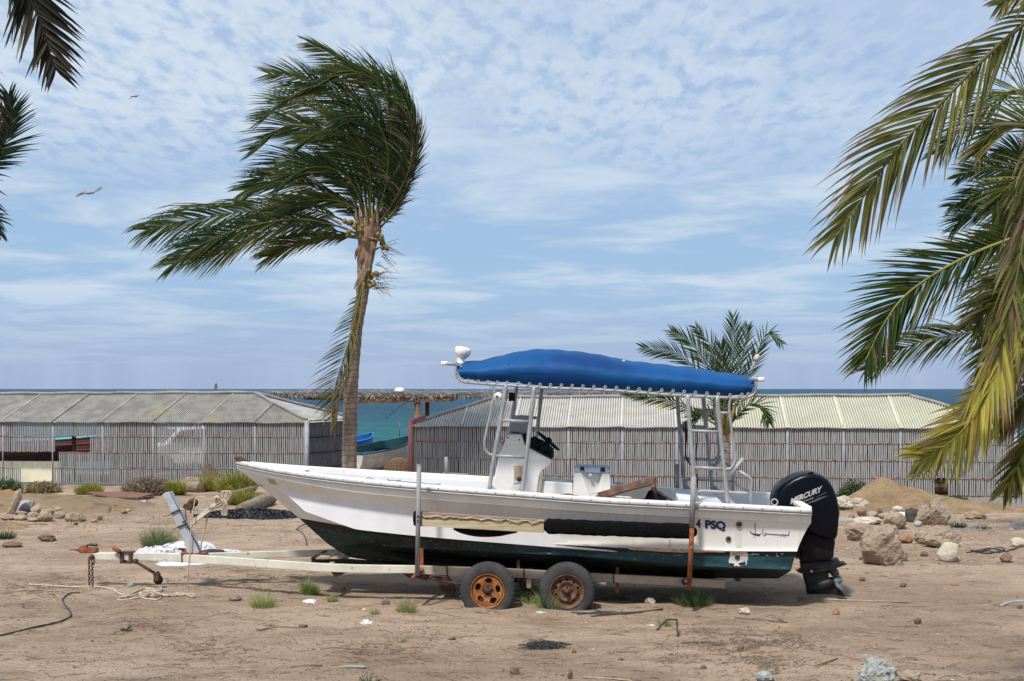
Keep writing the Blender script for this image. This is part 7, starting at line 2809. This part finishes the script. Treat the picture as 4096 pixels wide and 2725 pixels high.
heap('sand_heap', 'heap of reddish tan sand by the right shed wall', 'sand heap', 2095, 26.3, 2.9, 1.7, .10, 'mound', 4, lobes=((-.24, 0, .36, .50), (-.05, 0, .4, .40), (.18, -.05, .4, .27), (.5, -.15, .45, .16)), rough=.06, n=110)
heap('grey_grit_patch', 'low grey gravel spread at the right edge beyond the sand heap', 'gravel', 2300, 27.5, 2.6, 1.2, .10, 'gravel', 6, rough=.05, kind='stuff')
heap('ground_sheet', 'sand-coloured sheet spread over a low mound behind the left rock pile', 'tarpaulin', 118, 26.8, 2.9, 2.3, .24, 'tarp', 5, lobes=((.25, -.35, .5, .20), (-.5, .1, .5, .22)), rough=.04, n=100)
heap('dirt_heap', 'low pile of loose brown dirt at the left edge below the rocks', 'dirt heap', 10, 22.6, .75, .5, .10, 'mound', 7, rough=.06, n=40)
heap('shell_grit_heap', 'long low heap of black shell grit beside the palm log under the bow', 'grit heap', 585, 24.6, 1.50, .75, .18, 'charcoal', 8, rough=.03, n=80, kind='stuff')
r = random.Random(91)
m = MB()
cx = (585 - 1178.5) / 2696 * 24.6
for i in range(2600):
    a = r.uniform(0, 2 * PI)
    q = math.sqrt(r.random()) * .92
    x, y = cx + math.cos(a) * q * 1.38, 24.6 + math.sin(a) * q * .66
    z = gh(x, y) + .17 * max(0, 1 - (q * q * 1.3) ** .62) * .95
    s = r.uniform(.012, .034)
    n = Vector((r.gauss(0, 1), r.gauss(0, 1), r.gauss(0, 1))).normalized()
    u = n.orthogonal().normalized() * s
    w = n.cross(u)
    c = Vector((x, y, z + r.uniform(-.005, .02)))
    m.add([c + u, c + w, c - u * .8, c - w], [(0, 1, 2, 3)])
o = m.build('black_shells', MAT['charcoal'], fix=False)
tag(o, 'black shells and grit crumbs covering the long dark heap', 'grit', kind='stuff')
# edges of the spread sheet: rope-like folded hems
for lb, pts in (('rolled hem of the sand-coloured sheet running down to the right', [(1435, 520), (1500, 475), (1600, 440), (1720, 405)]), ('dark folded stick lying across the top of the sheet', [(1040, 270), (1120, 255), (1205, 232)])):
    o = MB().tube([p + Vector((0, 0, .05)) for p in glie(cL, pts, .02)], .03 if 'stick' in lb else .012, 6).build('folded_hem' if 'hem' in lb else 'stick', MAT['twig'] if 'stick' in lb else MAT['tarp'])
    tag(o, lb, 'hem' if 'hem' in lb else 'stick')
# orange sack
heap('jute_sack', 'crumpled orange-brown sacking at the left edge behind the leaning stone', 'sack', 22, 28.2, .75, .5, .28, 'bag', 9, rough=.12, n=40)
# red board and scraps under it
A = [cL(*p) for p in ((1180, 280), (1640, 276), (2080, 304), (1860, 360), (1500, 352), (1290, 312))]
P = [G(*a) + Vector((0, 0, .10)) for a in A]
o = MB().prism(P, [p - Vector((0, 0, .03)) for p in P]).build('red_board', MAT['red_board'])
tag(o, 'faded red-brown board lying flat beyond the left sheet', 'board')
o = MB().tube(glie(cL, [(1840, 362), (1980, 335), (2125, 308)], .06), .015, 6).build('stick', MAT['twig'])
tag(o, 'thin dark stick along the right edge of the red board', 'stick')
A = [cL(*p) for p in ((1390, 345), (1640, 370), (1840, 360), (1965, 365), (1960, 395), (1700, 398), (1520, 392))]
P = [G(*a) + Vector((0, 0, .03 + .03 * (i % 2))) for i, a in enumerate(A)]
m = MB().prism(P, [p - Vector((0, 0, .03)) for p in P])
o = m.build('plastic_scrap', MAT['slab'])
tag(o, 'torn grey and black plastic below the red board', 'plastic scrap')


# palm logs
def log(label, a, b, r0, r1, mat='log', lift=True):
    A_, B_ = GV(*a), GV(*b)
    A_.z += r0 * .85
    B_.z += r1 * .85
    t = thing('palm_log', label, 'log', A_, 'palm logs by the left shed')
    P = [A_.lerp(B_, i / 40) for i in range(41)]
    rs = [lerp(r0, r1, i / 40) * (1 + .05 * math.sin(i * 2.4) + .04 * noise.noise(P[i] * 4)) for i in range(41)]
    o = MB().tube(P, rs, 18).build('bark', MAT[mat], t)
    sharp(o, 40)
    e = B_ if B_.y < A_.y else A_
    MB().lathe([(0, .01), ((r1 if e is B_ else r0) * .93, .008), ((r1 if e is B_ else r0) * .95, 0)], e, (B_ - A_) if e is B_ else (A_ - B_), 18).build('cut_end', MAT['fibre'], t)


log('smooth grey palm log with its cut end beside the bow, above the black heap', (555, 1186), (622, 1160), .13, .15)
log('ribbed palm log lying left of the yellow grass, nearer of two', (392, 1128), (464, 1134), .14, .15)
log('ribbed palm log lying behind the nearer one at the shed wall', (405, 1114), (520, 1124), .13, .13)
tri = GV(482, 1122)
A = [Vector((tri.x - .30, tri.y, .05)), Vector((tri.x + .42, tri.y, .05)), Vector((tri.x + .22, tri.y + .1, .22)), Vector((tri.x - .05, tri.y + .12, .62)), Vector((tri.x - .18, tri.y + .1, .55))]
o = MB().prism(A, [p + Vector((0, .1, 0)) for p in A]).build('fallen_screen', MAT['twig'])
tag(o, 'dark torn piece of stick screen leaning on the left shed wall', 'screen')
rebase(o, (tri.x, tri.y, 0))


# white plastic heap with black grit
def crumple(label, xv, yv, wv_, hv_, mat, seed, depth=.6, amp=.5, name='plastic_sheet', sub=48, cat='plastic sheet'):
    c = GV(xv, yv)
    px_ = c.y / 2696
    W_, H_ = wv_ * px_ / 2, hv_ * px_
    c.y += W_ * depth * .5
    rows = []
    for i in range(sub + 1):
        row = []
        for j in range(sub + 1):
            u, v = i / sub * 2 - 1, j / sub * 2 - 1
            q = Vector((u * 2.6, v * 2.6, seed))
            edge = max(0, 1 - (abs(u) ** 2.5 + abs(v) ** 2.5))
            ridge_ = 1 - abs(noise.noise(q * 1.5)) * 2
            ridge2 = 1 - abs(noise.noise(q * 3.4 + Vector((3, 1, 2)))) * 2
            z = H_ * (edge ** .5) * (.35 + amp * max(0, ridge_) * .9 + .28 * max(0, ridge2))
            wob = 1 + .25 * noise.noise(Vector((math.atan2(v, u) * 1.5, seed, 0)))
            x = c.x + u * W_ * wob + .05 * noise.noise(q * 2)
            y = c.y + v * W_ * depth * wob
            row.append(Vector((x, y, gh(x, y) + z - .01)))
        rows.append(row)
    o = MB().grid(rows).build(name, MAT[mat], fix=False)
    rebase(o, (c.x, c.y, 0))
    return tag(o, label, cat)


crumple('crumpled white plastic sheet heaped left of the winch post foot', 362, 1284, 128, 30, 'plastic_white', 3, amp=.35)
crumple('white plastic folds directly behind the winch post foot', 430, 1264, 120, 20, 'plastic_white', 8, amp=.4)
crumple('white plastic trailing right of the winch post foot', 515, 1278, 90, 15, 'plastic_white', 12, amp=.4)
crumple('strip of white plastic showing below the drawbar', 425, 1300, 150, 8, 'plastic_white', 14, depth=.3)
crumple('black grit spilled in the white plastic left of the winch post', 408, 1281, 60, 20, 'charcoal', 15, name='spilled_grit', cat='grit')
crumple('black grit spilled in the white plastic right of the winch post', 486, 1281, 74, 17, 'charcoal', 16, name='spilled_grit', cat='grit')
for lb, x, y, w_, h_, sd_, mt in (('white plastic scrap on the sand between two grass tufts', 712, 1388, 32, 14, 21, 'litter_white'), ('white crumpled tissue in the middle foreground', 843, 1436, 20, 16, 22, 'litter_white'), ('small white scrap behind the trailer arm', 736, 1176 - 25, 16, 12, 23, 'litter_white'),
                              ('white scrap stuck at the foot of the front tyre', 1090, 1398, 36, 7, 24, 'litter_white'), ('white scrap on the sand left of the rear wheel weed', 1244, 1411, 16, 8, 25, 'litter_white'), ('small white scrap behind the bent black stick', 1412 + 84, 1365 + 75, 20, 6, 26, 'litter_white'),
                              ('pale blue scrap on the rubble by the motor', 1915, 1175, 36, 8, 27, 'bottle_blue'), ('white rag on the rubble behind the rounded brown rock', 2075, 1186, 30, 12, 28, 'litter_white'), ('grey rag among the stones right of the motor', 1945, 1198, 50, 12, 29, 'slab'),
                              ('white bag caught at the shed foot above the sheet', 388 - 10, 1130 - 6, 10, 20, 30, 'litter_white'), ('white scrap on the sand right of the bow', 737, 1258 - 110, 12, 10, 31, 'litter_white'),
                              ('pale strip of plastic in the right foreground', 1990, 1510, 46, 7, 33, 'slab'), ('white bit of litter behind the winch post rope', 742 - 5, 1255 - 115, 10, 8, 34, 'litter_white')):
    crumple(lb, x, y, w_, h_ * .7, mt, sd_, name='litter', sub=26, cat='litter', amp=.5)

# burnt drum with dry weed
c = GV(*K(1275, 1150))
dr = thing('burnt_drum', 'short blackened drum with dry weeds on top, beside the tall upright slab', 'drum', c)
k = c.y / 2696 * kz
MB().lathe([(55 * k, 0), (58 * k, 20 * k), (55 * k, 30 * k), (58 * k, 60 * k), (56 * k, 92 * k), (50 * k, 92 * k), (48 * k, 30 * k), (0, 30 * k)], c, (0, 0, 1), 24).build('drum_shell', simple('burnt_steel', (.03, .03, .032), (.07, .06, .055), 8, .8, .006), dr)
m = MB()
r = random.Random(5)
for i in range(260):
    a = r.uniform(0, 2 * PI)
    p = c + Vector((math.cos(a) * 40 * k * r.random(), math.sin(a) * 30 * k * r.random(), 85 * k))
    blade(m, p, (r.gauss(0.3, .8), r.gauss(0, .8), 1), r.uniform(.05, .18), .006, r.choice(DRY), .3, 2, Vector((r.gauss(0, 1), r.gauss(0, 1), .01)))
m.build('dry_weed', MAT['grass'], dr, fix=False)


# ================================================================ hoses, sticks, wires
def line_obj(name, label, cat, paths, r_, mat, lift=.01, cv=None, smooth=True):
    m = MB()
    for P in paths:
        Q = [GV(*p[:2]) + Vector((0, 0, lift + (p[2] if len(p) > 2 else 0))) for p in P]
        m.tube(catmull(Q, 7) if smooth else Q, r_, 7)
    return tag(m.build(name, MAT[mat]), label, cat)


line_obj('hose', 'black hose snaking out of the left edge of the foreground', 'hose', [[(-60, 1472), (0, 1465), (70, 1448), (125, 1436), (158, 1424), (162, 1410), (148, 1392), (145, 1380), (160, 1368), (184, 1366)]], .0105, 'hose')
line_obj('black_rod_bundle', 'bundle of thin black rods and hose in front of the rear wheel', 'rods', [[(1337, 1388, .03), (1355, 1400), (1385, 1410), (1450, 1412), (1525, 1405)], [(1315, 1412), (1380, 1414), (1460, 1412), (1525, 1404)], [(1360, 1421), (1400, 1417), (1480, 1412)], [(1330, 1415), (1400, 1410), (1440, 1416)]], .009, 'hose')
line_obj('bent_stick', 'thin black stick bent into a hook standing on the sand', 'stick', [[(1512, 1452), (1535, 1441, .06), (1558, 1458, .14)], [(1558, 1458, .14), (1560, 1466)]], .010, 'hose', smooth=False)
line_obj('hose', 'black hose loop coming out of the sand behind the bow', 'hose', [[(682, 1220), (700, 1215, .05), (735, 1205, .02)], [(682, 1220), (695, 1228), (704, 1242), (706, 1256)]], .012, 'hose')
line_obj('grey_pipe', 'curved blue-grey pipe end at the right edge of the foreground', 'pipe', [[(2303, 1397), (2325, 1389), (2360, 1386), (2420, 1385)]], .022, 'slab')
line_obj('long_stick', 'long pale stick lying behind the shadow of the motor', 'stick', [[(1835, 1377), (1880, 1381), (1960, 1384), (2093, 1388)]], .010, 'twig_pale', smooth=False)
line_obj('black_cable', 'tangled black cable right of the cream rock', 'cable', [[(2225, 1274), (2260, 1268), (2300, 1274), (2330, 1266), (2350, 1260)], [(2235, 1268), (2270, 1275), (2310, 1268), (2300, 1262), (2255, 1272)], [(2240, 1272), (2280, 1264), (2320, 1272)]], .012, 'black_net')
line_obj('stick', 'short dark stick across the sand in the right middle', 'stick', [[(1692, 1424), (1740, 1428), (1812, 1434)], [(1790, 1426), (1812, 1436)]], .007, 'twig')
line_obj('stick', 'thin stick pointing up to the right in the right foreground', 'stick', [[(1875, 1536), (1905, 1526), (1928, 1518)]], .007, 'twig')
line_obj('stick', 'pale stick near the bottom edge right of centre', 'stick', [[(1342, 1562), (1400, 1564), (1455, 1570)]], .007, 'twig_pale')
line_obj('stick', 'dark stick left of the leaf drift', 'stick', [[(1568, 1482), (1620, 1480), (1660, 1486)]], .009, 'twig')
line_obj('stick', 'thin stick lying left of the middle foreground husk', 'stick', [[(590, 1453), (640, 1446), (690, 1448)]], .007, 'twig')
line_obj('palm_rib', 'flat brown palm rib with a grey tip near the bottom centre', 'palm rib', [[(668, 1540), (700, 1536), (742, 1534)]], .014, 'husk')
line_obj('palm_rib', 'grey-blue flat rib left of the green seedling', 'palm rib', [[(782, 1539), (810, 1537), (842, 1538)]], .012, 'slab')
line_obj('long_stick', 'dark wet line of stick and weed across the sand above the drawbar', 'stick', [[(0, 1086 + 120), (60, 1208), (110, 1208)]], .008, 'twig')
# burnt wire heap
c = GV(1258, 1492)
m = MB()
r = random.Random(6)
for i in range(130):
    a = r.uniform(0, PI)
    p = c + Vector((r.gauss(-.02, .075), r.gauss(0, .05), r.uniform(.0, .05)))
    d = Vector((math.cos(a), math.sin(a) * .6, r.uniform(-.1, .15)))
    L = r.uniform(.05, .16)
    m.tube([p - d * L, p + Vector((0, 0, r.uniform(0, .03))), p + d * L], .0035, 4)
o = m.build('burnt_wire_heap', MAT['black_net'], fix=False)
tag(o, 'small heap of burnt black wire in the centre foreground', 'wire heap')

# ================================================================ loose crumbs over the sand
r = random.Random(101)


def crumbs(name, label, n, sz, mat, regions, seed, flat=.5, cat='crumbs'):
    r = random.Random(seed)
    m = MB()
    for i in range(n):
        reg = r.choice(regions)
        if len(reg) == 5 and reg[4] == 'g':
            xv, yv = r.gauss(reg[0], reg[2]), r.gauss(reg[1], reg[3])
        else:
            xv = r.uniform(reg[0], reg[2])
            yv = reg[1] + (reg[3] - reg[1]) * r.random()
        if yv < 1130:
            continue
        c = GV(xv, min(yv, 1640))
        if abs(c.x) > 16.5:
            continue
        s = sz * r.uniform(.4, 1.3) * (1 + (r.random() < .05) * 1.2)
        a = r.uniform(0, PI)
        u = Vector((math.cos(a), math.sin(a), 0)) * s
        w = Vector((-math.sin(a), math.cos(a), 0)) * s * r.uniform(.4, 1)
        h = Vector((0, 0, s * flat))
        c.z += .002
        m.add([c + u, c + w, c - u, c - w, c + h * r.uniform(.7, 1.4), c - h * .4], [(0, 1, 4), (1, 2, 4), (2, 3, 4), (3, 0, 4), (1, 0, 5), (2, 1, 5), (3, 2, 5), (0, 3, 5)])
    o = m.build(name, MAT[mat], fix=False)
    return tag(o, label, cat, kind='stuff')


ALL = [(-20, 1200, 2380, 1600), (-20, 1380, 2380, 1610), (-20, 1180, 2380, 1300)]
crumbs('sand_pebbles', 'tan pebbles and lumps strewn over all the sand', 7000, .008, 'husk_grey', ALL, 1, cat='pebbles')
crumbs('dark_crumbs', 'dark crumbs of bark and charcoal strewn over all the sand', 16000, .0085, 'twig', ALL, 2)
crumbs('pale_shells', 'pale bits of shell strewn over the sand', 900, .010, 'coral_pale', ALL, 3, .4, cat='shells')
crumbs('leaf_drift', 'drift of brown leaf litter in the right foreground', 2600, .013, 'twig', [(1690, 1470, 60, 18, 'g'), (1790, 1474, 40, 7, 'g'), (1740, 1500, 40, 12, 'g'), (1640, 1450, 30, 6, 'g'), (1770, 1530, 30, 8, 'g')], 4, .3, cat='leaf litter')
crumbs('leaf_drift', 'scattered leaf litter left of centre in the foreground', 1300, .011, 'twig', [(880, 1520, 60, 14, 'g'), (930, 1450, 50, 12, 'g'), (100, 1380, 90, 10, 'g'), (430, 1330, 40, 6, 'g'), (900, 1490, 80, 20, 'g')], 5, .3, cat='leaf litter')
crumbs('dark_litter', 'dark litter strewn in bands over the sand beyond and before the trailer', 5200, .012, 'twig', [(60, 1195, 700, 1225), (300, 1150, 460, 1210), (640, 1190, 780, 1250), (230, 1185, 460, 1205), (1950, 1240, 2350, 1300), (1500, 1480, 1900, 1530), (0, 1330, 600, 1360)], 6, .35, cat='leaf litter')
crumbs('rubble_bits', 'stone chips between the right-hand rocks', 1500, .026, 'coral', [(1920, 1170, 2330, 1230), (1920, 1195, 2340, 1290)], 7, .7, cat='stone chips')
crumbs('rubble_bits', 'stone chips around the left rock pile', 500, .024, 'coral', [(-10, 1190, 220, 1215)], 8, .7, cat='stone chips')
crumbs('grey_gravel', 'two patches of grey gravel on the right', 1500, .016, 'gravel', [(2190, 1208, 2260, 1222), (2325, 1205, 2360, 1218)], 9, .7, cat='gravel')
r = random.Random(102)
m = MB()
for i in range(1500):
    xv, yv = r.uniform(-10, 2370), r.uniform(1185, 1600)
    if r.random() < .35:
        xv, yv = r.choice([(60, 1360), (330, 1440), (640, 1340), (560, 1330), (850, 1500), (1720, 1480), (480, 1500), (150, 1340)])
        xv += r.gauss(0, 60)
        yv += r.gauss(0, 14)
    c = GV(xv, min(yv, 1640))
    a = r.gauss(0, .6)
    L = r.uniform(.02, .11) * (1 + 1.5 * (r.random() < .08))
    d = Vector((math.cos(a), math.sin(a), 0)) * L
    b = Vector((r.gauss(0, .012), r.gauss(0, .012), r.uniform(.004, .02)))
    c.z += .004
    m.tube([c - d, c + b, c + d], .0026, 4, cap=False)
o = m.build('twigs', MAT['twig'], fix=False)
tag(o, 'fine dry twigs strewn over all the sand', 'twigs', kind='stuff')

# ================================================================ birds
def bird(label, x, y, D, span, wings, mat='bird', tilt=0.5):
    c = V(x, y, D)
    t = thing('flying_bird', label, 'bird', c, 'birds in the sky')
    ax = Vector((1, .2, .12)).normalized()
    body = [c - ax * span * .20, c - ax * span * .12, c, c + ax * span * .12, c + ax * span * .19, c + ax * span * .24]
    MB().tube(body, [.02 * span, .05 * span, .075 * span, .06 * span, .035 * span, .006 * span], 10).build('body', MAT[mat], t)
    for w in wings:
        P = [c + Vector(q) * span for q in w]
        up = Vector((0, 0, .012 * span))
        m = MB().prism([p + up for p in P], [p - up for p in P])
        m.build('wing', MAT[mat], t)
    m = MB()
    A = [c - ax * span * .17 + Vector((0, .03, 0)) * span, c - ax * span * .17 - Vector((0, .03, 0)) * span, c - ax * span * .34 - Vector((0, .07, 0)) * span, c - ax * span * .34 + Vector((0, .07, 0)) * span]
    m.prism([p + Vector((0, 0, .006)) for p in A], [p - Vector((0, 0, .006)) for p in A])
    m.build('tail', MAT[mat], t)


bird('small brown bird gliding left of the tall palm crown', 311, 222, 30, .30,
     [[(.08, -.02, .02), (-.08, -.02, .0), (-.25, -.10, -.12), (-.48, -.15, -.30), (-.30, -.12, -.12), (-.02, -.05, .05)], [(.10, .02, .03), (-.05, .02, .03), (.0, .25, .12), (.22, .55, .22), (.28, .5, .22), (.18, .2, .10)]])
bird('dark bird with outspread wings lower left in the sky', 205, 444, 22, .46,
     [[(.07, 0, .02), (-.08, 0, .0), (-.28, -.05, -.08), (-.52, -.1, -.20), (-.44, -.1, -.08), (-.2, -.05, .03), (-.02, 0, .06)], [(.10, 0, .02), (-.05, 0, .02), (.15, .05, .04), (.34, .1, .20), (.48, .15, .28), (.46, .15, .18), (.28, .08, .06)]], 'slab')
